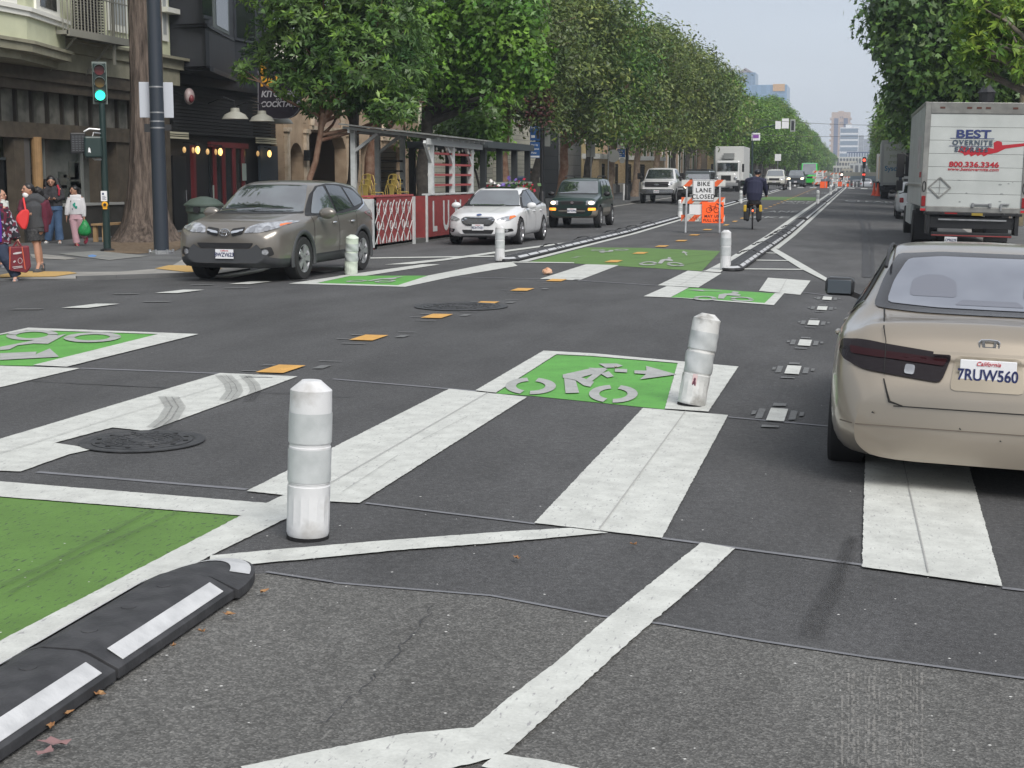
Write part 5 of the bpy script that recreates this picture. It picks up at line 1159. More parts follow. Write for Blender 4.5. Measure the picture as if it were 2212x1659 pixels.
rA, VA = person('person in red and black plaid jacket carrying a maroon tote bag at the left edge', (28, 607), 143, .0, J, ('pale', (.55, .32, .24)), [
    ('jacket', PLAID, [('t', [zc(-10, 1040), zc(-10, 800), zc(-10, 600), zc(-20, 480)], [(.21, .15), (.2, .15), (.2, .14), (.09, .08)]), ('t', [zc(70, 530), zc(180, 740, .02), zc(245, 960, -.02)], [.1, .095, .075]), ('t', [zc(-120, 530), zc(-190, 740), zc(-200, 900)], [.09, .085, .06]), ]),
    ('purple_shirt', cloth('purple', (.09, .02, .3)), [('t', [zc(8, 1000, -.1), zc(5, 800, -.12), zc(8, 500, -.08)], [(.05, .08), (.06, .08), (.04, .06)])]),
    ('trousers', JE, [('t', [zc(-20, 980), zc(-20, 1080)], [(.17, .13), (.17, .13)]), ('t', [zc(30, 1060, -.03), zc(100, 1260, -.1), zc(200, 1440, -.06), zc(218, 1500, -.05)], [.115, .1, .095, .09]), ('t', [zc(-60, 1060, .03), zc(-70, 1260, .12), zc(-125, 1480, .28)], [.11, .095, .08])]),
    ('cuff', cloth('black_cuff', (.01, .01, .012)), [('t', [zc(238, 940, -.02), zc(258, 975, -.03)], [.07, .05])]),
    ('shoe', mat('white_trainer', (.6, .6, .62), .6, c2=(.03, .03, .05), ns=7), [('t', [zc(245, 1558, .0), zc(190, 1572, -.18)], [.04, .035])]),
    ('hair', mat('white_hair', (.55, .54, .52), .7), [('h', ((0, 0, .3), -.12), (.78, .8, .78))]),
], (zc(-22, 355), .12, (.9, -.3, 0)), [('wrR', (.05, 0, -1), (-.6, -.4, 0), .9), ('wrL', (0, 0, -1), (1, 0, 0), .4)])
TOTE = mat('tote_maroon', (.16, .01, .02), .6, c2=(.11, .008, .015), ns=5)
def hung(root, nm, label, cat): t_ = thing(nm, label, cat, root.location, root.rotation_euler[2]); return t_
tb = hung(rA, 'tote_bag', 'maroon reusable tote bag with orange piping carried by the plaid jacket person', 'bag')
def LV(root, bp, s): return lambda x, y, d=0.: Vector(((.16204*x-bp[0])/s, d, (bp[1]-351.1-.16204*y)/s))
L_ = LV(rA, (28, 607), 143); b = MB(); pts = [L_(130, 1070), L_(415, 1060), L_(432, 1370), L_(370, 1455), L_(135, 1420)]
b.prism([(p.x, p.z) for p in pts], -.2, -.04, 'y'); b.build('bag_body', TOTE, tb, bevel=.02)
b = MB(); b.tube([L_(200, 1070, -.19), L_(240, 1010, -.06), L_(270, 1000, -.05), L_(300, 1065, -.19)], .012, 8); b.tube([L_(200, 1070, -.05), L_(245, 1015, -.03), L_(275, 1005, -.03), L_(310, 1065, -.05)], .012, 8); b.build('handle', TOTE, tb)
b = MB(); b.bar(L_(155, 1070, -.205), L_(135, 1400, -.205), .014, .006, (0, 1, 0)); b.bar(L_(320, 1075, -.205), L_(350, 1400, -.205), .014, .006, (0, 1, 0)); b.build('orange_piping', mat('orange_piping', (.55, .1, .04), .6), tb)
WI = mat('tote_print', (.5, .46, .46), .7); b = MB()
b.bar(L_(175, 1365, -.206), L_(310, 1352, -.206), .01, .004, (0, 1, 0)); b.bar(L_(190, 1385, -.206), L_(315, 1368, -.206), .01, .004, (0, 1, 0)); b.tube([L_(285+30*math.cos(k), 1275+40*math.sin(k), -.206) for k in np.linspace(0, 6.28, 14)], .004, 5); b.prism([(p.x, p.z) for p in (L_(185, 1290), L_(215, 1265), L_(225, 1285), L_(200, 1305))], -.207, -.203, 'y')
b.prism([(p.x, p.z) for p in (L_(190, 1165), L_(240, 1150), L_(310, 1145), L_(310, 1165), L_(245, 1180), L_(195, 1180))], -.207, -.203, 'y'); b.build('printed_marks', WI, tb)
# partly hidden person behind
J = dict(pelvis=zc(-10, 900), waist=zc(-5, 760), chest=zc(10, 600), neck=zc(40, 460), shL=zc(-60, 480), elL=zc(-90, 640), wrL=zc(-90, 780), shR=zc(95, 490), elR=zc(110, 640, .1), wrR=zc(90, 780, .1), knL=zc(-30, 1120), anL=zc(-60, 1320), toL=zc(-70, 1390, -.15), knR=zc(20, 1130), anR=zc(15, 1330), toR=zc(30, 1385, -.1))
person('person in pale top and dark trousers mostly hidden behind the plaid jacket person', (0, 577), 122, .03, J, ('tan', (.40, .22, .15)), [
    ('top', cloth('pale_green', (.5, .53, .5)), [('t', [zc(0, 900), zc(10, 700), zc(20, 520), zc(40, 430)], [(.18, .13), (.17, .12), (.18, .12), (.09, .08)]), ('t', [zc(95, 470, .05), zc(112, 620, .1), zc(95, 740, .1)], [.08, .07, .055])]),
    ('trousers', cloth('olive_dark', (.02, .025, .02)), [('t', [zc(-10, 870), zc(-10, 960)], [(.17, .13), (.17, .12)]), ('t', [zc(25, 930), zc(20, 1130), zc(18, 1310)], [.11, .095, .08]), ('t', [zc(-50, 930), zc(-40, 1130), zc(-60, 1310)], [.11, .095, .08])]),
    ('shoe', mat('white_trainer', (.6, .6, .62), .6), [('t', [zc(5, 1375, .05), zc(38, 1385, -.12)], [.05, .042])]), ('shoe', mat('white_trainer', (.6, .6, .62), .6), [('t', [zc(-75, 1375, .05), zc(-60, 1385, -.12)], [.05, .042])]),
    ('hair', HAIR, [('h', ((0, 0, .25), -.2), (.8, .8, .8))])], (zc(60, 385, .1), .11, (.8, -.5, 0)), [('wrR', (0, 0, -1), (-1, 0, 0), .4)])
# woman in dark fleece with phone
J = dict(pelvis=zc(760, 560), waist=zc(755, 480), chest=zc(745, 370), neck=zc(715, 270), shL=zc(630, 290), elL=zc(620, 410, -.05), wrL=zc(690, 440, -.22), shR=zc(830, 300), elR=zc(870, 430, -.02), wrR=zc(745, 435, -.2),
         knL=zc(700, 820, .1), anL=zc(630, 1020, .2), toL=zc(600, 1068, .08), knR=zc(790, 800), anR=zc(800, 1020), toR=zc(800, 1075, -.18))
BJ = cloth('blue_jeans', (.035, .075, .15), (.06, .11, .2), 5)
person('woman with long black hair, dark fleece and blue jeans looking at her phone', (118, 525.5), 91.5, .03, J, ('tan', (.40, .22, .15)), [
    ('fleece', cloth('charcoal_fleece', (.03, .03, .034)), [('t', [zc(760, 540), zc(755, 460), zc(745, 350), zc(725, 265)], [(.19, .14), (.18, .14), (.19, .13), (.08, .07)]), ('t', [zc(640, 300), zc(622, 400, -.05), zc(675, 440, -.18)], [.085, .075, .05]), ('t', [zc(825, 310), zc(865, 420, -.03), zc(765, 450, -.18)], [.09, .085, .055])]),
    ('jeans', BJ, [('t', [zc(760, 520), zc(762, 600)], [(.17, .13), (.18, .14)]), ('t', [zc(790, 590), zc(790, 800), zc(800, 1030)], [.12, .095, .11]), ('t', [zc(725, 600, .05), zc(700, 810, .1), zc(635, 1030, .18)], [.115, .09, .105])]),
    ('backpack_strap', mat('red_strap', (.35, .02, .04), .7), [('t', [zc(800, 240, -.05), zc(822, 300, -.13), zc(815, 390, -.13)], [.03, .03, .025])]),
    ('shoe', mat('white_trainer_', (.6, .6, .58), .6), [('t', [zc(800, 1065, .02), zc(800, 1072, -.16)], [.05, .04])]), ('shoe', mat('white_trainer_', (.6, .6, .58), .6), [('t', [zc(635, 1060, .2), zc(600, 1068, .06)], [.045, .038])]),
    ('hair', HAIR, [('h', ((0, 0, .3), -.22), (.86, .86, .86)), ('t', [zc(650, 150, .05), zc(640, 250, .05), zc(620, 300, .05)], [.07, .07, .04]), ('t', [zc(780, 150, .05), zc(810, 250, .04), zc(850, 310, .02)], [.07, .08, .05]), ('t', [zc(720, 180, .1), zc(730, 300, .13)], [.12, .1])]),
    ('phone', INK, [('t', [zc(690, 425, -.27), zc(735, 420, -.27)], [(.01, .04), (.01, .04)])]),
], (zc(712, 185, -.05), .125, (-.1, -1, -.35)), [('wrL', (.9, -.3, .1), (0, .3, 1), .8), ('wrR', (-.9, -.3, .1), (0, .3, 1), .8)])
# girl in white sweatshirt
J = dict(pelvis=zc(1025, 690), waist=zc(1025, 600), chest=zc(1030, 480), neck=zc(1035, 385), shL=zc(955, 420), elL=zc(915, 560), wrL=zc(898, 700), shR=zc(1110, 420), elR=zc(1135, 560), wrR=zc(1140, 725, -.02),
         knL=zc(1000, 880), anL=zc(1020, 1060), toL=zc(1030, 1105, -.15), knR=zc(1090, 860), anR=zc(1140, 1010, .15), toR=zc(1140, 1075, .08))
PK = cloth('pink', (.5, .3, .34), (.56, .36, .4)); RS = mat('pink_red_shoe', (.35, .03, .07), .6)
rD, VD = person('girl in white sweatshirt and pink trousers walking with a green plastic bag', (166, 531), 94.5, .03, J, ('tan', (.40, .22, .15)), [
    ('sweatshirt', cloth('white', (.66, .66, .67), (.58, .58, .6), 4), [('t', [zc(1030, 660), zc(1028, 560), zc(1032, 450), zc(1038, 395)], [(.155, .12), (.165, .125), (.165, .115), (.075, .065)]), ('t', [zc(960, 425), zc(918, 560), zc(900, 670)], [.075, .07, .05]), ('t', [zc(1108, 425), zc(1135, 560), zc(1140, 690)], [.078, .07, .05])]),
    ('trousers', PK, [('t', [zc(1025, 650), zc(1025, 730)], [(.14, .11), (.15, .12)]), ('t', [zc(985, 720), zc(1000, 880), zc(1025, 1070)], [.1, .08, .085]), ('t', [zc(1065, 720), zc(1090, 860, .05), zc(1140, 990, .14)], [.1, .08, .075])]),
    ('shoe', RS, [('t', [zc(1015, 1095, .04), zc(1040, 1102, -.13)], [.045, .038])]), ('shoe', RS, [('t', [zc(1170, 1000, .2), zc(1160, 1040, .16), zc(1140, 1072, .08)], [.035, .045, .04])]),
    ('hair', HAIR, [('h', ((0, 0, .28), -.2), (.84, .84, .84)), ('t', [zc(1070, 290, .06), zc(1090, 360, .05), zc(1085, 385, .03)], [.06, .05, .02])]),
], (zc(1015, 318), .115, (-.8, -.6, -.05)), [('wrL', (-.05, 0, -1), (1, 0, 0), .3), ('wrR', (0, 0, -1), (-1, -.3, 0), 1.)], h=.86)
b = MB(); L2 = LV(rD, (166, 531), 94.5)
for dx, dy, a in ((-12, 520, .035), (14, 560, .03), (-2, 500, .02)): b.ell(L2(1020+dx, dy, -.125), (a, .012, a*1.1), 8, 6)
b.tube([L2(1000, 545, -.13), L2(1050, 545, -.13)], .015, 6); b.build('green_print', mat('teal_print', (.02, .3, .22), .7), rD)
b = MB(); b.ell(L2(965, 470, -.12), (.012, .01, .02), 6, 5); b.ell(L2(1045, 560, -.12), (.015, .01, .012), 6, 5); b.ell(L2(985, 580, -.12), (.012, .01, .015), 6, 5); b.build('dark_print', INK, rD)
gb = MB(); gb.tube([L2(1145, 735, -.03), L2(1145, 790, -.03), L2(1142, 850, -.03), L2(1140, 920, -.03), L2(1140, 965, -.03)], [(.03, .03), (.09, .06), (.145, .09), (.165, .1), (.1, .07)], 14, ref=(1, 0, 0))
o = gb.build('plastic_bag', mat('green_plastic', (.01, .2, .05), .3, c2=(.02, .3, .08), ns=14, bump=.8, bs=18), None, smooth=True, ang=80); tag(o, 'green plastic shopping bag hanging from the girl in pink trousers', 'bag'); o.location = rD.location; o.rotation_euler = rD.rotation_euler
# cyclist seen from behind
def zk(x, y, d=0.): return (1106+.25*x, 276.5+.25*y, d)
J = dict(pelvis=zk(2085, 640), waist=zk(2085, 570, -.02), chest=zk(2090, 480, .1), neck=zk(2105, 430, .22), shL=zk(2025, 455, .18), elL=zk(2010, 530, .35), wrL=zk(1998, 580, .55), shR=zk(2165, 455, .18), elR=zk(2182, 530, .35), wrR=zk(2190, 590, .55),
         knL=zk(2035, 690, .35), anL=zk(2035, 785, .2), toL=zk(2030, 800, .35), knR=zk(2130, 690, .35), anR=zk(2130, 790, .2), toR=zk(2125, 805, .35))
NVY = cloth('navy', (.012, .014, .04)); BK = cloth('black', (.008, .008, .01))
rC, VC = person('cyclist in navy jacket and dark helmet riding away in the bike lane', (1625, 495.5), 66.5, 0, J, ('tan', (.40, .22, .15)), [
    ('jacket', NVY, [('t', [zk(2085, 625), zk(2087, 570), zk(2092, 480, .12), zk(2102, 430, .2)], [(.22, .17), (.26, .18), (.27, .19), (.12, .12)]), ('t', [zk(2035, 450, .18), zk(2008, 530, .35), zk(2000, 575, .5)], [.11, .085, .05]), ('t', [zk(2158, 450, .18), zk(2184, 530, .35), zk(2190, 580, .5)], [.11, .085, .05])]),
    ('trousers', BK, [('t', [zk(2088, 600), zk(2088, 660)], [(.2, .16), (.19, .16)]), ('t', [zk(2055, 650, .05), zk(2035, 690, .33), zk(2035, 775, .2)], [.11, .085, .06]), ('t', [zk(2120, 650, .05), zk(2132, 690, .33), zk(2130, 780, .2)], [.11, .085, .06])]),
    ('shoe', BK, [('t', [zk(2035, 790, .15), zk(2030, 798, .35)], [.05, .045])]), ('shoe', BK, [('t', [zk(2130, 795, .15), zk(2125, 803, .35)], [.05, .045])]),
    ('helmet', mat('helmet_black', (.012, .014, .02), .35), [('h', ((0, 0, .32), -.05), (.95, 1.1, .78))]),
], (zk(2112, 393, .28), .12, (.1, 1, -.1)), [('wrL', (0, 1, 0), (0, 0, -1), .8), ('wrR', (0, 1, 0), (0, 0, -1), .8)])
bk = thing('bicycle', 'black utility bicycle with yellow and black panniers ridden by the cyclist', 'bicycle', rC.location, rC.rotation_euler[2])
def torus(b, c, r, w_, n=32, ax='x'):
    b.tube([Vector((c[0], c[1]+r*math.cos(k), c[2]+r*math.sin(k))) for k in np.linspace(0, 2*math.pi, n)], w_, 8, cap=False)
for y in (-.1, 1.0):
    b = MB(); torus(b, (0, y, .34), .32, .025); wl = b.build('wheel', TYRE, bk, smooth=True)
    b = MB()
    for k in range(12): a = k*math.pi/6; b.bar((0, y, .34), (0, y+.3*math.cos(a), .34+.3*math.sin(a)), .003)
    b.cyl((-.04, y, .34), (.04, y, .34), .02, n=10); b.build('spokes', STEEL, wl)
b = MB(); b.tube([(0, -.1, .34), (0, .35, .32), (0, .2, .85)], .016, 8); b.tube([(0, .35, .32), (0, .85, .8), (0, .22, .78)], .018, 8); b.tube([(0, 1.0, .34), (0, .85, .9)], .016, 8); b.tube([(-.3, .7, 1.05), (0, .82, 1.0), (.3, .7, 1.05)], .014, 8); b.bar((0, -.1, .34), (0, .2, .75), .02); b.build('frame', BLACK, bk)
b = MB(); b.ell((0, .12, .9), (.09, .14, .04)); b.build('saddle', RUBBER, bk, smooth=True)
b = MB(); b.bx(-.08, .08, -.35, .12, .70, .73); b.build('rear_rack', BLACK, bk)
for s in (-1, 1):
    b = MB(); b.bx(s*.2-.09, s*.2+.09, -.38, .05, .3, .7); q = b.build('pannier', mat('pannier_black', (.012, .013, .015), .6), bk, bevel=.04)
    b = MB(); b.bx(s*.25-.05, s*.25+.05, -.40, .0, .58, .8); b.build('yellow_flap', mat('yellow_fabric', (.5, .33, .02), .6), q, bevel=.03)
b = MB(); b.ell((0, -.40, .62), (.025, .02, .03)); b.build('tail_light', mat('lit_tail', (1, .1, .05), .3, emit=(1, .12, .04), es=3), bk, smooth=True)
b = MB(); b.tube([(0, -.1+.345*math.cos(k), .34+.36*math.sin(k)) for k in np.linspace(.4, 2.6, 12)], (.03), 6); b.build('mudguard', BLACK, bk)
# roadside worker
def zw(x, y, d=0.): return (1659+.25*x, 276.5+.25*y, d)
J = dict(pelvis=zw(997, 505), waist=zw(1000, 490), chest=zw(1002, 465), neck=zw(1006, 445), shL=zw(985, 455), elL=zw(978, 485), wrL=zw(982, 505), shR=zw(1022, 455), elR=zw(1030, 482), wrR=zw(1026, 505), knL=zw(990, 545), anL=zw(988, 582), toL=zw(985, 588, -.15), knR=zw(1006, 545), anR=zw(1006, 582), toR=zw(1008, 588, -.15))
person('road worker in yellow-green safety vest standing beside the two cones', (1908.5, 423.5), 26.2, .0, J, ('brown', (.15, .07, .04)), [
    ('dark_shirt', BK, [('t', [zw(1000, 500), zw(1002, 470), zw(1005, 446)], [(.18, .13), (.2, .14), (.1, .08)]), ('t', [zw(986, 455), zw(977, 485), zw(982, 500)], [.09, .08, .06]), ('t', [zw(1020, 455), zw(1030, 482), zw(1026, 500)], [.09, .08, .06])]),
    ('safety_vest', mat('hi_vis', (.35, .6, .03), .6, emit=(.4, .8, .03), es=.12), [('t', [zw(1001, 502), zw(1002, 468), zw(1003, 452)], [(.21, .17), (.21, .17), (.15, .13)])]),
    ('trousers', cloth('brown_work', (.06, .05, .045)), [('t', [zw(999, 498), zw(999, 515)], [(.19, .15), (.18, .14)]), ('t', [zw(992, 515), zw(990, 545), zw(988, 582)], [.11, .095, .08]), ('t', [zw(1005, 515), zw(1006, 545), zw(1007, 582)], [.11, .095, .08])]),
    ('hood', BK, [('h', ((0, 0, .2), -.15), (.9, .95, .95))])], (zw(1010, 430), .125, (.5, -.8, 0)), [('wrL', (0, 0, -1), (1, 0, 0), .5), ('wrR', (0, 0, -1), (-1, 0, 0), .5)])
# pedestrian in maroon hood behind the pay station
J = dict(pelvis=(1148, 410, 0), waist=(1147, 402, 0), chest=(1147, 388, 0), neck=(1146, 378, 0), shL=(1138, 382, 0), elL=(1136, 396, 0), wrL=(1138, 408, 0), shR=(1156, 382, 0), elR=(1159, 396, 0), wrR=(1157, 408, 0), knL=(1144, 428, .0), anL=(1142, 446, 0), toL=(1140, 450, -.1), knR=(1151, 428, 0), anR=(1152, 446, 0), toR=(1150, 450, -.1))
person('pedestrian in dark maroon top walking past the dark-roofed parklet', (1147, 450), 43, .03, J, ('tan', (.40, .22, .15)), [
    ('top', cloth('dark_maroon', (.06, .012, .02)), [('t', [(1148, 414, 0), (1147, 400, 0), (1147, 384, 0), (1146, 376, 0)], [(.22, .16), (.22, .16), (.22, .14), (.1, .09)]), ('t', [(1139, 382, 0), (1136, 396, 0), (1138, 406, 0)], [.1, .09, .06]), ('t', [(1156, 382, 0), (1159, 396, 0), (1157, 406, 0)], [.1, .09, .06])]),
    ('trousers', BK, [('t', [(1148, 408, 0), (1148, 416, 0)], [(.19, .14), (.18, .13)]), ('t', [(1145, 416, 0), (1144, 446, 0)], [.1, .08]), ('t', [(1151, 416, 0), (1152, 446, 0)], [.1, .08])]),
    ('hair', HAIR, [('h', ((0, 0, .2), -.15), (.85, .9, .9))])], ((1146, 371, 0), .12, (-.7, -.7, 0)), [('wrL', (0, 0, -1), (1, 0, 0), .5), ('wrR', (0, 0, -1), (-1, 0, 0), .5)])
# ================================================================ street furniture
def post_mesh(b, h=.72, r=.1, bend=None, dent=0):
    prof = [(r*.93, 0), (r, .02), (r, h*.33), (r*.96, h*.335), (r*.96, h*.345), (r*.985, h*.35), (r*.985, h*.58), (r*.95, h*.585), (r*.95, h*.6), (r*.985, h*.605), (r*.985, h*.82), (r*.97, h*.9), (r*.97, h*.94), (r*.52, h*.992), (r*.46, h)]
    n = 32; vs = []; fs = []
    dense = []
    for (a, z), (c, y) in zip(prof, prof[1:]):
        k = max(1, int((y-z)/.03)); dense += [(a+(c-a)*i/k, z+(y-z)*i/k) for i in range(k)]
    dense.append(prof[-1])
    for rr, z in dense:
        for j in range(n):
            an = 2*math.pi*j/n; q = rr
            if z < h*.31 and z > .03: q -= .004*(j % 2)
            if dent: q += dent*math.sin(z*38+an*2)*math.cos(an*1+z*9)*min(1, z*6)*(1 if z < h*.92 else .3)
            vs.append((q*math.cos(an), q*math.sin(an), z))
    for i in range(len(dense)-1):
        for j in range(n): fs.append((i*n+j, i*n+(j+1) % n, (i+1)*n+(j+1) % n, (i+1)*n+j))
    fs += [tuple(range(n-1, -1, -1)), tuple((len(dense)-1)*n+j for j in range(n))]
    return b.add(vs, fs)
REFL = mat('reflective_band', (.50, .525, .53), .35, c2=(.40, .425, .43), ns=9, nd=9)
def post(label, X, Y, h=.72, tilt=(0, 0), dent=0, grime=WHITE, group='white flexible lane posts', r_=.098, full=True, rz=0):
    t = thing('lane_post', label, 'bollard', (X, Y, zg(X, Y)+.015), 0, group); t.rotation_euler = (tilt[0], tilt[1], rz)
    b = MB(); post_mesh(b, h, r_, dent=dent); b.build('post_body', grime, t, smooth=True, ang=24)
    for z0, z1 in ((.36, .57), (.61, .80)):
        b = MB(); n = 32; vs = []
        for z in np.linspace(h*z0, h*z1, 7):
            for j in range(n):
                an = 2*math.pi*j/n; q = r_*.988+.0025
                if dent: q += dent*math.sin(z*38+an*2)*math.cos(an+z*9)*min(1, z*6)
                vs.append((q*math.cos(an), q*math.sin(an), z))
        b.add(vs, [(i*n+j, i*n+(j+1) % n, (i+1)*n+(j+1) % n, (i+1)*n+j) for i in range(6) for j in range(n)]); b.build('reflective_band', REFL, t, smooth=True)
    b = MB(); b.lathe([(r_*1.0, -.012), (r_*1.0, .004), (r_*.9, .006)], 24); b.build('base_ring', DARK, t)
    return t
GRIMY = mat('grimy_white_plastic', (.58, .59, .58), .5, c2=(.2, .19, .17), ns=7, nd=8, contrast=(.52, .7), bump=.2)
CLEAN = mat('post_white', (.60, .61, .62), .45, c2=(.33, .32, .30), ns=7, nd=9, contrast=(.50, .78), bump=.06)
x, y = G(665, 1163); post('tall clean white post standing nearest the camera beside the green lane', x, y, .745, (R(-1), R(2.2)), grime=CLEAN, r_=.101)
x, y = G(1493, 878); p2 = post('battered dirty white post leaning over the green bicycle box', x, y, .71, (R(-6), R(9)), .006, GRIMY, r_=.108, rz=R(0))
b = MB(); b.bx(-.018, .018, -.105, -.103, .12, .24); q = b.build('sticker', mat('sticker_white', (.6, .45, .45), .5), p2)
b = MB(); b.ell((0, -.106, .2), (.009, .002, .014)); b.ell((0, -.106, .165), (.014, .002, .03)); b.build('sticker_print', mat('sticker_dark', (.12, .04, .06), .5), q)
x, y = G(758, 594); post('crumpled greenish-white post leaning in front of the taupe SUV', x, y, .70, (R(8), R(6)), .009, mat('greenish_white', (.60, .66, .58), .4, c2=(.5, .55, .48), ns=6), r_=.115)
x, y = G(1080, 565); post('white post at the rounded end of the left rubber kerb', x, y, .72, grime=CLEAN)
x, y = G(1567, 584); post('white post at the rounded end of the right rubber kerb', x, y, .73, grime=CLEAN)
for (x, y, h, lab) in ((1469, 471, .72, 'white post just left of the bike lane barricade'), (1600, 440, .72, 'white post just left of the cyclist'), (1766, 441, .75, 'white post at the break in the right rubber kerb'), (1794, 422.5, .75, 'second white post beyond the break in the right rubber kerb'),
                       (1806, 413.5, .75, 'third white post beyond the break in the right rubber kerb'), (1706, 411, .75, 'white post in front of the white mid-size pickup'), (1641, 424, .72, 'white post just right of the cyclist'), (1742, 402.5, .8, 'white post in front of the dark grey SUV')):
    X, Y = G(x, y); post(lab, X, Y, h, r_=.095)
for k, (X, Y) in enumerate([(-3.4+.4*i, 166+6*i) for i in range(7)]+[(-7.6, 170), (-7.6, 180)]):
    post('small far white post in the row past the next crossing', X, Y, .8, group='far white posts past the next crossing')
# rubber kerb modules
STRIP = mat('white_reflective_strip', (.54, .55, .56), .4, c2=(.43, .44, .45), ns=12, nd=8, bump=.15)
def module(label, cap=False):
    t = thing('lane_separator', label, 'lane separator', group='rubber lane separator modules'); L, W, h = 1.0, .42, .095
    sec = [(-W/2, 0), (-W/2, .035), (-W/2+.10, h-.012), (-W/2+.14, h), (W/2-.14, h), (W/2-.10, h-.012), (W/2, .035), (W/2, 0)]
    b = MB(); b.prism(sec, .004, L-.004, 'y')
    for k in range(3): b.cyl((0, .2+.3*k, h-.001), (0, .2+.3*k, h+.003), .03, n=14)
    b.build('module_body', RUBBER, t, bevel=.008)
    for s in (-1, 1):
        d = Vector((s*.10, 0, -(h-.012-.035))); c = Vector((s*(W/2-.05), L/2, (h-.012+.035)/2)); a = math.atan2(-(h-.047), .10)
        b = MB(); b.box(c+Vector((s*.004, 0, .004)), (.068, L*.86, .004), Matrix.Rotation(s*math.radians(30.5), 3, 'Y')); b.build('reflective_strip', STRIP, t, bevel=.004)
    return t
def endcap(label):
    t = thing('separator_end_cap', label, 'lane separator', group='rounded rubber kerb ends'); W, h, n = .42, .095, 20
    def shape(s, z, k=.0): return [(s*W/2*math.cos(a)*1.0, -s*.46*math.sin(a), z) for a in np.linspace(math.pi, 0, n)]
    b = MB(); r0, r1, r2, r3 = shape(1, 0), shape(1, .035), shape(.45, h-.012), shape(.2, h-.004)
    vs = r0+r1+r2+r3; fs = []
    for i in range(3):
        for j in range(n-1): fs.append((i*n+j, i*n+j+1, (i+1)*n+j+1, (i+1)*n+j))
    fs += [tuple(3*n+j for j in range(n)), tuple(range(n-1, -1, -1)), (0, n, 2*n, 3*n, 4*n-1, 3*n-1, 2*n-1, n-1)]
    b.add(vs, fs); b.build('cap_body', RUBBER, t, smooth=True, ang=30)
    b = MB(); a1 = [tuple(Vector(p)+Vector((0, 0, .004))) for p in shape(.94, .0405)]; a2 = [tuple(Vector(p)+Vector((0, 0, .004))) for p in shape(.62, .0680)]; m_ = range(3, n-3)
    vs = [a1[j] for j in m_]+[a2[j] for j in m_]; k = len(list(m_)); b.add(vs, [(j, j+1, k+j+1, k+j) for j in range(k-1)]); b.build('white_cap_band', STRIP, t)
    return t
LAB_N = 'black rubber kerb module beside the near green lane, '
LAB_L = 'rubber kerb module in the long left row between traffic lane and bike lane'; LAB_R = 'rubber kerb module in the long right row between bike lane and right lane'
mod = module(LAB_N+'the one ending in the rounded cap'); ec = endcap('rounded rubber end cap of the near kerb at lower left')
kx = -2.62; kd = R(1.0)
def place(o, X, Y, rz=0.):
    o.location = (X, Y, zg(X, Y)+.016); o.rotation_euler = (math.atan(zg(X, Y+1)-zg(X, Y)), 0, rz)
place(mod, kx, 4.40, kd); place(ec, kx, 4.40+1.0, kd); ec.rotation_euler = (0, 0, R(180)+kd)
for k, lab in ((1, 'second from the rounded cap'), (2, 'third, at the lower left corner'), (3, 'last, cut by the bottom left corner')):
    c = dup(mod, (0, 0, 0), label=LAB_N+lab); place(c, kx+.017*k, 4.40-1.01*k, kd)
gap = {28, 29, 56, 57, 90}
for nm, x0, Y0, lab, fx in (('L', None, 29.9, LAB_L, lambda Y: xl(Y)-.36), ('R', None, 27.9, LAB_R, lambda Y: xr(Y)-.13)):
    for k in range(118):
        Y = Y0+1.02*k
        if k in gap or Y > 146: continue
        c = dup(mod, (0, 0, 0), label=lab); place(c, fx(Y), Y)
    c = dup(ec, (0, 0, 0), label='rounded end of the long %s rubber kerb row beside the white post' % ('left' if nm == 'L' else 'right')); place(c, fx(Y0), Y0-.01)
    hump = None
    for Y in (Y0+4.3, Y0+8.6, Y0+13.2, Y0+15.4, Y0+17.5, Y0+21):
        h = thing('loose_rubber_strap', 'curled black rubber strap lifted off the %s kerb row' % ('left' if nm == 'L' else 'right'), 'strap', (fx(Y), Y, zg(fx(Y), Y)+.09), 0, 'curled rubber straps on the kerb rows')
        b = MB(); P = [(-.26+.52*i/12, .05*math.sin(i), .085*math.sin(math.pi*i/12)) for i in range(13)]
        for p, q in zip(P, P[1:]): b.bar(p, q, .09, .012)
        b.build('strap', RUBBER, h)
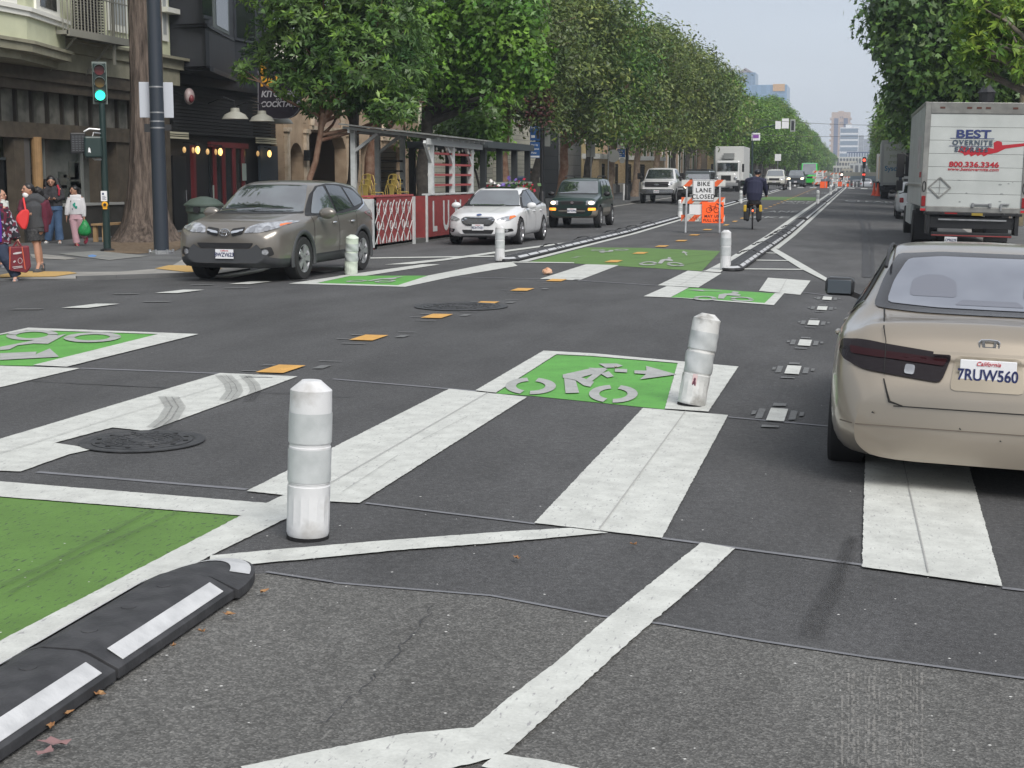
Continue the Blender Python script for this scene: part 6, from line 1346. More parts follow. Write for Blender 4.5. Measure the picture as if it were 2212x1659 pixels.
# barricades
def barricade(X, Y, rz, label, signs=True, sc_=1.):
    t = thing('barricade', label, 'barricade', (X, Y, zg(X, Y)), rz); t.scale = (sc_,)*3
    for s in (-1, 1):
        b = MB()
        for yy in (-.22, .22): b.bar((s*.52, yy*1.15, .02), (s*.5, yy*.15, 1.6), .05, .04)
        b.bar((s*.52, -.32, .02), (s*.52, .32, .02), .05, .03); b.build('leg', STEEL, t)
    OR_ = mat('barricade_orange', (.75, .13, .03), .45, c2=(.62, .1, .03), ns=8)
    for i, z in enumerate((1.53, 1.0, .46)):
        b = MB(); b.bx(-.67, .67, -.09, -.065, z-.1, z+.1); q = b.build('striped_board', mat('board_white', (.62, .63, .6), .5, c2=(.5, .5, .47), ns=5), t)
        b = MB()
        for k in range(-3, 4):
            x0 = k*.42+.08*i
            P = [(x0-.1-.1, z-.1), (x0+.1-.1, z-.1), (x0+.1+.1, z+.1), (x0-.1+.1, z+.1)]
            P = [(max(-.67, min(.67, a)), c) for a, c in P]
            if max(a for a, _ in P)-min(a for a, _ in P) > .05: b.prism(P, -.094, -.0905, 'y')
        b.build('orange_stripe', OR_, q)
    b = MB(); b.bx(-.42, .1, -.085, -.07, .57, .88); b.build('blank_panel', SIGNW, t)
    if signs:
        s = MB(); s.bx(-.36, .37, -.12, -.11, .82, 1.54); sg = s.build('regulatory_sign', SIGNW, t, bevel=.02); sg.location = (0, 0, .25); sg.scale = (.92, 1, .9)
        b = MB()
        for a, c in (((-.34, 1.52), (.35, 1.52)), ((.35, 1.52), (.35, .84)), ((.35, .84), (-.34, .84)), ((-.34, .84), (-.34, 1.52))): b.bar((a[0], -.122, a[1]), (c[0], -.122, c[1]), .012, .004, (0, 1, 0))
        b.build('sign_border', INK, sg)
        for w_, z in (('BIKE', 1.39), ('LANE', 1.175), ('CLOSED', .96)): text(w_, .205, INK, sg, (.005, -.125, z), (R(90), 0, 0), bold=.0035, sx=.98 if w_ != 'CLOSED' else .93, space=1.12)
        s = MB(); s.bx(-.36, .36, -.115, -.105, .03, .72); s2 = s.build('work_sign', ORANGE, t, bevel=.02); s2.location = (.30, -.03, .28); s2.scale = (.92, 1, .93)
        b = MB(); c = [(-.13, .46), (.12, .46)]
        for cx in c: b.tube([(cx[0]+.085*math.cos(k), -.12, cx[1]+.085*math.sin(k)) for k in np.linspace(0, 6.28, 18)], .008, 5)
        for p, q in (((-.13, .46), (-.02, .45)), ((-.13, .46), (-.06, .57)), ((-.06, .57), (.09, .58)), ((-.02, .45), (.09, .58)), ((-.02, .45), (-.08, .61)), ((.12, .46), (.075, .63)), ((.075, .63), (.11, .64)), ((-.12, .61), (-.05, .61))): b.bar((p[0], -.12, p[1]), (q[0], -.12, q[1]), .012, .008, (0, 1, 0))
        b.build('bicycle_symbol', INK, s2)
        b = MB(); b.bar((.12, -.12, .68), (.27, -.12, .60), .035, .006, (0, 1, 0)); b.prism([(.34, .565), (.22, .585), (.27, .66)], -.124, -.118, 'y'); b.build('arrow_symbol', INK, s2)
        text('MAY USE', .125, INK, s2, (0, -.12, .255), (R(90), 0, 0), bold=.0025, space=1.15); text('FULL LANE', .125, INK, s2, (0, -.12, .12), (R(90), 0, 0), bold=.0025, sx=.95, space=1.1)
        g = MB(); P = [(-.5, .5), (-.46, .4), (-.4, .5), (-.36, .42), (-.3, .5), (-.3, .4), (-.22, .47), (-.2, .38), (-.12, .52), (-.1, .4), (0, .47), (-.04, .4)]
        for p, q in zip(P, P[1:]): g.bar((p[0]+.1, -.096, p[1]), (q[0]+.1, -.096, q[1]), .008, .003, (0, 1, 0))
        g.build('graffiti_scrawl', INK, t)
    return t
barricade(-4.83, 46.2, R(5), 'orange and white striped barricade holding the BIKE LANE CLOSED sign')
for X, Y, lab, sc_ in ((-4.3, 150, 'far striped barricade with closed sign beside the green van', 1.05), (-3.3, 178, 'second far striped barricade with closed sign, right of the first', 1.), (-2.4, 196, 'third far barricade, half hidden at the end of the bike lane', .9)):
    t = barricade(X, Y, 0, lab, False, sc_)
    b = MB(); b.bx(-.35, .35, -.12, -.11, .85, 1.5); sg = b.build('white_sign', SIGNW, t); 
    for w_, z in (('BIKE', 1.38), ('LANE', 1.18), ('CLOSED', .98)): text(w_, .19, INK, sg, (0, -.125, z), (R(90), 0, 0), bold=.003, sx=.9)
    b = MB(); b.bx(.05, .72, -.2, -.11, .02, .62); b.build('work_sign', ORANGE, t)
# cones
for (x, y, lab) in ((1888, 423, 'left one of two orange traffic cones at the right kerb'), (1896, 424, 'right one of two orange traffic cones at the right kerb')):
    X, Y = G(x, y); t = thing('traffic_cone', lab, 'cone', (X, Y, zg(X, Y)+.02), 0, 'two orange cones at the right kerb'); OC = mat('cone_orange', (.8, .09, .03), .5)
    b = MB(); b.lathe([(.2, .03), (.13, .3), (.05, .92), (.03, .95)], 16); b.build('cone_body', OC, t, smooth=True); b = MB(); b.bx(-.24, .24, -.24, .24, 0, .035); b.build('cone_base', OC, t)
# striped stack of wheel-stop blocks beside forklift
t = thing('striped_barrier', 'stack of black and white striped barrier blocks at the right kerb', 'barrier', (2.0, 65.6, zg(2.0, 65.6)))
for k in range(9):
    b = MB(); b.bx(-.06*k*.2-.32, .38, 0, 1.1, .0+.21*k, .105+.21*k); b.build('white_slab', mat('slab_grey', (.42, .43, .42), .7), t); b = MB(); b.bx(-.06*k*.2-.28, .36, .03, 1.05, .105+.21*k, .21+.21*k); b.build('dark_slab', BLACK, t)
# rock, leaves
X, Y = G(1182, 594); b = MB(); b.ell((0, 0, .05), (.085, .08, .065), 9, 7)
b.v = [(a+random.gauss(0, .008), c+random.gauss(0, .008), max(0, d+random.gauss(0, .008))) for a, c, d in b.v]
o = b.build('stone', mat('orange_rock', (.5, .27, .16), .9, c2=(.6, .4, .28), ns=12), None); o.location = (X, Y, zg(X, Y)+.012); tag(o, 'small pale orange stone lying on the road before the crossing stripe', 'stone')
LEAF = mat('dry_leaf', (.22, .10, .04), .8, c2=(.35, .22, .1), ns=20, isl=.3); LEAFP = mat('mauve_leaf', (.22, .13, .13), .8)
for i, (x, y, s, lab) in enumerate(((120, 1624, .06, 'largest dried pinkish leaf at the bottom left corner'), (100, 1645, .045, 'smaller torn leaf beside the largest pinkish leaf'), (216, 1517, .035, 'orange-brown curled leaf by the kerb, second from the bottom left'), (147, 1559, .025, 'thin tan leaf between the pinkish leaf and the orange-brown one'), (110, 1587, .03, 'pale brown leaf against the lowest kerb module'), (435, 1379, .02, 'tiny brown leaf below the middle of the kerb'), (375, 1411, .02, 'tiny dark red leaf beside the kerb seam'), (495, 1342, .035, 'tan leaf near the rounded kerb cap'), (571, 1292, .03, 'reddish leaf against the rounded kerb cap'), (1116, 1218, .03, 'thin curved twig-like leaf on the dark asphalt'), (1368, 1188, .025, 'small folded leaf left of the white lane line'), (1330, 800, .03, 'curled brown leaf on the green bicycle box'))):
    X, Y = G(x, y); b = MB(); n = 9
    P = [(s*math.cos(2*math.pi*k/n)*(1 if k % 2 else .62), s*.5*math.sin(2*math.pi*k/n)*(1 if k % 2 else .7), .004+.012*abs(math.sin(k*1.7))) for k in range(n)]+[(0, 0, .004)]
    b.add(P, [(k, (k+1) % n, n) for k in range(n)]); o = b.build('fallen_leaf', LEAFP if i < 2 else LEAF, None); o.location = (X, Y, zg(X, Y)+.022); o.rotation_euler = (0, 0, i*1.3); tag(o, lab, 'leaf', 'dry leaves on the road')
# manholes
IRON = mat('cast_iron', (.035, .037, .04), .6, .3, c2=(.06, .062, .066), ns=10, bump=.3, bs=30)
def manhole(x, y, r, label):
    X, Y = G(x, y); t = thing('manhole_cover', label, 'manhole', (X, Y, zg(X, Y)+.012));
    b = MB(); b.lathe([(r, 0), (r, .006), (r*.84, .007), (r*.83, .002)], 44); b.build('frame_ring', IRON, t, smooth=True, ang=30)
    b = MB(); b.lathe([(r*.8, .0), (r*.8, .008), (r*.77, .0085), (.001, .0085)], 44)
    for rr in (.2, .42, .64):
        b.tube([(r*rr*math.cos(k), r*rr*math.sin(k), .009) for k in np.linspace(0, 6.283, 36)], .006, 5, cap=False)
    for k in range(28):
        a = 2*math.pi*k/28; b.bar((r*.48*math.cos(a), r*.48*math.sin(a), .01), (r*.60*math.cos(a+.08), r*.60*math.sin(a+.08), .01), .012, .006)
        if k % 2: b.bar((r*.26*math.cos(a), r*.26*math.sin(a), .01), (r*.36*math.cos(a-.12), r*.36*math.sin(a-.12), .01), .012, .006)
    lid = b.build('lid', IRON, t)
    b = MB()
    for k in range(12): a = 2*math.pi*(k+.3)/12; b.lathe([(.018, .0105), (.018, .0125)], 10, Matrix.Translation((r*.71*math.cos(a), r*.71*math.sin(a), 0)))
    b.build('vent_hole', DARK, lid, each=True)
manhole(308, 957, .40, 'round iron manhole cover notched into the white crossing bar at left')
manhole(996, 664, .62, 'worn manhole cover in the middle of the intersection beside an orange dash')
# tall pole with sign backs
def pole(label, px, py, h, r0, m, dz=.03, nm='signal_pole', cat='pole', world=None):
    X, Y = world or G(px, py, dz); t = thing(nm, label, cat, (X, Y, zg(X, Y)+dz), ps+math.atan((CX-px)/F))
    b = MB(); b.cyl((0, 0, 0), (0, 0, h), r0, r0*.8, 20); b.build('pole', m, t, smooth=True, ang=40); return t, Y
NP = mat('navy_pole', (.022, .03, .042), .45)
t, Yp = pole('tall dark steel pole with blank sign back beside the big street trunk', 349, 548, 9, .165, NP)
b = MB(); b.lathe([(.26, 0), (.26, .04), (.2, .08)], 20)
for k in range(6): a = k*math.pi/3; b.cyl((.25*math.cos(a), .25*math.sin(a), .0), (.25*math.cos(a), .25*math.sin(a), .1), .03, n=8)
b.build('base_plate', STEEL, t)
b = MB(); b.bx(-.37, .36, -.02, 0, 2.95-.0, 3.72); sg = b.build('sign_back', mat('sign_back_aluminium', (.46, .49, .54), .5), t, bevel=.04); sg.location = (0, .19, .03)
b = MB()
for z in (3.62, 3.07, 2.88, 2.74): b.lathe([(.158, z), (.158, z+.03)], 20)
b.build('steel_strap', STEEL, t)
b = MB(); b.bx(-.28, -.15, -.02, .02, 2.66, 2.84); b.bx(.15, .3, -.02, .02, 2.7, 2.83); b.build('small_sign_edge', BLACK, t)
# near traffic signal
t, Ys = pole('green traffic signal on a slim pole at the far left corner', 232, 542, 3.35, .085, DGREEN, nm='traffic_signal', cat='traffic light')
b = MB(); b.lathe([(.16, 0), (.16, .03), (.1, .06)], 16); b.build('base_plate', BLACK, t)
b = MB(); b.bx(-.14, .14, -.0, .2, 2.98+.4, 4.25); hd = b.build('signal_head', DGREEN, t, bevel=.02); hd.location = (-.03, -.06, 0)
b = MB(); b.bx(-.16, .16, .14, .16, 3.33, 4.28); b.build('backplate', mat('backplate_grey_green', (.18, .22, .2), .5), hd)
for z, m_ in ((4.08, mat('red_off', (.12, .012, .015), .3)), (3.80, mat('amber_off', (.14, .09, .02), .3)), (3.52, mat('green_lit', (.05, 1, .7), .3, emit=(.03, 1., .62), es=1.6))):
    b = MB(); b.cyl((0, -.03, z), (0, -.005, z), .108, n=24); l = b.build('lens', m_, hd, smooth=True, ang=40)
    b = MB(); n = 24; vs = []
    for y_, k_ in ((-.01, 1), (-.2, .98)):
        for j in range(n+1): a = math.pi*(-.15+1.3*j/n); vs.append((.128*k_*math.cos(a), y_ if y_ > -.1 else y_+.08*(1-abs(math.sin(a))), z+.128*k_*math.sin(a)))
    b.add(vs, [(j, j+1, n+2+j, n+1+j) for j in range(n)]); o = b.build('visor', mat('visor_pale', (.25, .3, .28), .5), hd, smooth=True); q = o.modifiers.new('s', 'SOLIDIFY'); q.thickness = .006
b = MB(); b.bx(-.72, -.38, -.12, .12, 2.22, 2.68); w1 = b.build('walk_signal', BLACK, t, bevel=.02)
b = MB()
for i in range(9):
    for j in range(4): b.bx(-.68+.07*j, -.63+.07*j, -.128, -.122, 2.28+.04*i, 2.285+.04*i)
b.build('lens_grid', mat('grid_silver', (.25, .27, .3), .4), w1)
b = MB(); b.bx(-.42, -.03, -.3, -.05, 2.12, 2.6); w2 = b.build('walk_signal', DGREEN, t, bevel=.04)
b = MB(); b.prism([(-.34, 2.24), (-.30, 2.24), (-.28, 2.22), (-.29, 2.32), (-.31, 2.35), (-.33, 2.34)], -.305, -.301, 'y'); b.build('white_mark', SIGNW, w2)
b = MB(); b.tube([(0, 0, 2.75), (-.3, -.05, 2.77), (-.42, -.05, 2.7)], .025, 8); b.tube([(0, 0, 2.66), (-.2, -.1, 2.68), (-.25, -.15, 2.58)], .025, 8); b.tube([(0, 0, 2.08), (-.2, -.1, 2.08), (-.25, -.15, 2.13)], .025, 8); b.build('signal_bracket', STEEL, t, smooth=True)
b = MB(); b.bx(-.10, .04, -.115, -.105, 1.14, 1.37); pb = b.build('crossing_sign', SIGNW, t, bevel=.012); b = MB(); b.bx(-.07, -.03, -.118, -.114, 1.28, 1.33)
for k in range(4): b.bx(-.07, .02-.02*(k % 2), -.118, -.114, 1.17+.025*k, 1.18+.025*k)
b.build('printed_symbols', mat('navy_print', (.03, .05, .12), .5), pb)
b = MB(); b.lathe([(.06, 0), (.075, .03), (.06, .06)], 18, Matrix.Translation((-.02, -.09, 1.06)) @ Matrix.Rotation(R(90), 4, 'X')); b.bx(-.065, .03, -.14, -.08, .96, 1.05); pb = b.build('push_button', mat('button_yellow', (.75, .36, .015), .4), t, smooth=True)
b = MB(); b.cyl((-.02, -.17, 1.06), (-.02, -.15, 1.06), .035, n=16); b.build('button_face', INK, pb)
# kerbside lamp poles and parking signs
BLUE = mat('sign_blue', (.015, .09, .28), .45)
def lamppost(px, py, h, label, dz=.03, world=None):
    t, Y = pole(label, px, py, h, .1, BLACK, dz, 'street_lamp', 'street lamp', world)
    b = MB(); b.lathe([(.24, 0), (.24, .25), (.15, .5), (.15, .8), (.11, .9)], 14); b.build('pedestal', BLACK, t, smooth=True, ang=30)
    b = MB(); b.lathe([(.06, h), (.2, h+.1), (.26, h+.55), (.1, h+.8), (.03, h+1.0)], 12); b.build('lamp_shade', mat('frosted_lamp', (.35, .36, .33), .3), t, smooth=True)
    return t
Xl, Yl = -14.5, 67.5
t = lamppost(1178, 440, 5.2, 'black street lamp carrying two blue parking signs', world=(Xl, Yl))
for z0, z1, ls in ((3.22, 3.92, (('Pay here', .17, 3.8),)), (2.42, 3.16, (('Pay by', .17, 3.02), ('License', .17, 2.84), ('Plate', .17, 2.66)))):
    b = MB(); b.bx(-.55, -.1, -.03, -.01, z0, z1); s_ = b.build('parking_sign', BLUE, t, bevel=.03)
    for w_, sz, z in ls: text(w_, sz*.72, SIGNW, s_, (-.5, -.034, z), (R(90), 0, 0), bold=.002, align='LEFT')
    b = MB()
    if z0 > 3: b.bx(-.25, -.12, -.036, -.031, 3.3, 3.66); b.build('phone_symbol', INK, s_); b = MB(); b.bx(-.5, -.33, -.036, -.031, 3.34, 3.46); b.build('white_panel', SIGNW, s_)
    else: b.bx(-.53, -.12, -.036, -.031, 2.45, 2.53); b.build('white_panel', SIGNW, s_)
b = MB(); b.bx(.12, .38, -.02, 0, 2.95, 3.8); b.build('sign_back', mat('dull_sign_back', (.16, .17, .16), .5), t)
t = lamppost(1352, 432, 5.5, 'black street lamp with white and blue parking signs behind the white pickup', world=(-14.3, 91.5))
b = MB(); b.bx(-.6, -.05, -.03, -.01, 3.15, 3.75); s_ = b.build('parking_sign', SIGNW, t, bevel=.03)
for w_, z in (('NO PARKING', 3.66), ('MON & WED', 3.5), ('8AM-10AM', 3.3)): text(w_, .1, mat('sign_red', (.4, .03, .03), .5), s_, (-.325, -.034, z), (R(90), 0, 0), bold=.001, sx=.8)
b = MB(); b.bx(-.6, -.12, -.03, -.01, 2.62, 3.12); s_ = b.build('parking_sign', BLUE, t, bevel=.03)
for w_, z in (('Pay by', 3.0), ('License', 2.86), ('Plate', 2.72)): text(w_, .12, SIGNW, s_, (-.56, -.034, z), (R(90), 0, 0), bold=.001, align='LEFT')
b = MB(); b.cyl((-.3, -.02, 2.42), (-.3, 0, 2.42), .17, n=18); b.build('hand_sign', mat('pale_sign_back', (.35, .36, .35), .5), t)
b = MB(); b.cyl((-.17, -.15, 0), (-.17, -.15, 1.0), .06, n=12); b.build('white_stub', WHITE, t)
for (px, Yq, lab, z0, z1, w_, rnd) in ((1272, 78.5, 'slim grey post with square sign back between the kerb trees', 2.55, 3.25, .42, 0), (1313, 84, 'slim grey post with round sign back between the kerb trees', 2.3, 3.0, .4, 1)):
    Xq = -14.2; t, _ = pole(lab, px, 0, 3.4, .035, STEEL, .03, 'sign_post', 'sign post', (Xq, Yq))
    b = MB()
    if rnd: b.cyl((.28, 0, 2.65), (.28, .02, 2.65), .36, n=24)
    else: b.bx(-.22, .22, .04, .06, z0, z1)
    b.build('sign_back', mat('pale_sign_back', (.35, .36, .35), .5), t)
# pay station
t = thing('pay_station', 'dark blue parking pay station with white P behind the dark green SUV', 'pay station', (-14.6, 63.5, zg(-14.6, 63.5)+.03), ps); NB = mat('pay_blue', (.012, .03, .07), .4)
b = MB(); b.bx(-.24, .24, -.17, .17, .0, 1.62); b.build('cabinet', NB, t, bevel=.05); text('P', .22, SIGNW, t, (.0, -.18, 1.25), (R(90), 0, 0), bold=.003)
b = MB(); b.tube([(.13*math.cos(k), -.178, 1.25+.13*math.sin(k)) for k in np.linspace(0, 6.28, 20)], .008, 5); b.build('ring_symbol', SIGNW, t)
b = MB(); b.bx(.32, .42, -.05, .05, 0, 1.9); b.build('side_post', mat('pale_sign_back', (.35, .36, .35), .5), t)
# bench and litter bin
WOODY = mat('pale_wood', (.36, .24, .12), .7, c2=(.28, .18, .09), ns=5)
X, Y = G(252, 521, .03); t = thing('bench', 'small pale wooden bench against the shop wall behind the traffic signal', 'bench', (X-.2, Y+.3, .03), R(90)); t.rotation_euler = (0, 0, R(90))
b = MB(); b.bx(-.9, .9, -.2, .2, .43, .48); b.build('seat', WOODY, t)
for x in (-.8, .8): b = MB(); b.bx(x-.05, x+.05, -.18, -.08, 0, .43); b.bx(x-.05, x+.05, .08, .18, 0, .43); b.build('leg', WOODY, t)
t = thing('litter_bin', 'dark green domed litter bin behind the bonnet of the taupe SUV', 'bin', (-15.3, 32.6, .15), 0)
GB = mat('bin_green', (.06, .085, .07), .45)
X, Y = G(443, 540, .03); t.location = (X, Y, .03)
b = MB(); b.lathe([(.36, 0), (.38, .05), (.38, .85), (.42, .9), (.42, 1.05)], 24); b.build('bin_body', GB, t, smooth=True, ang=30)
b = MB(); b.lathe([(.46, 1.02), (.46, 1.06), (.3, 1.18), (.08, 1.24)], 24); b.build('domed_lid', GB, t, smooth=True, ang=30)
b = MB(); b.cyl((.02, -.44, .95), (.02, -.38, .95), .085, n=16); b.build('round_opening', INK, t)
# far signal with mast arm
Yq = 163; X0, z_ = AY(1624, 384, Yq)
t = thing('traffic_signal', 'long mast arm over the street with two white signs and a signal seen from behind', 'traffic light', (X0, Yq, zg(X0, Yq)))
b = MB(); b.cyl((0, 0, 0), (0, 0, 6.2), .14, .1, 14); b.build('pole', DGREEN, t, smooth=True)
xs = [AY(x, 284, Yq)[0]-X0 for x in (1624, 1650, 1675, 1720)]
b = MB(); b.tube([(0, 0, 5.6), (xs[1]*.6, 0, 6.1), (xs[1], 0, 6.3), (xs[2], 0, 6.5), (xs[3], 0, 6.5)], [.09, .08, .07, .06, .05], 10); b.build('mast_arm', DGREEN, t, smooth=True)
for x0, x1, z0, z1 in ((1675, 1687, 6.1, 6.95), (1689, 1704, 6.15, 7.2)):
    a, c = AY(x0, 270, Yq)[0]-X0, AY(x1, 270, Yq)[0]-X0; b = MB(); b.bx(a, c, -.1, -.07, z0, z1); b.build('sign_panel', SIGNW, t)
a, c = AY(1707, 270, Yq)[0]-X0, AY(1718, 270, Yq)[0]-X0; b = MB(); b.bx(a, c, -.1, .2, 5.8, 7.1); s_ = b.build('signal_head', mat('signal_frame', (.3, .32, .3), .5), t, bevel=.03); b = MB(); b.bx(a+.13, c-.13, -.12, -.1, 5.95, 6.95); b.build('signal_back', BLACK, s_)
b = MB(); b.bx(-.1, .8, -.1, -.07, 4.9, 5.7); s_ = b.build('street_banner', SIGNW, t); b = MB(); b.bx(.05, .65, -.12, -.1, 5.15, 5.5); b.build('purple_print', mat('purple_print', (.2, .05, .3), .5), s_)
# red signals far away, square white sign
for x, y, Yq, lab, both in ((1867, 346, 172, 'distant hanging signal showing red over the right lane', 0), (1866, 377, 200, 'distant low signal showing red beside the overpass', 1), (1818, 377, 190, 'distant dark signal with a white walk light at the next corner', 2)):
    X, Z = AY(x, y, Yq); t = thing('traffic_signal', lab, 'traffic light', (X, Yq, zg(X, Yq)))
    b = MB(); b.bx(-.18, .18, 0, .3, Z-t.location.z-.9, Z-t.location.z+.35); b.build('signal_head', BLACK, t, bevel=.03); b = MB(); b.cyl((0, .2, 0), (0, .2, Z-t.location.z+.3), .06, n=8); b.build('pole', BLACK, t)
    b = MB(); b.cyl((0, -.03, Z-t.location.z), (0, 0, Z-t.location.z), .15, n=14); b.build('lit_lens', mat('lit_red', (1, .1, .05), .4, emit=(1, .06, .03), es=3) if both < 2 else mat('lit_white', (1, .9, .8), .4, emit=(1, .9, .8), es=2), t)
X, Z = AY(1680, 356, 146); t = thing('sign_post', 'blank square white sign on a post behind the white mid-size pickup', 'sign post', (X, 146, zg(X, 146))); b = MB(); b.cyl((0, .02, 0), (0, .02, 3.3), .035, n=8); b.build('pole', STEEL, t); b = MB(); b.bx(-.3, .3, -.02, 0, 2.65, 3.3); b.build('sign_panel', SIGNW, t, bevel=.03)
# right kerb lantern
X, Z = AY(2131, 216, 52); t = thing('street_lamp', 'black lantern street lamp rising behind the large box truck', 'street lamp', (X, 52, 0)); Zr = Z
b = MB(); b.cyl((0, 0, 0), (0, 0, Zr-.5), .08, n=12); b.build('pole', BLACK, t); b = MB(); b.lathe([(.1, Zr-.5), (.22, Zr-.35), (.26, Zr+.2), (.3, Zr+.24), (.08, Zr+.5)], 8); b.build('lantern', BLACK, t); b = MB(); b.lathe([(.2, Zr-.3), (.235, Zr+.15)], 8); b.build('lantern_glass', mat('frosted_lamp', (.35, .36, .33), .3), t)
X, Z = AY(2208, 200, 56); t = thing('utility_pole', 'wooden utility pole at the right frame edge behind the box truck', 'pole', (X+.08, 56, 0)); b = MB(); b.cyl((0, 0, 0), (0, 0, 11), .17, .14, 14); b.build('pole', mat('weathered_wood', (.2, .17, .10), .9, c2=(.14, .12, .08), ns=5), t)
BGL = mat('window_glass_dark', (.012, .016, .018), .1, spec=.5)
# ================================================================ parklets
def parklet():
    t = thing('parklet', 'white-posted parklet with red patterned panels and grey pergola roof', 'parklet', (-12.5, 38, 0)); U = dict(parent=t, world=True)
    WPn = mat('weathered_white_wood', (.52, .54, .54), .7, c2=(.42, .44, .44), ns=6); RDp = mat('parklet_red', (.24, .035, .035), .7, c2=(.19, .03, .03), ns=5); GR = mat('grey_timber', (.09, .09, .085), .8); RR = mat('slat_red', (.33, .07, .07), .7)
    xf, xr_ = -11.35, -13.7
    b = MB(); b.bx(xr_-.05, xf, 33.75, 34.0, 0, 1.22); b.build('end_panel', RDp, **U)
    b = MB(); b.bx(xf-.32, xf+.03, 33.6, 33.74, 0.05, 1.2); b.build('white_end_board', WPn, **U)
    b = MB(); b.bx(xf-.08, xf, 33.8, 36.9, 0.06, 1.24); pa = b.build('patterned_panel', RDp, **U)
    b = MB(); x = xf+.004
    def ln(p, q, w_=.028): b.bar((x, p[0], p[1]), (x, q[0], q[1]), .006, w_, (0, 0, 1)) if abs(p[1]-q[1]) < .01 else b.bar((x, p[0], p[1]), (x, q[0], q[1]), .006, w_, (1, 0, 0))
    n = 6; w_ = 3.0/n
    for k in range(n):
        y0 = 33.86+k*w_
        for z0, z1 in ((.12, .62), (.62, 1.16)):
            for p, q in (((y0, z0), (y0+w_, z1)), ((y0+w_, z0), (y0, z1))): b.bar((x, p[0], p[1]), (x, q[0], q[1]), .006, .03, (1, 0, 0))
        b.tube([(x, y0+w_/2+.1*math.cos(a), .96+.14*math.sin(a)) for a in np.linspace(0, 6.283, 16)], .011, 5, cap=False)
        b.tube([(x, y0+(.07 if k % 2 else w_/2)+.08*math.cos(a), .55+.1*math.sin(a)) for a in np.linspace(0, 6.283, 12)], .013, 5, cap=False)
        b.tube([(x, y0+w_/2+.12*math.cos(a), .12+.22*math.sin(a)) for a in np.linspace(0, 3.14, 10)], .012, 5)
    b.build('white_lattice_pattern', WPn, pa, world=True)
    b = MB(); b.bx(xf-.02, xf+.05, 36.9, 37.02, 0, 1.22); b.build('corner_board', WPn, **U)
    b = MB(); b.bx(xf-.3, xf+.02, 33.8, 36.95, 1.24, 1.28); b.build('panel_cap', RR, **U)
    b = MB()
    for z in (.35, .95): b.bx(xf-.5, xf-.4, 37.0, 38.1, z, z+.16)
    b.build('gate_rail', GR, each=True, **U)
    b = MB(); b.bx(xf-.42, xf, 38.05, 38.14, 0.03, 1.22); b.bx(xf-.08, xf, 38.14, 44.2, .05, 1.22); pb = b.build('lettered_panel', RDp, **U)
    b = MB(); b.bx(xf, xf+.04, 38.1, 38.2, 0, 1.24); b.bx(xf-.1, xf+.02, 38.1, 44.25, 1.24, 1.28); b.build('corner_board', WPn, **U)
    for y, s in ((38.95, 'L'), (40.1, 'U'), (41.35, 'N'), (42.6, 'A')): text(s, 1.15, WPn, pb, (xf+.006, y, .62), (R(90), 0, R(90)), bold=.02, world=True, sx=.85)
    b = MB(); b.bx(xr_-.1, xf, 33.8, 44.2, 0.0, .12); b.build('deck', GR, **U)
    posts = [(xf-.1, 39.0), (xf-.1, 41.1), (xf-.1, 43.2), (xr_-.1, 39.4), (xr_-.1, 41.5), (xr_-.1, 43.9)]
    for x_, y in posts: b = MB(); b.bx(x_-.07, x_+.07, y-.07, y+.07, .1, 2.72 if x_ > -12.5 else 3.0); b.build('post', WPn, **U)
    b = MB()
    for p, q in (((xf-.1, 39.0, 2.1), (xf-.1, 38.4, 2.65)), ((xf-.1, 41.1, 2.1), (xf-.1, 40.5, 2.6)), ((xr_-.1, 39.4, 2.4), (xr_+.6, 39.4, 2.9)), ((xr_-.1, 41.5, 2.4), (xr_+.6, 41.5, 2.9)), ((xf-.1, 43.2, 2.1), (xf-.1, 42.6, 2.6))): b.bar(p, q, .1, .08, (1, 0, 0))
    b.build('brace', WPn, each=True, **U)
    b = MB(); b.bar((xf-.02, 38.4, 2.66), (xf-.02, 44.2, 2.62), .06, .16); b.bar((xr_-.1, 39.0, 3.0), (xr_-.1, 44.2, 2.98), .06, .16)
    for k in range(9): y = 39.1+k*.6; b.bar((xr_-.3, y, 3.07), (xf+.15, y, 2.74), .05, .07)
    b.build('pergola_beam', mat('beam_pale', (.40, .42, .42), .7), **U)
    b = MB(); b.add([(xr_-.35, 38.9, 3.14), (xf+.25, 38.5, 2.8), (xf+.25, 44.5, 2.78), (xr_-.35, 44.5, 3.12), (xr_-.35, 38.9, 3.18), (xf+.25, 38.5, 2.84), (xf+.25, 44.5, 2.82), (xr_-.35, 44.5, 3.16)], [(0, 1, 2, 3), (4, 5, 6, 7), (0, 1, 5, 4), (1, 2, 6, 5), (2, 3, 7, 6), (3, 0, 4, 7)]); b.build('roof_sheet', mat('roof_grey', (.15, .155, .15), .7, c2=(.25, .26, .25), ns=3), **U)
    for ya, yb in ((39.1, 41.0), (41.2, 43.1)):
        b = MB()
        for z in (1.5, 1.78, 2.06, 2.36): b.bx(xf-.14, xf-.06, ya, yb, z-.03, z+.03)
        b.build('red_slat', RR, each=True, **U)
    b = MB()
    for z in (1.35, 1.62, 1.9, 2.2): b.bx(xr_-.12, xr_-.06, 41.6, 43.8, z-.03, z+.03)
    b.bx(xr_-.1, xr_-.04, 41.5, 43.9, .1, 1.4); b.build('rear_screen', GR, **U)
    Yc = mat('yellow_chair_metal', (.42, .32, .09), .4, .3); 
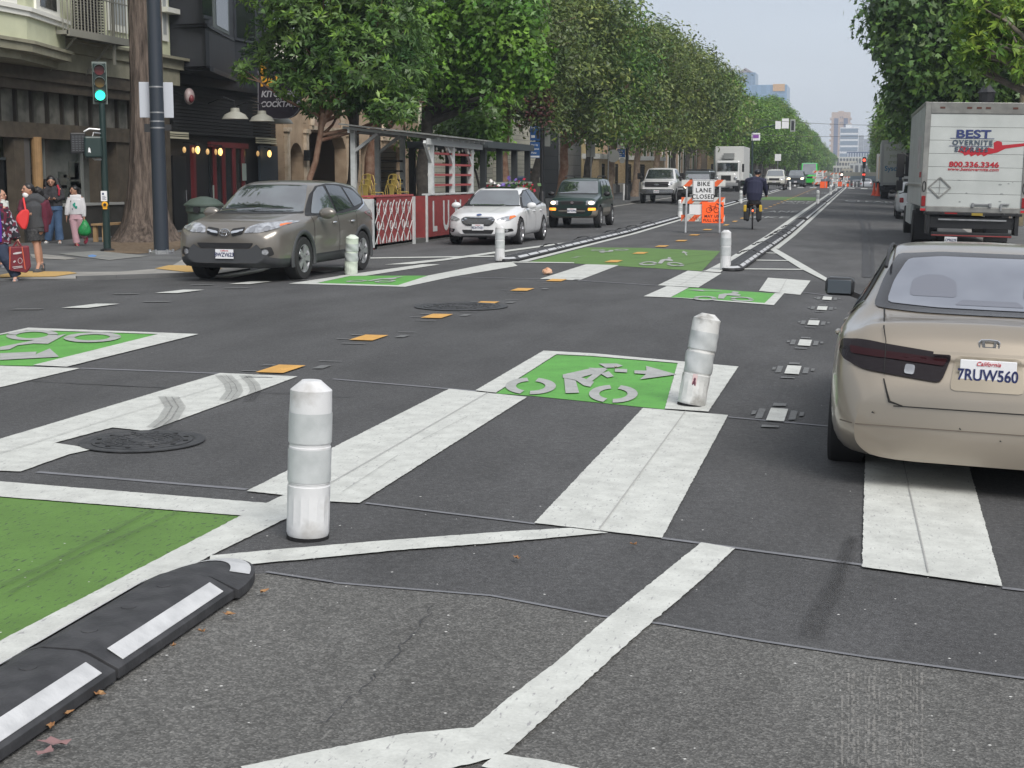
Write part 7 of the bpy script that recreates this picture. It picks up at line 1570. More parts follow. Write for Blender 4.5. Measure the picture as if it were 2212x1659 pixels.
    for i, (cx, cy, lab) in enumerate(((-12.05, 35.6, 'left stack of yellow metal chairs behind the red patterned panel'), (-11.85, 37.1, 'right stack of yellow metal chairs behind the red patterned panel'))):
        c0 = None
        for k in range(3):
            if c0 is None:
                c = thing('metal_chair', '', 'chair', group='yellow metal chairs stacked in the parklet')
                b = MB(); b.bx(-.19, .19, -.18, .18, .44, .465); b.build('seat', Yc, c, bevel=.01)
                b = MB(); b.bx(-.07, .07, .17, .185, .6, .9); b.build('back_splat', Yc, c, bevel=.01)
                b = MB(); b.tube([(-.18, .17, .45), (-.2, .2, .75), (-.16, .21, .88), (-.05, .215, .91), (.05, .215, .91), (.16, .21, .88), (.2, .2, .75), (.18, .17, .45)], .012, 6); b.tube([(-.19, .1, .66), (-.2, .19, .67)], .01, 6); b.build('back_frame', Yc, c)
                for sx_ in (-1, 1):
                    for sy in (-1, 1): b = MB(); b.bar((sx_*.17, sy*.16, .45), (sx_*.23, sy*.22, 0), .03, .015); b.build('leg', Yc, c)
                c0 = c
            else: c = copy_tree(c0)
            c['label'] = lab+(', lowest chair', ', middle chair', ', topmost chair')[k]
            c.location = (cx+.03*k, cy+.04*k, .62+.13*k-.0); c.rotation_euler = (0, 0, R(160))
    b = MB(); b.bx(-12.5, -11.55, 35.2, 37.4, .12, .62); b.build('bench_box', GR, **U)
    # string bulbs
    b = MB()
    for k in range(12): b.ell((xf-.05-.02*(k % 3), 38.6+k*.45, 2.48-.05*(k % 2)), (.03, .03, .05), 8, 6)
    b.build('string_bulbs', mat('bulb_clear', (.4, .4, .35), .2), **U)
parklet()
def parklet2():
    t = thing('parklet', 'black-framed parklet with flowers and dark flat roof beyond the white pergola', 'parklet', (-12.5, 52, zg(0, 52))); U = dict(parent=t, world=True); K = mat('parklet_black', (.02, .024, .026), .6)
    b = MB(); b.bx(-13.9, -11.3, 44.7, 51.3, 2.62, 2.82); b.build('roof', mat('roof_dark', (.045, .055, .06), .6), **U)
    for y in (44.9, 47, 49.1, 51.1):
        for x in (-11.5, -13.8): b = MB(); b.bx(x-.09, x+.09, y-.09, y+.09, 0, 2.62); b.build('post', K, **U)
    b = MB(); b.bx(-11.55, -11.4, 44.8, 51.2, 0, 1.05); b.bx(-13.9, -13.8, 44.8, 51.2, 0, 1.05); b.bx(-13.9, -11.4, 51.1, 51.2, 0, 1.05); b.build('wall_panel', K, **U)
    b = MB(); b.bx(-11.6, -11.35, 44.9, 51.2, 1.5, 1.56); b.build('hand_rail', mat('rail_pale', (.3, .31, .28), .6), **U)
    b = MB(); b.bx(-11.6, -11.25, 44.9, 51.1, .95, 1.15); b.build('planter_box', K, **U)
    for nm, col, y0, y1, n in (('white_flowers', (.7, .68, .66), 45.3, 45.9, 40), ('purple_flowers', (.22, .15, .5), 46, 48.6, 110), ('red_flowers', (.42, .02, .05), 44.9, 45.4, 30), ('red_flowers', (.42, .02, .05), 49, 51, 50), ('leaves', (.05, .12, .03), 44.9, 51.1, 300)):
        vs = []; fs = []
        for k in range(n):
            c = Vector((-11.4+random.gauss(0, .1), random.uniform(y0, y1), 1.25+abs(random.gauss(0, .14)))); s_ = random.uniform(.04, .09)
            u = Vector((random.gauss(0, 1), random.gauss(0, 1), random.gauss(0, 1))).normalized(); w_ = u.orthogonal().normalized(); i = len(vs); vs += [c+u*s_, c+w_*s_, c-u*s_, c-w_*s_]; fs.append((i, i+1, i+2, i+3))
        b = MB(); b.add(vs, fs); b.build(nm, mat('petal_'+nm, col, .6), fixn=False, **U)
parklet2()
# ================================================================ buildings on the left (facades on X = XF)
XF = -21.0
def fy(x, X=XF): return AX(x, 384, X)[0]
def fz(x, y, X=XF): return AX(x, y, X)[1]
def build1():
    t = thing('building', 'pale green corner building with brown shopfront and iron balcony', 'building', (XF, 30, 0)); U = dict(parent=t, world=True)
    GRN = mat('pale_green_render', (.60, .62, .44), .8, c2=(.52, .54, .38), ns=1.5, nd=6, bump=.08); CR = mat('cream_trim', (.78, .78, .72), .6); BRN = mat('brown_timber', (.095, .078, .058), .6, c2=(.065, .053, .04), ns=4); OLV = mat('olive_cornice', (.30, .285, .21), .7, c2=(.24, .23, .165), ns=3)
    SG = mat('shop_glass', (.16, .17, .16), .06, spec=.8, c2=(.04, .047, .045), ns=.9, nd=6); BK_ = mat('bulkhead_dark', (.028, .027, .024), .7, c2=(.04, .038, .034), ns=3)  # shop glass mottling paints in reflections and a brighter interior
    y0, y1 = 22.5, fy(395)
    b = MB(); b.bx(XF-9, XF-.3, y0, y1, 4.9, 13); b.bx(XF-9, XF-1.4, y0, y1, 0, 4.9); b.build('wall', GRN, **U)
    # floor band and cornice
    zb0, zb1 = fz(395, 153), fz(395, 128)
    b = MB(); b.bx(XF-.35, XF+.10, y0, y1+.25, zb0, zb1-.08); b.bx(XF-.35, XF+.28, y0, y1+.4, zb1-.08, zb1); b.bx(XF-.35, XF, y0, y1, 4.55, zb0); b.build('cornice', OLV, **U)
    # bay with angled corner
    xb = XF+1.05; z0, z1 = 4.98, 9.5; ya = fy(72, xb); yb = fy(157, XF+.35)
    poly = [(XF-.3, y0), (xb, y0), (xb, ya), (XF+.3, yb), (XF-.3, yb)]
    def ins(P, d): return [(a+(d if a > XF else 0), c+(d if i in (3, 4) else 0)+(d*.5 if i == 2 else 0)) for i, (a, c) in enumerate(P)]
    b = MB(); b.prism(poly, z0, z1, 'z'); bay = b.build('bay', GRN, **U)
    b = MB(); b.prism(ins(poly, .16), z0-.05, z0+.03, 'z'); b.prism(ins(poly, .1), z0-.24, z0-.05, 'z'); b.prism(ins(poly, -.15), z0-.42, z0-.24, 'z'); b.build('bay_base', OLV, bay, world=True)
    zs = fz(40, 12, xb); b = MB(); b.prism(ins(poly, .07), zs-.22, zs-.1, 'z'); b.prism(ins(poly, .12), zs-.1, zs, 'z'); b.build('white_sill', CR, bay, world=True)
    for (ya_, yb_) in ((y0+3.5, fy(50, xb)),):
        b = MB(); b.bx(xb, xb+.05, ya_, yb_, zs+.02, zs+2.2); w_ = b.build('window', CR, bay, world=True); b = MB(); b.bx(xb+.05, xb+.06, ya_+.15, yb_-.15, zs+.15, zs+2); b.build('pane', BGL, w_, world=True)
    d = Vector((XF+.3-xb, yb-ya, 0)); L = d.length; d.normalize(); nrm = Vector((d.y, -d.x, 0)); p0 = Vector((xb, ya, 0))
    def qd(u0, u1, za, zb, off, th_): 
        c = p0+d*((u0+u1)/2)+nrm*off; c.z = (za+zb)/2; Rm = Matrix((d, nrm, Vector((0, 0, 1)))).transposed(); return c, (u1-u0, th_, zb-za), Rm
    b = MB(); b.box(*qd(L*.2, L*.82, zs+.02, zs+2.2, .03, .06)); w_ = b.build('window', CR, bay, world=True); b = MB(); b.box(*qd(L*.3, L*.72, zs+.14, zs+2, .065, .02)); b.build('pane', BGL, w_, world=True)
    # upper windows and balcony
    for xa, xc in ((262, 302), (372, 388)):
        b = MB(); b.bx(XF-.3, XF-.22, fy(xa), fy(xc), zb1+.5, zb1+3.4); w_ = b.build('window', CR, **U); b = MB(); b.bx(XF-.22, XF-.21, fy(xa)+.15, fy(xc)-.15, zb1+.7, zb1+3.2); b.build('pane', mat('pale_curtain', (.4, .42, .42), .3), w_, world=True)
    b = MB(); b.bx(XF-.3, XF+.06, fy(370), y1+.04, zb1+1.35, zb1+1.5); b.build('white_sill', CR, **U)
    IR = mat('fire_escape_grey', (.24, .235, .2), .6); xo = XF+.85; ya, yb = fy(160, xo), fy(302, xo); zf = fz(160, 67, xo)
    bal = thing('fire_escape', 'grey iron fire escape balcony with slatted chair on the pale green building', 'balcony', (XF, 36, 0)); V_ = dict(parent=bal, world=True)
    b = MB(); b.bx(XF-.2, xo, ya, yb, zf-.05, zf)
    for k in range(9): b.bx(XF-.2, xo, ya+k*(yb-ya)/8, ya+k*(yb-ya)/8+.05, zf-.1, zf-.05)
    b.bx(xo-.04, xo+.04, ya, yb, zf-.14, zf+.04); b.build('platform', IR, **V_)
    b = MB()
    for k in range(22): y = ya+k*(yb-ya)/21; b.bx(xo-.012, xo+.012, y-.012, y+.012, zf, zf+1.15)
    for z in (.02, .95, 1.15): b.bx(xo-.02, xo+.02, ya, yb, zf+z, zf+z+.03)
    for k in range(4): b.bx(XF+.1+.2*k, XF+.12+.2*k, ya-.01, ya+.015, zf, zf+1.15)
    b.bx(XF-.2, xo, ya-.015, ya+.015, zf+1.12, zf+1.15); b.build('railing', IR, **V_)
    b = MB(); b.bar((XF-.1, ya+.6, zf-1.0), (xo-.1, ya+.6, zf-.1), .05); b.bar((XF-.1, yb-1.2, zf-1.0), (xo-.1, yb-1.2, zf-.1), .05); b.bar((xo-.1, ya+2.6, zf-.7), (xo-.1, ya+2.6, zf+1.3), .07); b.build('bracket', IR, each=True, **V_)
    b = MB()
    for k in range(14): b.bx(XF+.2, XF+.5, ya+1.4, ya+2.6, zf+.12+k*.075, zf+.15+k*.075)
    b.bx(XF+.2, XF+.26, ya+1.4, ya+1.46, zf, zf+1.2); b.bx(XF+.2, XF+.26, ya+2.55, ya+2.6, zf, zf+1.2); b.build('slatted_shelf', mat('shelf_dark', (.07, .065, .06), .7), **V_)
    # shopfront
    zt = 4.55
    b = MB(); b.bx(XF-.3, XF-.05, y0, y1-1.2, 3.95, 4.55); b.bx(XF-.3, XF+.05, y0, y1-1.2, 4.2, 4.3); b.bx(XF-.35, XF-.1, y0, y1-1.2, 3.02, 3.12); b.bx(XF-.35, XF-.05, y0, y1-1.2, 2.72, 3.02); fa = b.build('fascia', BRN, **U)
    b = MB(); b.bx(XF-.5, XF-.42, y0, y1-1.2, 3.1, 3.97); cl = b.build('clerestory', mat('clerestory_glass', (.24, .235, .21), .15, c2=(.11, .11, .10), ns=2), **U)
    b = MB(); n = 26
    for k in range(n): y = y0+k*(y1-1.2-y0)/n; b.bx(XF-.42, XF-.33, y, y+.09, 3.1, 3.97)
    b.build('mullion', mat('mullion_dark', (.03, .026, .02), .6), cl, world=True, each=True)
    yd0, yd1 = fy(-60), fy(42)
    b = MB(); b.bx(XF-.5, XF-.42, yd1+.2, fy(368), .95, 2.74); sg = b.build('shop_window', SG, **U)
    b = MB(); b.bx(XF-.4, XF-.1, yd1+.3, fy(368), 0, .95); b.build('bulkhead', BK_, **U)
    b = MB(); b.bx(XF-.45, XF-.05, yd1+.9, fy(270), .93, 1.0); b.build('window_sill', mat('sill_pale', (.33, .34, .33), .5), **U)
    for x, w_, m_ in ((124, .06, 'a'), (205, .06, 'a')): b = MB(); b.bx(XF-.44, XF-.36, fy(x)-.04, fy(x)+.04, .97, 2.72); b.build('window_frame', mat('frame_silver', (.28, .3, .29), .4, .4), sg, world=True)
    b = MB(); b.bx(XF-.42, XF-.12, fy(42), fy(64), 0, 2.74); b.bx(XF-.42, XF-.12, fy(262), fy(290), 0, 2.74); b.bx(XF-.42, XF-.1, fy(368), y1-.6, 0, 4.55); b.bx(XF-.42, XF-.15, fy(222), fy(232), 1, 2.74); b.build('pier', BRN, each=True, **U)
    b = MB(); b.bx(XF-.42, XF-.14, fy(65), fy(77), 0, 2.74); b.build('tiled_pier', mat('grey_tile', (.1, .1, .1), .5), **U)
    b = MB(); b.cyl((XF-.05, fy(85), .3), (XF-.05, fy(85), 2.75), .14, n=14); b.build('timber_column', mat('honey_wood', (.33, .2, .09), .7, c2=(.26, .16, .07), ns=5), **U)
    b = MB()
    for k in range(3):
        z = 1.35+.42*k; b.bx(XF-.9, XF-.6, fy(96), fy(124), z, z+.02)
    b.build('display_shelf', mat('shelf_teal', (.10, .2, .19), .3), sg, world=True)
    b = MB(); random.seed(3)
    for k in range(16): y = random.uniform(fy(98), fy(122)); z = 1.37+.42*random.randint(0, 2); b.bx(XF-.415, XF-.40, y, y+.07, z, z+random.uniform(.08, .2))
    b.build('bottles', mat('bottle_pale', (.35, .37, .36), .4), sg, world=True)
    b = MB()
    for k in range(12): y = random.uniform(fy(130), fy(200)); z = random.uniform(1.0, 1.7); b.bx(XF-.415, XF-.405, y, y+random.uniform(.2, .6), z, z+random.uniform(.05, .5))
    b.build('window_display', mat('display_dim', (.085, .085, .075), .5, c2=(.04, .05, .045), ns=4), sg, world=True)
    # entrance door
    b = MB(); b.bx(XF-.5, XF-.4, yd0, yd1, 0, 2.15); dr = b.build('door', mat('door_black', (.012, .014, .016), .2), **U)
    b = MB(); b.bx(XF-.42, XF-.36, yd0, yd1+.08, 2.15, 2.22); b.bx(XF-.42, XF-.36, yd1, yd1+.08, 0, 2.15); b.build('door_frame', mat('frame_slate', (.05, .06, .065), .4), dr, world=True)
    b = MB(); b.bx(XF-.42, XF-.38, yd0, fy(28), 2.27, 2.72); sg2 = b.build('transom_sign', INK, **U)
    text('WR', .3, SIGNW, sg2, (XF-.375, fy(-1), 2.5), (R(90), 0, R(90)), world=True, bold=.002, sx=.8)
    text('696', .17, SIGNW, dr, (XF-.395, fy(15), 1.55), (R(90), 0, R(90)), world=True, bold=.002)
    for s, z in (('MON TO FRI', 1.25), ('9-6', 1.12), ('SAT 10-4', .99), ('SUN 11-4', .88)): text(s, .08, SIGNW, dr, (XF-.395, fy(15), z), (R(90), 0, R(90)), world=True, bold=.001)
build1()
def build2():
    t = thing('building', 'black painted bar building with bay windows and red door frames', 'building', (XF, 48, 0)); U = dict(parent=t, world=True)
    BL_ = mat('charcoal_paint_wall', (.018, .021, .027), .6, c2=(.024, .027, .034), ns=2); BR = mat('black_brick', (.012, .013, .015), .6, bump=.3, bs=8); REDF = mat('red_door_frame', (.13, .018, .022), .5); CRS = mat('cream_strip', (.5, .48, .36), .6)
    y0, y1 = fy(395)+.02, fy(614)
    b = MB(); b.bx(XF-9, XF-.3, y0, y1, 4.7, 13); b.bx(XF-9, XF-1.2, y0, y1, 0, 4.7); b.build('wall', BL_, **U)
    ya = y0+.25; xb = XF+.9; yc, yd = fy(452, xb), fy(520, XF-.2)
    poly = [(XF-.3, ya-.2), (xb, ya), (xb, yc), (XF-.3, yd)]
    b = MB(); b.prism(poly, 5.1, 12, 'z'); bay = b.build('bay', BL_, **U)
    zb_ = fz(450, 172, xb); b = MB(); b.prism([(a+(.12 if a > XF else 0), c+(.12 if i == 3 else 0)) for i, (a, c) in enumerate(poly)], 5.0, 5.15, 'z'); b.prism([(a+(.08 if a > XF else 0), c+(.06 if i == 3 else 0)) for i, (a, c) in enumerate(poly)], 6.35, 6.45, 'z'); b.build('bay_trim', mat('charcoal_trim', (.028, .032, .04), .5), bay, world=True)
    b = MB(); b.bx(xb, xb+.04, ya+.1, yc-.15, 6.6, 8.9); w_ = b.build('window', mat('charcoal_trim', (.028, .032, .04), .5), bay, world=True); b = MB(); b.bx(xb+.04, xb+.05, ya+.2, yc-.25, 6.7, 8.8); b.build('pane', BGL, w_, world=True)
    d = Vector((XF-.3-xb, yd-yc, 0)); L = d.length; d.normalize(); nrm = Vector((d.y, -d.x, 0)); Rm = Matrix((d, nrm, Vector((0, 0, 1)))).transposed()
    c = Vector((xb, yc, 7.6))+d*L*.5+nrm*.03; b = MB(); b.box(c, (L*.5, .06, 2.3), Rm); w_ = b.build('window', mat('frame_grey_green', (.10, .12, .12), .5), bay, world=True); b = MB(); b.box(c+nrm*.035, (L*.4, .02, 2.1), Rm); b.build('pane', BGL, w_, world=True)
    b = MB(); b.bx(XF-.3, XF-.24, fy(530), fy(575), 6.4, 8.9); w_ = b.build('window', mat('charcoal_trim', (.028, .032, .04), .5), **U); b = MB(); b.bx(XF-.24, XF-.23, fy(533), fy(572), 6.5, 8.8); b.build('pane', BGL, w_, world=True)
    b = MB()
    for k in range(15): b.bx(XF-.35, XF-.3, y0, y1, 3.1+.11*k, 3.19+.11*k)
    b.bx(XF-.35, XF-.1, y0, y1, 4.65, 4.8); b.build('black_siding', BR, **U)
    b = MB(); b.bx(XF-.6, XF-.5, y0, y1, 0, 3.1); b.build('ground_wall', BR, **U)
    b = MB(); b.bx(XF-.5, XF-.44, y0+.2, fy(430), 0, 2.4); dr = b.build('black_door', mat('door_gloss', (.01, .011, .013), .3), **U); b = MB(); b.bx(XF-.44, XF-.40, y0+1.0, y0+1.08, .95, 1.3); b.build('door_handle', CHROME, dr, world=True)
    b = MB()
    for x in (445, 489, 508, 530, 549): b.bx(XF-.5, XF-.38, fy(x)-.09, fy(x)+.09, 0, 2.75)
    b.bx(XF-.5, XF-.38, fy(480), fy(560), 2.72, 2.9); b.build('red_frame', REDF, **U)
    b = MB(); b.bx(XF-.49, XF-.44, fy(480), fy(556), .3, 2.72); b.build('bar_window', BGL, **U)
    for xa, xc in ((374, 426), (571, 613)):
        b = MB(); b.bx(XF-.3, XF-.25, fy(xa), fy(xc), 3.08, 3.14); b.bx(XF-.3, XF-.25, fy(xa), fy(xc), 2.93, 2.99); b.bx(XF-.3, XF-.25, fy(xa), fy(xc), 2.99+.03, 3.05); b.build('cream_strip', CRS, **U)
    b = MB(); b.bx(XF-.3, XF-.2, fy(575), fy(612), .2, 2.85); b.build('grey_shutter', mat('blue_grey_shutter', (.04, .055, .07), .5), **U)
    b = MB(); b.bx(XF-.38, XF-.36, fy(545), fy(553), 1.6, 2.2); b.bx(XF-.37, XF-.35, fy(481), fy(483), 1.0, 1.45); b.build('notice', mat('notice_pale', (.3, .36, .33), .6), **U)
    for x, y in ((427, 324), (476, 328), (582, 332)):
        Y_, Z_ = AX(x, y, XF+.0); g = thing('wall_lantern', 'lit amber caged wall lamp on the black bar, %s' % {427: 'nearest the black door', 476: 'between the red frames', 582: 'beside the stone arches'}[x], 'wall lamp', (XF, Y_, Z_), 0, 'lit caged wall lamps on the black bar')
        b = MB(); b.ell((0, 0, 0), (.075, .075, .13), 14, 10); b.build('lit_globe', mat('lamp_globe', (1, .75, .35), .4, emit=(1, .62, .2), es=1.6), g, smooth=True)
        b = MB(); b.cyl((0, 0, .12), (0, 0, .22), .06, n=12); b.bar((-.5, 0, .25), (0, 0, .2), .03)
        for a in range(4): b.tube([(.085*math.cos(a*1.57), .085*math.sin(a*1.57), .12), (.095*math.cos(a*1.57), .095*math.sin(a*1.57), 0), (.05*math.cos(a*1.57), .05*math.sin(a*1.57), -.14)], .006, 5)
        b.build('cage', BLACK, g)
        b = MB(); b.ell((-.3, -.35, 0), (.06, .06, .1), 10, 8); b.ell((-.3, .3, 0), (.05, .05, .1), 10, 8); b.build('side_globe', mat('lamp_globe_dim', (.8, .55, .25), .4, emit=(.8, .45, .15), es=.35), g, smooth=True)
    for x, y in ((508, 256), (566, 261), (607, 266)):
        Y_, Z_ = AX(x, y, XF+.7); g = thing('gooseneck_lamp', 'pale enamel gooseneck lamp shade over the bar front, %s' % {508: 'leftmost of three', 566: 'middle of three', 607: 'rightmost of three'}[x], 'sign lamp', (XF+.7, Y_, Z_), 0, 'three gooseneck lamps over the bar')
        b = MB(); b.lathe([(.44, -.02), (.43, 0), (.34, .13), (.16, .22), (.14, .34)], 24); b.build('lamp_shade', mat('enamel_pale', (.38, .38, .33), .4), g, smooth=True, ang=50)
        b = MB(); b.tube([(0, 0, .3), (0, 0, .55), (-.4, 0, .7), (-.95, 0, .5)], .025, 8); b.build('arm', BLACK, g)
    Y_, Z_ = AX(409, 208, XF+.1); g = thing('security_camera', 'round pinkish white security lamp on the black bar wall', 'camera', (XF+.1, Y_, Z_)); b = MB(); b.ell((0, 0, 0), (.16, .2, .26)); b.build('housing', mat('pinkish_white', (.45, .36, .36), .4), g, smooth=True); b = MB(); b.ell((.1, -.08, -.08), (.09, .1, .13)); b.build('red_lens', mat('dull_red_lens', (.2, .04, .05), .3), g, smooth=True)
    b = MB(); b.tube([(-.1, 0, .0), (-.5, 0, .1)], .03, 6); b.build('wall_arm', BLACK, g)
    # blade sign
    Ys_ = 49.5; P = [AY(x, y, Ys_) for x, y in ((558, 128), (648, 128), (648, 225), (645, 238), (636, 249), (624, 255), (606, 257), (558, 253))]
    g = thing('blade_sign', 'dark hanging bar sign with orange and white lettering half hidden by leaves', 'sign', (P[0][0], Ys_, 5)); U2 = dict(parent=g, world=True)
    b = MB(); b.prism(P, Ys_, Ys_+.18, 'y'); b.build('sign_box', mat('sign_plum', (.025, .02, .03), .4), **U2)
    b = MB()
    for p, q in zip(P, P[1:]+P[:1]): b.bar((p[0], Ys_-.01, p[1]), (q[0], Ys_-.01, q[1]), .025, .02, (0, 1, 0))
    b.build('metal_rim', mat('rim_grey', (.2, .2, .22), .4), **U2)
    OR2 = mat('sign_amber', (.75, .36, .03), .5)
    def st(s, x, y, sz, m_, **k): X, Z = AY(x, y, Ys_); text(s, sz, m_, g, (X, Ys_-.02, Z), (R(90), 0, 0), world=True, align='LEFT', **k)
    st('E', 561, 148, .62, OR2, bold=.015); st('PAI', 563, 177, .46, OR2, bold=.02); st('KITCHEN', 564, 204, .3, mat('sign_silver', (.42, .42, .45), .4), bold=.008, shear=.2); st('and', 596, 214, .16, mat('sign_silver', (.42, .42, .45), .4), shear=.2); st('COCKTAILS', 563, 226, .27, mat('sign_silver', (.42, .42, .45), .4), bold=.008, shear=.2)
build2()
def arch_pts(c, w_, z0, zs, n=12): return [(c-w_/2, z0)]+[(c-w_/2*math.cos(math.pi*k/n), zs+w_/2*math.sin(math.pi*k/n)) for k in range(n+1)]+[(c+w_/2, z0)]
def build3():
    t = thing('building', 'tan stone building with round arches behind the leaning tree trunk', 'building', (XF, 60, 0)); U = dict(parent=t, world=True)
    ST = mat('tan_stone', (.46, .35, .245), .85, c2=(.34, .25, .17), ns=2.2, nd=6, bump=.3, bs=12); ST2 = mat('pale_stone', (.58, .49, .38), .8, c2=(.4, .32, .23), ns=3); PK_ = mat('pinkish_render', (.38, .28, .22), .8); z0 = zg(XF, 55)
    y0, y1 = fy(614)+.02, fy(905)
    def cut(P, holes, d0, d1, nm, m_):
        vs = tessellate_polygon([[Vector((a, c, 0)) for a, c in q] for q in [P]+holes]); flat_ = [p for q in [P]+holes for p in q]; n = len(flat_)
        b = MB(); vv = [(d0, a, c) for a, c in flat_]+[(d1, a, c) for a, c in flat_]; f = [tuple(x) for x in vs]+[tuple(i+n for i in x) for x in vs]; k = 0
        for q in [P]+holes:
            m = len(q); f += [(k+i, k+(i+1) % m, n+k+(i+1) % m, n+k+i) for i in range(m)]; k += m
        b.add(vv, f); return b.build(nm, m_, **U)
    holes = [list(reversed(arch_pts((fy(626)+fy(656))/2, fy(656)-fy(626), .3, 2.3))), list(reversed([(fy(664), .3), (fy(664), 2.9), (fy(670), 3.35), (fy(680), 3.5), (fy(730), 3.5), (fy(742), 3.3), (fy(748), 2.9), (fy(748), .3)])),
             list(reversed([(fy(780), .3), (fy(780), 3.0), (fy(800), 3.3), (fy(803), 3.3), (fy(803), .3)])), list(reversed([(fy(822), .3), (fy(822), 2.9), (fy(850), 3.2), (fy(878), 2.9), (fy(878), .3)]))]
    cut([(y0, 0), (y1, 0), (y1, 5.45), (y0, 5.45)], holes, XF, XF-.5, 'arched_wall', ST)
    b = MB(); b.bx(XF-9, XF-2.2, y0, y1, 0, 5.3); b.bx(XF-3.5, XF-.5, y0, y1, 3.7, 3.8); b.build('recess_wall', mat('shaded_tan_stone', (.15, .115, .085), .9), **U)  # recess shade put into a darker copy of the tan stone
    b = MB()
    for k in range(7): b.bx(XF-2.2, XF-2.19, fy(700), fy(748)+2, .5*k, .5*k+.02)
    b.bx(XF-2.2, XF-.5, y0, y0+.1, 0, 3.7); b.build('stone_joint', mat('joint_dark', (.08, .06, .045), .9), **U)
    b = MB(); b.bx(XF-.4, XF+.14, y0, y1, 5.3, 5.5); b.bx(XF-.4, XF+.07, y0, y1, 5.1, 5.18); b.build('cornice', ST2, **U)
    for c0_, c1_, zs in ((666, 744, 3.55), (818, 882, 3.35)):
        c = (fy(c0_)+fy(c1_))/2; w_ = fy(c1_)-fy(c0_); r = min(w_/2, 1.75)
        b = MB(); P = [(XF+.06, c-r*math.cos(math.pi*k/16), zs+.15+r*.8*math.sin(math.pi*k/16)) for k in range(17)]
        b.tube(P, .12, 8); b.bx(XF-.02, XF+.1, c-r-.1, c+r+.1, zs, zs+.15); b.build('arch_moulding', ST2, **U)
        b = MB(); b.prism([(c-r*.9*math.cos(math.pi*k/12), zs+.15+r*.7*math.sin(math.pi*k/12)) for k in range(13)], XF+.005, XF+.02, 'x'); b.build('tympanum', PK_, **U)
    for x in (619, 660, 752, 812, 887): b = MB(); b.bx(XF-.05, XF+.12, fy(x)-.14, fy(x)+.14, .15, 3.5); b.bx(XF-.05, XF+.18, fy(x)-.2, fy(x)+.2, 3.4, 3.55); b.build('pilaster', ST2, **U)
    b = MB()
    for k in range(9):
        z = .35+.57*k
        for xa, xc in ((614, 625), (657, 663), (749, 779), (804, 821), (879, 905)): b.bx(XF+.002, XF+.008, fy(xa), fy(xc), z, z+.018)
    for k in range(5): b.bx(XF+.002, XF+.008, fy(640)+.9*k, fy(640)+.9*k+.018, 4.3, 5.1)
    b.build('stone_joint', mat('joint_tan', (.2, .15, .1), .9), **U)
    b = MB(); b.bx(XF-.45, XF-.4, fy(786), fy(800), .9, 2.3); b.build('green_door_glass', mat('green_glass', (.03, .1, .07), .2), **U)
    b = MB(); b.bx(XF+.1, XF+.3, fy(654)-.1, fy(654)+.1, 2.35, 2.75); b.build('wall_lantern', BLACK, **U)
build3()
def siding(nm, label, y0, y1, X, h, m1, m2, sp=.24, back=8, extra=None):
    t = thing(nm, label, 'building', (X, y0, zg(X, y0))); U = dict(parent=t, world=True); zb = zg(X, y0)
    b = MB(); b.bx(X-back, X-.03, y0, y1, zb-.3, h); b.build('wall', m2, **U); b = MB(); k = 0
    while zb+.1+k*sp < h: z = zb+.1+k*sp; b.bx(X-.03, X, y0-.04, y1, z+.02, z+sp-.0); b.bx(X-back, X, y0-.05, y0-.02, z+.02, z+sp); k += 1
    b.build('siding', m1, **U)
    if extra: extra(U)
    return t
SW = mat('white_siding', (.74, .72, .62), .7, c2=(.68, .66, .56), ns=1.5); SS = mat('siding_shadow_gap', (.22, .21, .17), .8)
def ex4(U):
    X = -20.6
    b = MB(); b.bx(X, X+.06, fy(990), fy(996), 0, 8); b.build('corner_board', mat('corner_white', (.56, .55, .5), .6), **U)
    b = MB(); b.bx(X+.005, X+.03, fy(960, X), fy(985, X), 5.0, 6.9); w_ = b.build('window', mat('black_frame', (.02, .02, .022), .4), **U)
    b = MB(); b.bx(X+.05, X+.1, fy(935), fy(985), 3.4, 4.0); q = b.build('parking_sign', mat('faded_sign', (.24, .21, .18), .7), **U)
    text('FREE LOT PARKING', .2, mat('sign_redbrown', (.25, .05, .04), .7), q, (X+.105, fy(960), 3.8), (R(90), 0, R(90)), world=True); text('AND', .2, mat('sign_redbrown', (.25, .05, .04), .7), q, (X+.105, fy(960), 3.53), (R(90), 0, R(90)), world=True)
siding('building', 'cream clapboard house set behind the maple trees', fy(905)+.3, fy(1050), -20.6, 8.2, SW, SS, extra=ex4)
siding('building', 'taller cream clapboard house with blank corner beside the dark garage', fy(1050)+.4, fy(1140), -20.2, 7.4, SW, SS, back=9)
def ex5(U):
    b = MB(); b.bx(-19.6, -19.55, fy(1195, -19.6), fy(1215, -19.6), 2.2, 3.4); b.build('vent', INK, **U); b = MB(); b.bx(-19.58, -19.56, fy(1200, -19.6), fy(1224, -19.6), 4.0, 4.1); b.build('ledge', mat('grey_block', (.2, .2, .19), .8), **U)
siding('building', 'dark grey panelled garage wall beyond the clapboard house', fy(1142), fy(1188), -20.4, 4.4, mat('slate_panel', (.045, .05, .055), .7), DARK, .9)
siding('building', 'pale grey block building with flat roof next to the dark garage', fy(1189), fy(1226), -20.0, 4.5, mat('grey_block', (.2, .2, .19), .8, c2=(.17, .17, .165), ns=2), DARK, .7)
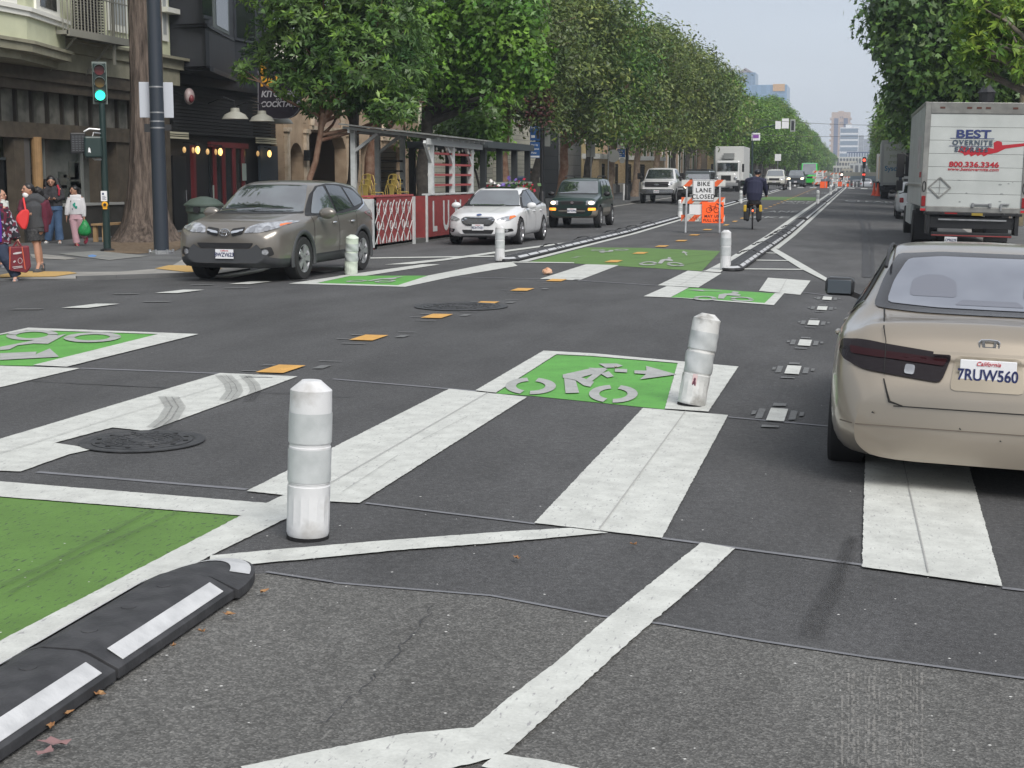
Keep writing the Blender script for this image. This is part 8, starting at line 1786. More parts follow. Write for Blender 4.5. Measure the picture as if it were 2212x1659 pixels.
def openb(nm, label, X, y0, y1, h, m_, wins, trim, arch=False, back=9, z0=None):
    t = thing(nm, label, 'building', (X, y0, zg(X, y0))); U = dict(parent=t, world=True); zb = zg(X, y0)+.14 if z0 is None else z0
    b = MB(); b.bx(X-back, X, y0, y1, zb-.4, h); b.build('wall', m_, **U)
    b = MB(); b.bx(X-back, X+.2, y0-.1, y1, h-.25, h); b.build('cornice', trim, **U)
    for (ya, yb, za, zt) in wins:
        b = MB()
        if arch: b.prism(arch_pts((ya+yb)/2, yb-ya, za, zt-(yb-ya)/2, 8), X+.001, X+.06, 'x')
        else: b.bx(X+.001, X+.06, ya, yb, za, zt)
        w_ = b.build('window', trim, **U); b = MB(); k = .16
        if arch: b.prism(arch_pts((ya+yb)/2, (yb-ya)*.6, za+k, zt-(yb-ya)/2, 8), X+.062, X+.07, 'x')
        else: b.bx(X+.062, X+.07, ya+k, yb-k, za+k, zt-k)
        b.build('pane', BGL, w_, world=True)
    return t
YLW = mat('yellow_render', (.66, .53, .28), .8, c2=(.58, .46, .24), ns=2); TRM = mat('white_trim', (.55, .55, .5), .6)
openb('building', 'pale yellow rendered house beyond the grey block building', -20.5, fy(1228, -20.5), fy(1300, -20.5), 8.5, YLW, [(fy(1238, -20.5)+k*4.4, fy(1238, -20.5)+k*4.4+1.7, 1.0+3.2*j, 3.2+3.2*j) for k in range(3) for j in range(2)], TRM)
BRK = mat('tan_brick', (.33, .235, .16), .85, c2=(.26, .18, .12), ns=6, nd=6)
t4 = openb('building', 'long tan brick building with tall white arched windows', -20.6, fy(1362, -20.6), fy(1512, -20.6), 7.6, BRK, [(fy(1372, -20.6)+k*4.6, fy(1372, -20.6)+k*4.6+2.2, 1.0, 5.9) for k in range(12)], TRM, True)
openb('building', 'far yellow building with red sign behind the grey-green truck', -20.2, fy(1540, -20.2), fy(1572, -20.2), 8.2, YLW, [(235+k*5, 237+k*5, 2, 4) for k in range(2)], TRM)
# brick piers with iron fence
Xp = -18.6
t = thing('brick_fence', 'yellow brick piers with pale caps and black iron railings', 'fence', (Xp, 95, zg(Xp, 95))); U = dict(parent=t, world=True)
ys_ = [AX(x, 384, Xp)[0] for x in (1280, 1310, 1338, 1366, 1395, 1421)]
for y in ys_:
    z = zg(Xp, y)+.14; b = MB(); b.bx(Xp-.55, Xp+.55, y-.6, y+.6, z, z+2.5); p = b.build('pier', mat('yellow_brick', (.46, .36, .22), .85, c2=(.36, .27, .16), ns=9, nd=5), **U); b = MB(); b.bx(Xp-.65, Xp+.65, y-.7, y+.7, z+2.5, z+2.85); b.build('cap', mat('pier_cap', (.66, .66, .62), .7), p, world=True)
    b = MB(); b.bx(Xp-.6, Xp+.6, y-.65, y+.65, z, z+.7); b.build('plinth', CONC, p, world=True)
b = MB()
for a, c in zip(ys_, ys_[1:]):
    z = zg(Xp, a)+.14; n = int((c-a-1.2)/.14)
    for k in range(n): y = a+.6+k*.14; b.bx(Xp-.012, Xp+.012, y, y+.025, z+.6, z+2.2)
    b.bx(Xp-.02, Xp+.02, a+.6, c-.6, z+.85, z+.9); b.bx(Xp-.02, Xp+.02, a+.6, c-.6, z+2.0, z+2.05); b.bx(Xp-.15, Xp+.15, a+.6, c-.6, z, z+.6)
b.build('iron_railing', BLACK, **U)
# right side buildings behind the trees, far left row behind trees
openb('building', 'dark brown building hidden behind the right-hand trees', 24, 20, 150, 8.5, mat('dark_brown_wall', (.05, .035, .028), .8), [], mat('brown_trim', (.08, .06, .05), .7), back=-8)
openb('building', 'tall far building hidden behind the distant right-hand trees', 16, 170, 480, 10, mat('far_brown_wall', (.1, .085, .075), .8), [], mat('brown_trim', (.08, .06, .05), .7), back=-8)
openb('building', 'far row of low houses behind the distant left-hand trees', -21, 175, 230, 9, mat('far_ochre_wall', (.2, .16, .12), .8), [], TRM)
openb('building', 'distant brown block behind the farthest left-hand trees', -21, 245, 520, 10, mat('far_brown_wall', (.1, .085, .075), .8), [], TRM)
# ================================================================ trees
rng = np.random.default_rng(11)
def leaf_mesh(name, blobs, ntuft, kind, m, size=1., inner=.25, k=6):
    """leaves as small bent quads in tufts spread over and through crown blobs; blobs (x,y,z,rx,ry,rz)"""
    B = np.array(blobs, float); wts = (B[:, 3]*B[:, 4]*B[:, 5])**.67; wts /= wts.sum()
    bi = rng.choice(len(B), ntuft, p=wts); d = rng.normal(size=(ntuft, 3)); d /= np.linalg.norm(d, axis=1)[:, None]
    rad = 1-np.abs(rng.normal(0, .13, ntuft)); ins = rng.random(ntuft) < inner; rad[ins] = rng.random(ins.sum())**.5
    rad *= 1+.16*np.sin(d[:, 0]*5+bi)*np.sin(d[:, 2]*6+bi*2)+.1*np.sin(d[:, 1]*11+bi)
    c = B[bi, :3]+d*B[bi, 3:6]*rad[:, None]
    ax = d*.8+np.array([0, 0, .55])+rng.normal(0, .35, (ntuft, 3)); ax /= np.linalg.norm(ax, axis=1)[:, None]
    L, Wd, spread = {'rosette': (.21, .062, .95), 'maple': (.15, .15, .8), 'fine': (.17, .075, 1.0), 'far': (.30, .16, 1.)}[kind]
    L *= size; Wd *= size
    C = np.repeat(c, k, 0); A = np.repeat(ax, k, 0); n = len(C)
    r = rng.normal(size=(n, 3)); r -= (r*A).sum(1)[:, None]*A; r /= np.linalg.norm(r, axis=1)[:, None]
    dirn = A*(.45 if kind == 'rosette' else .2)+r*spread; 
    if kind == 'maple': dirn[:, 2] -= .35
    dirn /= np.linalg.norm(dirn, axis=1)[:, None]
    off = .24*size
    base = C+(np.clip(rng.normal(0, off, (n, 3)), -1.5*off, 1.5*off) if kind != 'rosette' else dirn*.02)
    Ls = L*rng.uniform(.65, 1.25, n)[:, None]; Ws = Wd*rng.uniform(.7, 1.2, n)[:, None]
    up = np.cross(dirn, np.cross(A, dirn)); up /= (np.linalg.norm(up, axis=1)[:, None]+1e-6); sd = np.cross(dirn, up)
    v0 = base; v2 = base+dirn*Ls-up*Ls*.15; v1 = base+dirn*Ls*.5+sd*Ws*.5+up*Ls*.06; v3 = base+dirn*Ls*.5-sd*Ws*.5+up*Ls*.06
    if kind == 'maple':
        t1 = base+dirn*Ls*.75+sd*Ws*.75; t2 = base+dirn*Ls*.75-sd*Ws*.75; q1 = base+dirn*Ls*.62+sd*Ws*.22; q2 = base+dirn*Ls*.62-sd*Ws*.22
        V = np.stack([v0, base+dirn*Ls*.3+sd*Ws*.45, t1, q1, v2, q2, t2, base+dirn*Ls*.3-sd*Ws*.45], 1).reshape(-1, 3); nv = 8
    else: V = np.stack([v0, v1, v2, v3], 1).reshape(-1, 3); nv = 4
    me = bpy.data.meshes.new(name); me.vertices.add(len(V)); me.vertices.foreach_set('co', V.ravel()); me.loops.add(n*nv); me.loops.foreach_set('vertex_index', np.arange(n*nv)); me.polygons.add(n)
    me.polygons.foreach_set('loop_start', np.arange(n)*nv); me.polygons.foreach_set('loop_total', np.full(n, nv)); me.update(calc_edges=True); me.materials.append(m); return me
def blobs(cx, cy, cz, rx, ry, rz, n, seed):
    g = np.random.default_rng(seed); o = [(cx, cy, cz, rx*.55, ry*.55, rz*.6)]
    for k in range(int(n*1.7)):
        d = g.normal(size=3); d /= np.linalg.norm(d); s = g.uniform(.19, .36); q = 1-s
        o.append((cx+d[0]*rx*q, cy+d[1]*ry*q, cz+d[2]*rz*q, rx*s, ry*s, rz*s*.8))
    return o
def trunk_mesh(b, base, top, r0, r1, blobs_, seed, lean=(0, 0), nb=6, split=None):
    g = random.Random(seed); base, top = Vector(base), Vector(top); n = 8
    pts = [base.lerp(top, i/n)+Vector((g.gauss(0, .05), g.gauss(0, .05), 0))*(0 if i == 0 else 1) for i in range(n+1)]
    b.tube(pts, [r0*1.45]+[r0+(r1-r0)*i/n for i in range(1, n+1)], 10)
    for k in range(nb):
        bl = blobs_[g.randrange(len(blobs_))]; e_ = Vector(bl[:3]); s = base.lerp(top, g.uniform(.72, 1.0)); m_ = s.lerp(e_, .5)+Vector((0, 0, -.15))
        b.tube([s, m_, e_], [r1*.8, r1*.5, r1*.18], 7)
        for j in range(3):
            f = e_+Vector((g.gauss(0, bl[3]*.6), g.gauss(0, bl[4]*.6), g.gauss(0, bl[5]*.6))); b.tube([m_.lerp(e_, .6), f], [r1*.25, r1*.07], 5)
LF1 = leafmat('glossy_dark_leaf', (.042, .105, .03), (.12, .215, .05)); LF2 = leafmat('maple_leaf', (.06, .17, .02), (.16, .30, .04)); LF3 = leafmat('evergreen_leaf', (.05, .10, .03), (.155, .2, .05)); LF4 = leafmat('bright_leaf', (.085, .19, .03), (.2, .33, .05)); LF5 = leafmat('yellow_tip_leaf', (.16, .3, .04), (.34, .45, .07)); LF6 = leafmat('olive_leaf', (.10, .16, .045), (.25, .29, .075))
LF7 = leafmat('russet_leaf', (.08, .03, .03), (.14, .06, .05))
BRED = mat('madrone_bark', (.16, .075, .045), .8, c2=(.26, .17, .12), ns=5, bump=.4, bs=10); BGR = mat('grey_bark', (.05, .045, .04), .9, c2=(.09, .082, .072), ns=6, bump=.6, bs=12); BTAN = mat('tan_bark', (.2, .14, .10), .85, c2=(.3, .23, .17), ns=5, bump=.4, bs=10)
def tree(label, X, Y, kind_blobs, base_z, top, r0, r1, leafm, kind, nt, bark, size=1., k=6, group='street trees along the left pavement', inner=.25, nm='street_tree', nb=6, seed=1, extra=None):
    z0 = zg(X, Y)+.03; t = thing(nm, label, 'tree', (X, Y, z0), 0, group); BL = kind_blobs
    b = MB(); trunk_mesh(b, (0, 0, -.1), top, r0, r1, BL, seed, nb=nb); b.build('trunk', bark, t, smooth=True, ang=80)
    me = leaf_mesh('crown', BL, nt, kind, leafm, size, inner, k); o = bpy.data.objects.new('crown', me); sc.collection.objects.link(o); o.parent = t
    if extra:
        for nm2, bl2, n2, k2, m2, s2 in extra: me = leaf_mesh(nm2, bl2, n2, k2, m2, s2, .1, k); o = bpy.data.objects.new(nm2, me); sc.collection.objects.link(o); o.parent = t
    return t
def rel(X, Y, x, y, Yd=None, dz=0):
    """offset from tree base (X,Y) of the place seen at picture point (x,y) at distance Yd"""
    Yd = Yd or Y; a, z = AY(x, y, Yd); return (a-X, Yd-Y, z-zg(X, Y)-.14)
# giant bare trunk, crown above the frame
X, Y = -18.55, 36.2; t = thing('large_tree', 'massive ribbed redwood trunk rising out of frame beside the tall steel pole', 'tree', (X, Y, -.02))
b = MB(); n = 40; vs = []; zsn = list(np.linspace(0, 1, 12)**1.6*2)+list(np.linspace(2.15, 11, 34)); g = random.Random(5); ph = [g.uniform(0, 6.28) for _ in range(6)]
for z in zsn:
    r = .40+.36*math.exp(-z*1.15)+.30*math.exp(-z*4); cx = -.0+.045*z if z < 4 else .18+.012*(z-4)
    for j in range(n):
        a = 2*math.pi*j/n; rr = r*(1+.05*math.sin(5*a+ph[0]+z*.2)+.05*math.sin(9*a+ph[1]-z*.15)+.035*math.sin(17*a+ph[2]+z*.5)+.02*g.gauss(0, 1)+(.10*math.sin(3*a+ph[3])*math.exp(-z)))
        vs.append((cx+rr*math.cos(a), rr*math.sin(a), z))
b.add(vs, [(i*n+j, i*n+(j+1) % n, (i+1)*n+(j+1) % n, (i+1)*n+j) for i in range(len(zsn)-1) for j in range(n)])
RB = mat('ribbed_bark', (.085, .066, .054), .95); tt = RB.node_tree; bs_ = tt.nodes['Principled BSDF']; tcn = N(tt, 'ShaderNodeTexCoord'); mp_ = N(tt, 'ShaderNodeMapping'); mp_.inputs['Scale'].default_value = (5, 5, .5); no = N(tt, 'ShaderNodeTexNoise'); no.inputs['Scale'].default_value = 2.2; no.inputs['Detail'].default_value = 8; no.inputs['Roughness'].default_value = .7; rr_ = N(tt, 'ShaderNodeValToRGB'); rr_.color_ramp.elements[0].position = .35; rr_.color_ramp.elements[0].color = (.035, .026, .021, 1); rr_.color_ramp.elements[1].position = .68; rr_.color_ramp.elements[1].color = (.21, .165, .135, 1)
tt.links.new(tcn.outputs['Object'], mp_.inputs[0]); tt.links.new(mp_.outputs[0], no.inputs['Vector']); tt.links.new(no.outputs[0], rr_.inputs[0]); tt.links.new(rr_.outputs[0], bs_.inputs['Base Color']); bp = N(tt, 'ShaderNodeBump'); bp.inputs['Strength'].default_value = 1; bp.inputs['Distance'].default_value = .08; tt.links.new(no.outputs[0], bp.inputs['Height']); tt.links.new(bp.outputs[0], bs_.inputs['Normal'])
b.build('trunk', RB, t, smooth=True, ang=80)
BL = [(.2+1.2*math.cos(a), 1.2*math.sin(a), 15+math.sin(a*2), 1.2, 1.2, 1.6) for a in np.linspace(0, 5.5, 6)]; me = leaf_mesh('crown', BL, 900, 'far', LF3, 1.6, .2, 6); o = bpy.data.objects.new('crown', me); sc.collection.objects.link(o); o.parent = t
# leaning tree nearest, crown of glossy leaves
X, Y = -15.6, 39.3
P1 = [(530, 145, .38), (560, 105, .45), (622, 165, .6), (600, 60, .75), (640, 110, 1.0), (660, 30, 1.0), (700, 90, 1.3), (740, 30, 1.2), (720, 170, 1.05), (690, 205, .6), (745, 210, .45), (780, 120, 1.2), (830, 60, 1.1), (800, 190, .75), (850, 215, .7), (870, 150, .8), (870, 225, .45), (600, -20, 1), (700, -50, 1.5), (820, -40, 1.4), (820, 232, .35)]
BL = [rel(X, Y, x, y, 39.6+.6*math.sin(i*2.1))+(r*1.0, r*1.0, r*.8) for i, (x, y, r) in enumerate(P1)]
tree('leaning reddish-barked tree with large glossy leaf rosettes in front of the stone arches', X, Y, BL, 0, rel(X, Y, 705, 235, 39.3), .10, .075, LF1, 'rosette', 3000, BRED, 1.0, 8, inner=.22, nb=12, seed=3,
     extra=[('sunlit_tips', [(x, y, z+r*.12, a*1.03, b_*1.03, r*1.02) for (x, y, z, a, b_, r) in BL], 620, 'rosette', LF4, 1.05)])  # raised layer of brighter leaves, sunlight put into their colour
X, Y = -15.9, 46.3
BL = [rel(X, Y, x, y, 46)+(r, r, r*.8) for x, y, r in ((770, 160, 1.3), (830, 200, .9), (800, 100, 1.5), (740, 120, 1.3), (860, 120, 1.3), (780, 20, 1.7), (880, 215, .7))]
tree('short thick red-brown tree leaning behind the white pergola', X, Y, BL, 0, rel(X, Y, 812, 240, 46.3), .2, .18, LF1, 'rosette', 1500, BRED, 1.0, 8, nb=6, seed=4)
X, Y = -16.9, 47.5
BL = [rel(X, Y, x, y, 47.5)+(r, r, r*.8) for x, y, r in ((760, 100, 1.5), (700, 80, 1.4), (800, 40, 1.6))]
tree('straight dark trunk tree just behind the near corner of the pergola', X, Y, BL, 0, rel(X, Y, 772, 200, 47.5), .19, .17, LF1, 'rosette', 900, BGR, 1.0, 8, nb=5, seed=5)
X, Y = -15.9, 52.5
P3 = [(930, 60, 1.6), (1000, 30, 1.7), (1060, 60, 1.4), (900, 130, 1.2), (960, 150, 1.3), (1030, 130, 1.3), (1100, 100, 1.1), (1140, 130, .75), (1155, 150, .4), (1120, 165, .55), (1080, 190, .5), (1010, 185, .6), (960, -20, 1.9), (1070, -10, 1.6), (890, 170, .5), (870, 60, 1.3), (1120, 60, .8), (860, 10, 1.2), (1120, 20, .9)]
BL = [rel(X, Y, x, y, 51.5+math.sin(i*1.7))+(r, r, r*.85) for i, (x, y, r) in enumerate(P3)]
tree('bright green maple with a dark forked trunk beside the pergola', X, Y, BL, 0, rel(X, Y, 930, 185, 52.2), .26, .2, LF2, 'maple', 3500, BGR, 1.15, 6, nb=12, seed=6)
X, Y = -14.2, 55.5
BL = [rel(X, Y, x, y, 55.5)+(r, r, r*.8) for x, y, r in ((985, 275, .75), (1010, 245, .6), (1045, 270, .8), (1060, 295, .55), (965, 295, .6), (1030, 305, .7), (895, 290, .45), (1000, 310, .5))]
tree('small young maple growing under the larger trees above the black parklet', X, Y, BL, 0, rel(X, Y, 1015, 300, 55.5), .05, .04, LF2, 'maple', 800, BGR, 1.1, 6, nb=5, seed=7)
X, Y = -15.4, 63.5
BL = [rel(X, Y, x, y, 63)+(r, r, r*.8) for x, y, r in ((1100, 190, 1.6), (1060, 170, 1.5), (1140, 200, 1.5), (1090, 120, 2.0), (1160, 150, 1.7), (1190, 235, .9), (1150, 80, 2.2), (1100, 30, 2.4))]
BL2 = [rel(X, Y, x, y, 62.2)+(r, r, r*1.4) for x, y, r in ((1158, 200, .35), (1166, 240, .3), (1150, 150, .4))]
tree('red-barked tree with dark crown and russet hanging leaves', X, Y, BL, 0, rel(X, Y, 1095, 215, 63.3), .2, .16, LF3, 'fine', 3600, BRED, 1.25, 6, nb=8, seed=8, extra=[('russet_foliage', BL2, 120, 'fine', LF7, 1.4)])
# continuing left row: (Y, top height, radius, bark, leaf, label)
rowL = [(70.5, 11.8, 3.6, BGR, LF3, 'tall dark evergreen street tree above the dark green SUV'), (77, 11.2, 3.4, BRED, LF1, 'evergreen street tree with brown trunk by the square sign back'), (84, 10.9, 3.5, BGR, LF3, 'dense evergreen street tree by the round sign back'),
        (92.5, 10.9, 3.6, BTAN, LF3, 'large evergreen street tree between the round sign back and the brick piers'), (103, 11.4, 3.8, BTAN, LF6, 'olive-green street tree with the tall tan trunk by the white pickup'), (113, 11.2, 3.7, BTAN, LF3, 'street tree with leaning tan trunk before the arched windows'),
        (123, 10.7, 3.6, BGR, LF3, 'street tree with black forked trunk before the arched windows'), (133, 10.6, 3.5, BGR, LF4, 'lighter green street tree near the grey-green truck'), (143, 10.9, 3.6, BTAN, LF6, 'olive street tree above the white far box truck')]
for i, (Y, h, r, bk_, lf, lab) in enumerate(rowL):
    X = -15.6; cx = 1.4; rz = (h-3.0)/2; BL = blobs(cx, 0, 3.7+rz, r*1.15, r*1.2, rz*.96, 16, 20+i)
    if i < 6: BL += [(cx+r*.7, -1.5, 4.2, 1.2, 1.3, .9), (cx-.5, -2, 4.3, 1.2, 1.2, .8), (cx+.8, 1.5, 4.1, 1.1, 1.1, .8)]
    br = [(a, b_, z+q*.15, c*1.02, d*1.02, q) for (a, b_, z, c, d, q) in BL]
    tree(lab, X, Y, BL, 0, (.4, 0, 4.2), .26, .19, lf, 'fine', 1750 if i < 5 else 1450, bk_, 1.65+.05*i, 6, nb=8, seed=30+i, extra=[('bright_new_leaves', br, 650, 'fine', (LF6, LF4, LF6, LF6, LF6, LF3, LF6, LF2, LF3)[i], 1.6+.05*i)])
farT = []
def far_proto(label, lf, seed, group, bright):
    BL = blobs(0, 0, 0, 1, 1, 1, 15, seed); t = thing('street_tree', label, 'tree', group=group)
    BL = [(a*4, b_*4, 8+z*5, c*4, d*4, q*5) for a, b_, z, c, d, q in BL]; b = MB(); trunk_mesh(b, (0, 0, -.1), (0, 0, 5), .28, .2, BL, seed); b.build('trunk', BGR, t, smooth=True, ang=80)
    me = leaf_mesh('crown', BL, 2000, 'far', lf, 1.15, .2, 6); o = bpy.data.objects.new('crown', me); sc.collection.objects.link(o); o.parent = t; me = leaf_mesh('bright_new_leaves', BL, 400, 'far', bright, 1.1, 0, 6); o = bpy.data.objects.new('bright_new_leaves', me); sc.collection.objects.link(o); o.parent = t; return t
protos = [far_proto('', LF4, 71, 'distant street trees on the left', LF2), far_proto('', LF2, 72, 'distant street trees on the left', LF4), far_proto('', LF4, 73, 'distant street trees on the left', LF6)]
first = [True]*3
FL = 'distant green street tree in the left row beyond the next crossing'
for i, (Y, h) in enumerate(((172, 11.5), (182, 11.8), (192, 12.2), (202, 13.2), (212, 14), (224, 15), (236, 16), (249, 16.3), (262, 16.4), (276, 16.4), (290, 16.4), (306, 16.6), (324, 16.8), (345, 17), (368, 17.2), (395, 17.4), (425, 17.4), (460, 17.2), (500, 17), (550, 16.5), (610, 15.5))):
    k = i % 3; s = h/14; X = -15.2+random.uniform(-.3, .5)
    if first[k]: t = protos[k]; first[k] = False
    else: t = copy_tree(protos[k])
    t['label'] = FL; t.location = (X, Y, zg(X, Y)+.1); t.scale = (1.05+.1*random.random(), 1.2, s); t.rotation_euler = (0, 0, random.uniform(0, 6.28))
# right row
GRP = 'street trees along the right pavement'
X, Y = 5.35, 61
P5 = [(1935, 20, 1.0), (1925, 45, .65), (1955, 80, 1.3), (2000, 30, 2.4), (2080, 20, 2.8), (1970, 140, 1.1), (2020, 130, 1.9), (2110, 100, 2.2), (1990, 190, 1.3), (2050, 190, 1.3), (1912, 22, .55), (1935, 130, .6), (2200, 60, 3), (1960, -20, 1.8), (2100, -60, 3.4), (1945, 185, .9), (2090, 200, 1.3), (2150, 205, 1.0), (2210, 190, 1.2), (2000, 225, 1.1)]
BL = [rel(X, Y, x+max(0, (2010-x)*.28), y, 60+1.5*math.sin(i*2.3))+(r, r*1.1, r*.85) for i, (x, y, r) in enumerate(P5)]
tree('large dark maple with pale grey trunk towering over the box truck', X, Y, BL, 0, rel(X, Y, 2160, 140, 61), .24, .18, LF1, 'maple', 6200, mat('pale_bark', (.12, .10, .085), .9, c2=(.2, .17, .14), ns=6, bump=.4), 1.45, 6, GRP, .3, nb=9, seed=50, extra=[('bright_new_leaves', BL, 900, 'maple', LF4, 1.4)])
for i, (Y, lab) in enumerate(((74, 'second dark tree in the right row, behind the large maple'), (88, 'third tree in the right row, above the grey trailer'), (100, 'fourth tree in the right row, above the grey trailer'), (113, 'fifth tree in the right row'), (127, 'sixth tree in the right row'), (142, 'last right-row tree before the next crossing'))):
    X = 5.4; h = (11.5, 10.5, 9.6, 9, 8.8, 8.6)[i]; BL = blobs(-.3, 0, 2.6+(h-2.6)/2, 4.4, 4.6, (h-2.2)/2, 18, 90+i)
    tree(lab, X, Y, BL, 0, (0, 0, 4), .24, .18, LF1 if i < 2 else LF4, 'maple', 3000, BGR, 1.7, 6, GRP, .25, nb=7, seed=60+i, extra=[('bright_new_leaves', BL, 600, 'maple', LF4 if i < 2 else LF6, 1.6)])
pr = far_proto('', LF4, 78, 'distant street trees on the right', LF6)
for i, (Y, h) in enumerate(((170, 10), (184, 11), (200, 11), (216, 12), (234, 12), (252, 12), (272, 13), (295, 13), (320, 13), (350, 13), (385, 14), (425, 14), (470, 14), (530, 14))):
    t = pr if i == 0 else copy_tree(pr); X = 4.9; t['label'] = 'distant green street tree in the right row beyond the next crossing'; t.location = (X, Y, zg(X, Y)+.1); t.scale = (1.0, 1.1, h/13.2); t.rotation_euler = (0, 0, i*1.9)
# magnolia-like branches at the top right
X, Y = 5.4, 36
P6 = [(2090, 20, .5), (2120, 45, .42), (2080, 50, .3), (2150, 15, .5), (2190, 40, .5), (2110, 85, .4), (2085, 105, .33), (2130, 115, .35), (2100, 135, .3), (2160, 85, .42), (2195, 100, .4), (2205, 130, .35), (2120, -20, .6), (2200, -10, .7), (2240, 60, .7), (2250, 130, .6), (2130, 150, .2)]
BL = [rel(X, Y, x, y, 35.5+.5*math.sin(i*2))+(r*.95, r*.95, r*.7) for i, (x, y, r) in enumerate(P6)]
tree('near tree at the top right corner with pale yellow-green leaf rosettes', X, Y, BL, 0, (0, 0, 4.2), .2, .15, LF4, 'rosette', 330, mat('pale_bark', (.12, .10, .085), .9), 1.05, 8, GRP, .1, nb=14, seed=70, extra=[('sunlit_tips', BL, 230, 'rosette', LF5, 1.15)])  # yellower leaf layer paints sunlight onto the tips
# ================================================================ skyline
def tower(label, x0, x1, ytop, Yd, m_, bands, depth=None, shift=0, nm='tower', bh=3.2, mb=None, vert=False, extra=None, base=-6):
    xa, zt = AY(x0, ytop, Yd); xb = AY(x1, ytop, Yd)[0]; t = thing(nm, label, 'building', ((xa+xb)/2, Yd, base)); U = dict(parent=t, world=True); dp = depth or (xb-xa)
    b = MB(); b.bx(xa, xb, Yd, Yd+dp, base, zt); b.build('wall', m_, **U)
    if bands:
        b = MB(); z = zt-bh
        while z > base+3:
            if vert:
                for k in range(bands): w_ = (xb-xa)/bands; b.bx(xa+w_*(k+.2), xa+w_*(k+.8), Yd-.15, Yd-.05, z+.5, z+bh-.6)
            else: b.bx(xa+.3, xb-.3, Yd-.15, Yd-.05, z+.6, z+bh-.9)
            z -= bh
        b.build('window_band', mb, **U)
    if extra: extra(U, xa, xb, zt)
    return t
BG = mat('blue_glass_tower', (.10, .19, .28), .3); 
tower('blue glass tower with flat top beyond the left trees', 1588, 1632, 157, 1500, BG, 6, 40, mb=mat('blue_glass_dark', (.08, .155, .24), .2), vert=True, bh=8, extra=lambda U, a, c, z: MB().prism([((a+c)/2-8, z), ((a+c)/2, z+4.5), ((a+c)/2+8, z)], 1501, 1505, 'y').build('roof_crown', mat('crown_dark', (.2, .14, .14), .6), **U))
tower('wide lower blue glass block joined to the glass tower', 1600, 1700, 184, 1450, mat('blue_glass_low', (.12, .24, .38), .3), 5, 60, mb=mat('blue_glass_low2', (.10, .21, .33), .2), vert=True, bh=9, extra=lambda U, a, c, z: MB().bx(c-13, c-2, 1449, 1459, z-6, z+.6).build('yellow_corner', mat('crown_yellow', (.5, .26, .05), .6), **U))
TN = mat('tan_tower', (.42, .32, .26), .8); WB = mat('tower_window', (.12, .14, .19), .3)
def ext(U, a, c, z):
    w_ = c-a
    for p, q in ((.15, .37), (.66, .88)): b = MB(); b.bx(a+w_*p, a+w_*q, 1299.6, 1299.85, -5, z-5); b.build('dark_window_strip', mat('strip_glass', (.10, .12, .19), .3), **U)
    b = MB(); zz = z-6
    while zz > 5: b.bx(a-1.2, a, 1299, 1315, zz, zz+1.4); b.bx(c, c+1.2, 1299, 1315, zz, zz+1.4); zz -= 4.5
    b.build('balcony', TN, **U); b = MB(); zz = z-5
    while zz > 0: b.bx(a+w_*.46, a+w_*.50, 1299.7, 1299.9, zz, zz+1.5); b.bx(a+w_*.56, a+w_*.60, 1299.7, 1299.9, zz, zz+1.5); zz -= 4.5
    b.build('small_window', WB, **U); b = MB(); b.bx(a+w_*.35, a+w_*.65, 1301, 1312, z, z+1); b.build('roof_box', TN, **U)
tower('tall tan apartment tower with dark window strips at the end of the street', 1796.5, 1837, 242.5, 1300, TN, 0, 25, extra=ext)
tower('white banded high-rise in front of the tan tower', 1815, 1855, 275, 1150, mat('white_tower', (.62, .64, .66), .7), 1, 20, mb=mat('band_glass', (.17, .22, .28), .3), bh=4.6, extra=lambda U, a, c, z: MB().bx(a+4, c-5, 1152, 1160, z, z+2.5).build('roof_box', mat('white_tower', (.62, .64, .66), .7), **U))
GYT = mat('hazy_grey_tower', (.30, .32, .34), .8)
tower('narrow grey high-rise right of the white banded one', 1855, 1866, 292, 1400, GYT, 3, 15, mb=mat('grey_glass', (.2, .22, .25), .5), vert=True, bh=5); tower('low hazy grey tower above the right tree line', 1866, 1884, 300, 1500, GYT, 5, 15, mb=mat('grey_glass', (.2, .22, .25), .5), vert=True, bh=6)
tower('navy office block with white window grid', 1829, 1880, 328, 800, mat('navy_block', (.05, .08, .15), .6), 9, 20, mb=mat('white_window_grid', (.38, .42, .48), .5), vert=True, bh=5, extra=lambda U, a, c, z: MB().bx(a+4, c-8, 801, 810, z, z+2.2).build('roof_box', mat('navy_block', (.05, .08, .15), .6), **U))
LW = mat('low_white_block', (.46, .47, .44), .8); DGW = mat('dark_window_grey', (.10, .11, .12), .4)
tower('pale low block below the navy office', 1800, 1882, 339, 640, LW, 12, 20, mb=DGW, vert=True, bh=4.2); tower('cream low building left of the red light', 1812, 1850, 348, 560, mat('cream_block', (.44, .43, .38), .8), 6, 12, mb=DGW, vert=True, bh=4)
tower('pale grey building with square windows above the overpass', 1834, 1880, 353, 500, mat('grey_white_block', (.4, .42, .42), .8), 4, 14, mb=DGW, vert=True, bh=5.5)
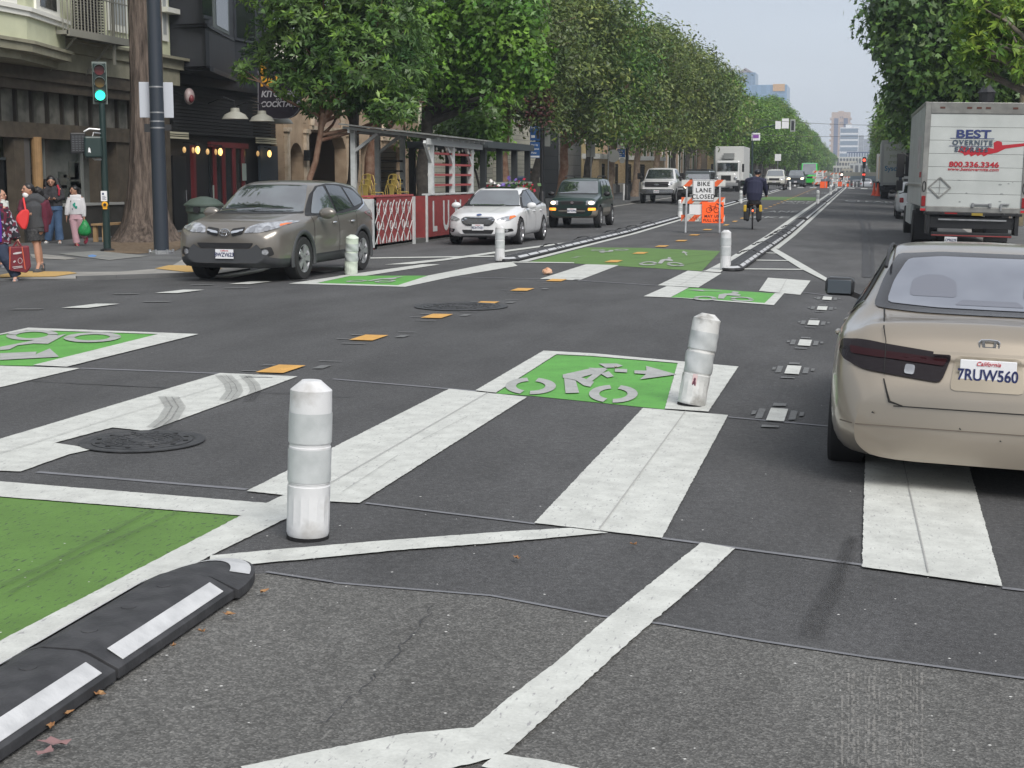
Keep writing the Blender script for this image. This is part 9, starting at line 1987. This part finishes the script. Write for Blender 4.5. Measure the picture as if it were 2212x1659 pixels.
tower('far white warehouse at the left end of the overpass', 1800, 1836, 358, 470, LW, 5, 14, mb=DGW, vert=True, bh=5); tower('far beige building between the warehouse and the overpass', 1818, 1842, 364, 430, mat('beige_block', (.36, .34, .28), .8), 3, 10, mb=DGW, vert=True, bh=4)
t = thing('overpass', 'dark highway overpass crossing the far end of the street', 'overpass', (0, 330, zg(0, 330))); U = dict(parent=t, world=True); z = AY(1850, 372, 330)[1]
b = MB(); b.bx(-40, 30, 328, 340, z-2.0, z); b.build('deck', mat('overpass_concrete', (.24, .24, .2), .8), **U); b = MB(); b.bx(-40, 30, 327.8, 328, z-1.9, z-.8); b.build('parapet', mat('parapet_blue_grey', (.12, .16, .19), .7), **U)
for x in (-9, 2.5): b = MB(); b.bx(x, x+1.2, 329, 338, -3, z-1.5); b.build('pier', mat('overpass_concrete', (.24, .24, .2), .8), **U)
b = MB(); b.bx(-40, 30, 345, 346, -4, z-1.4); b.build('underpass_shade_sheet', mat('overpass_shade', (.03, .033, .035), .9), **U)  # dark sheet added for the shade under the deck
# overhead wires
for (p, q, lab) in (((-16, 160, 6.6), (8, 160, 6.4), 'thin cable crossing high over the next intersection'), ((-16, 150, 8.1), (8, 152, 6.9), 'thin sloping cable crossing just before the next intersection')):
    b = MB(); P = [Vector(p).lerp(Vector(q), k/12)-Vector((0, 0, 2.2*(k/12)*(1-k/12))) for k in range(13)]; b.tube(P, .022, 5); o = b.build('overhead_cable', mat('cable_grey', (.1, .1, .1), .6), None); tag(o, lab, 'cable')
# air: fading of far things
b = MB(); b.bx(-500, 700, -25, 1640, -12, 260); o = b.build('haze', None, None); o.data.materials.clear(); m = bpy.data.materials.new('haze_air'); m.use_nodes = True; t = m.node_tree; t.nodes.clear(); oo = N(t, 'ShaderNodeOutputMaterial'); pv = N(t, 'ShaderNodeVolumePrincipled'); pv.inputs['Density'].default_value = .00034; pv.inputs['Color'].default_value = (.80, .88, 1, 1); pv.inputs['Anisotropy'].default_value = .0; t.links.new(pv.outputs[0], oo.inputs['Volume']); o.data.materials.append(m); o['kind'] = 'stuff'
sc.cycles.volume_bounces = 1
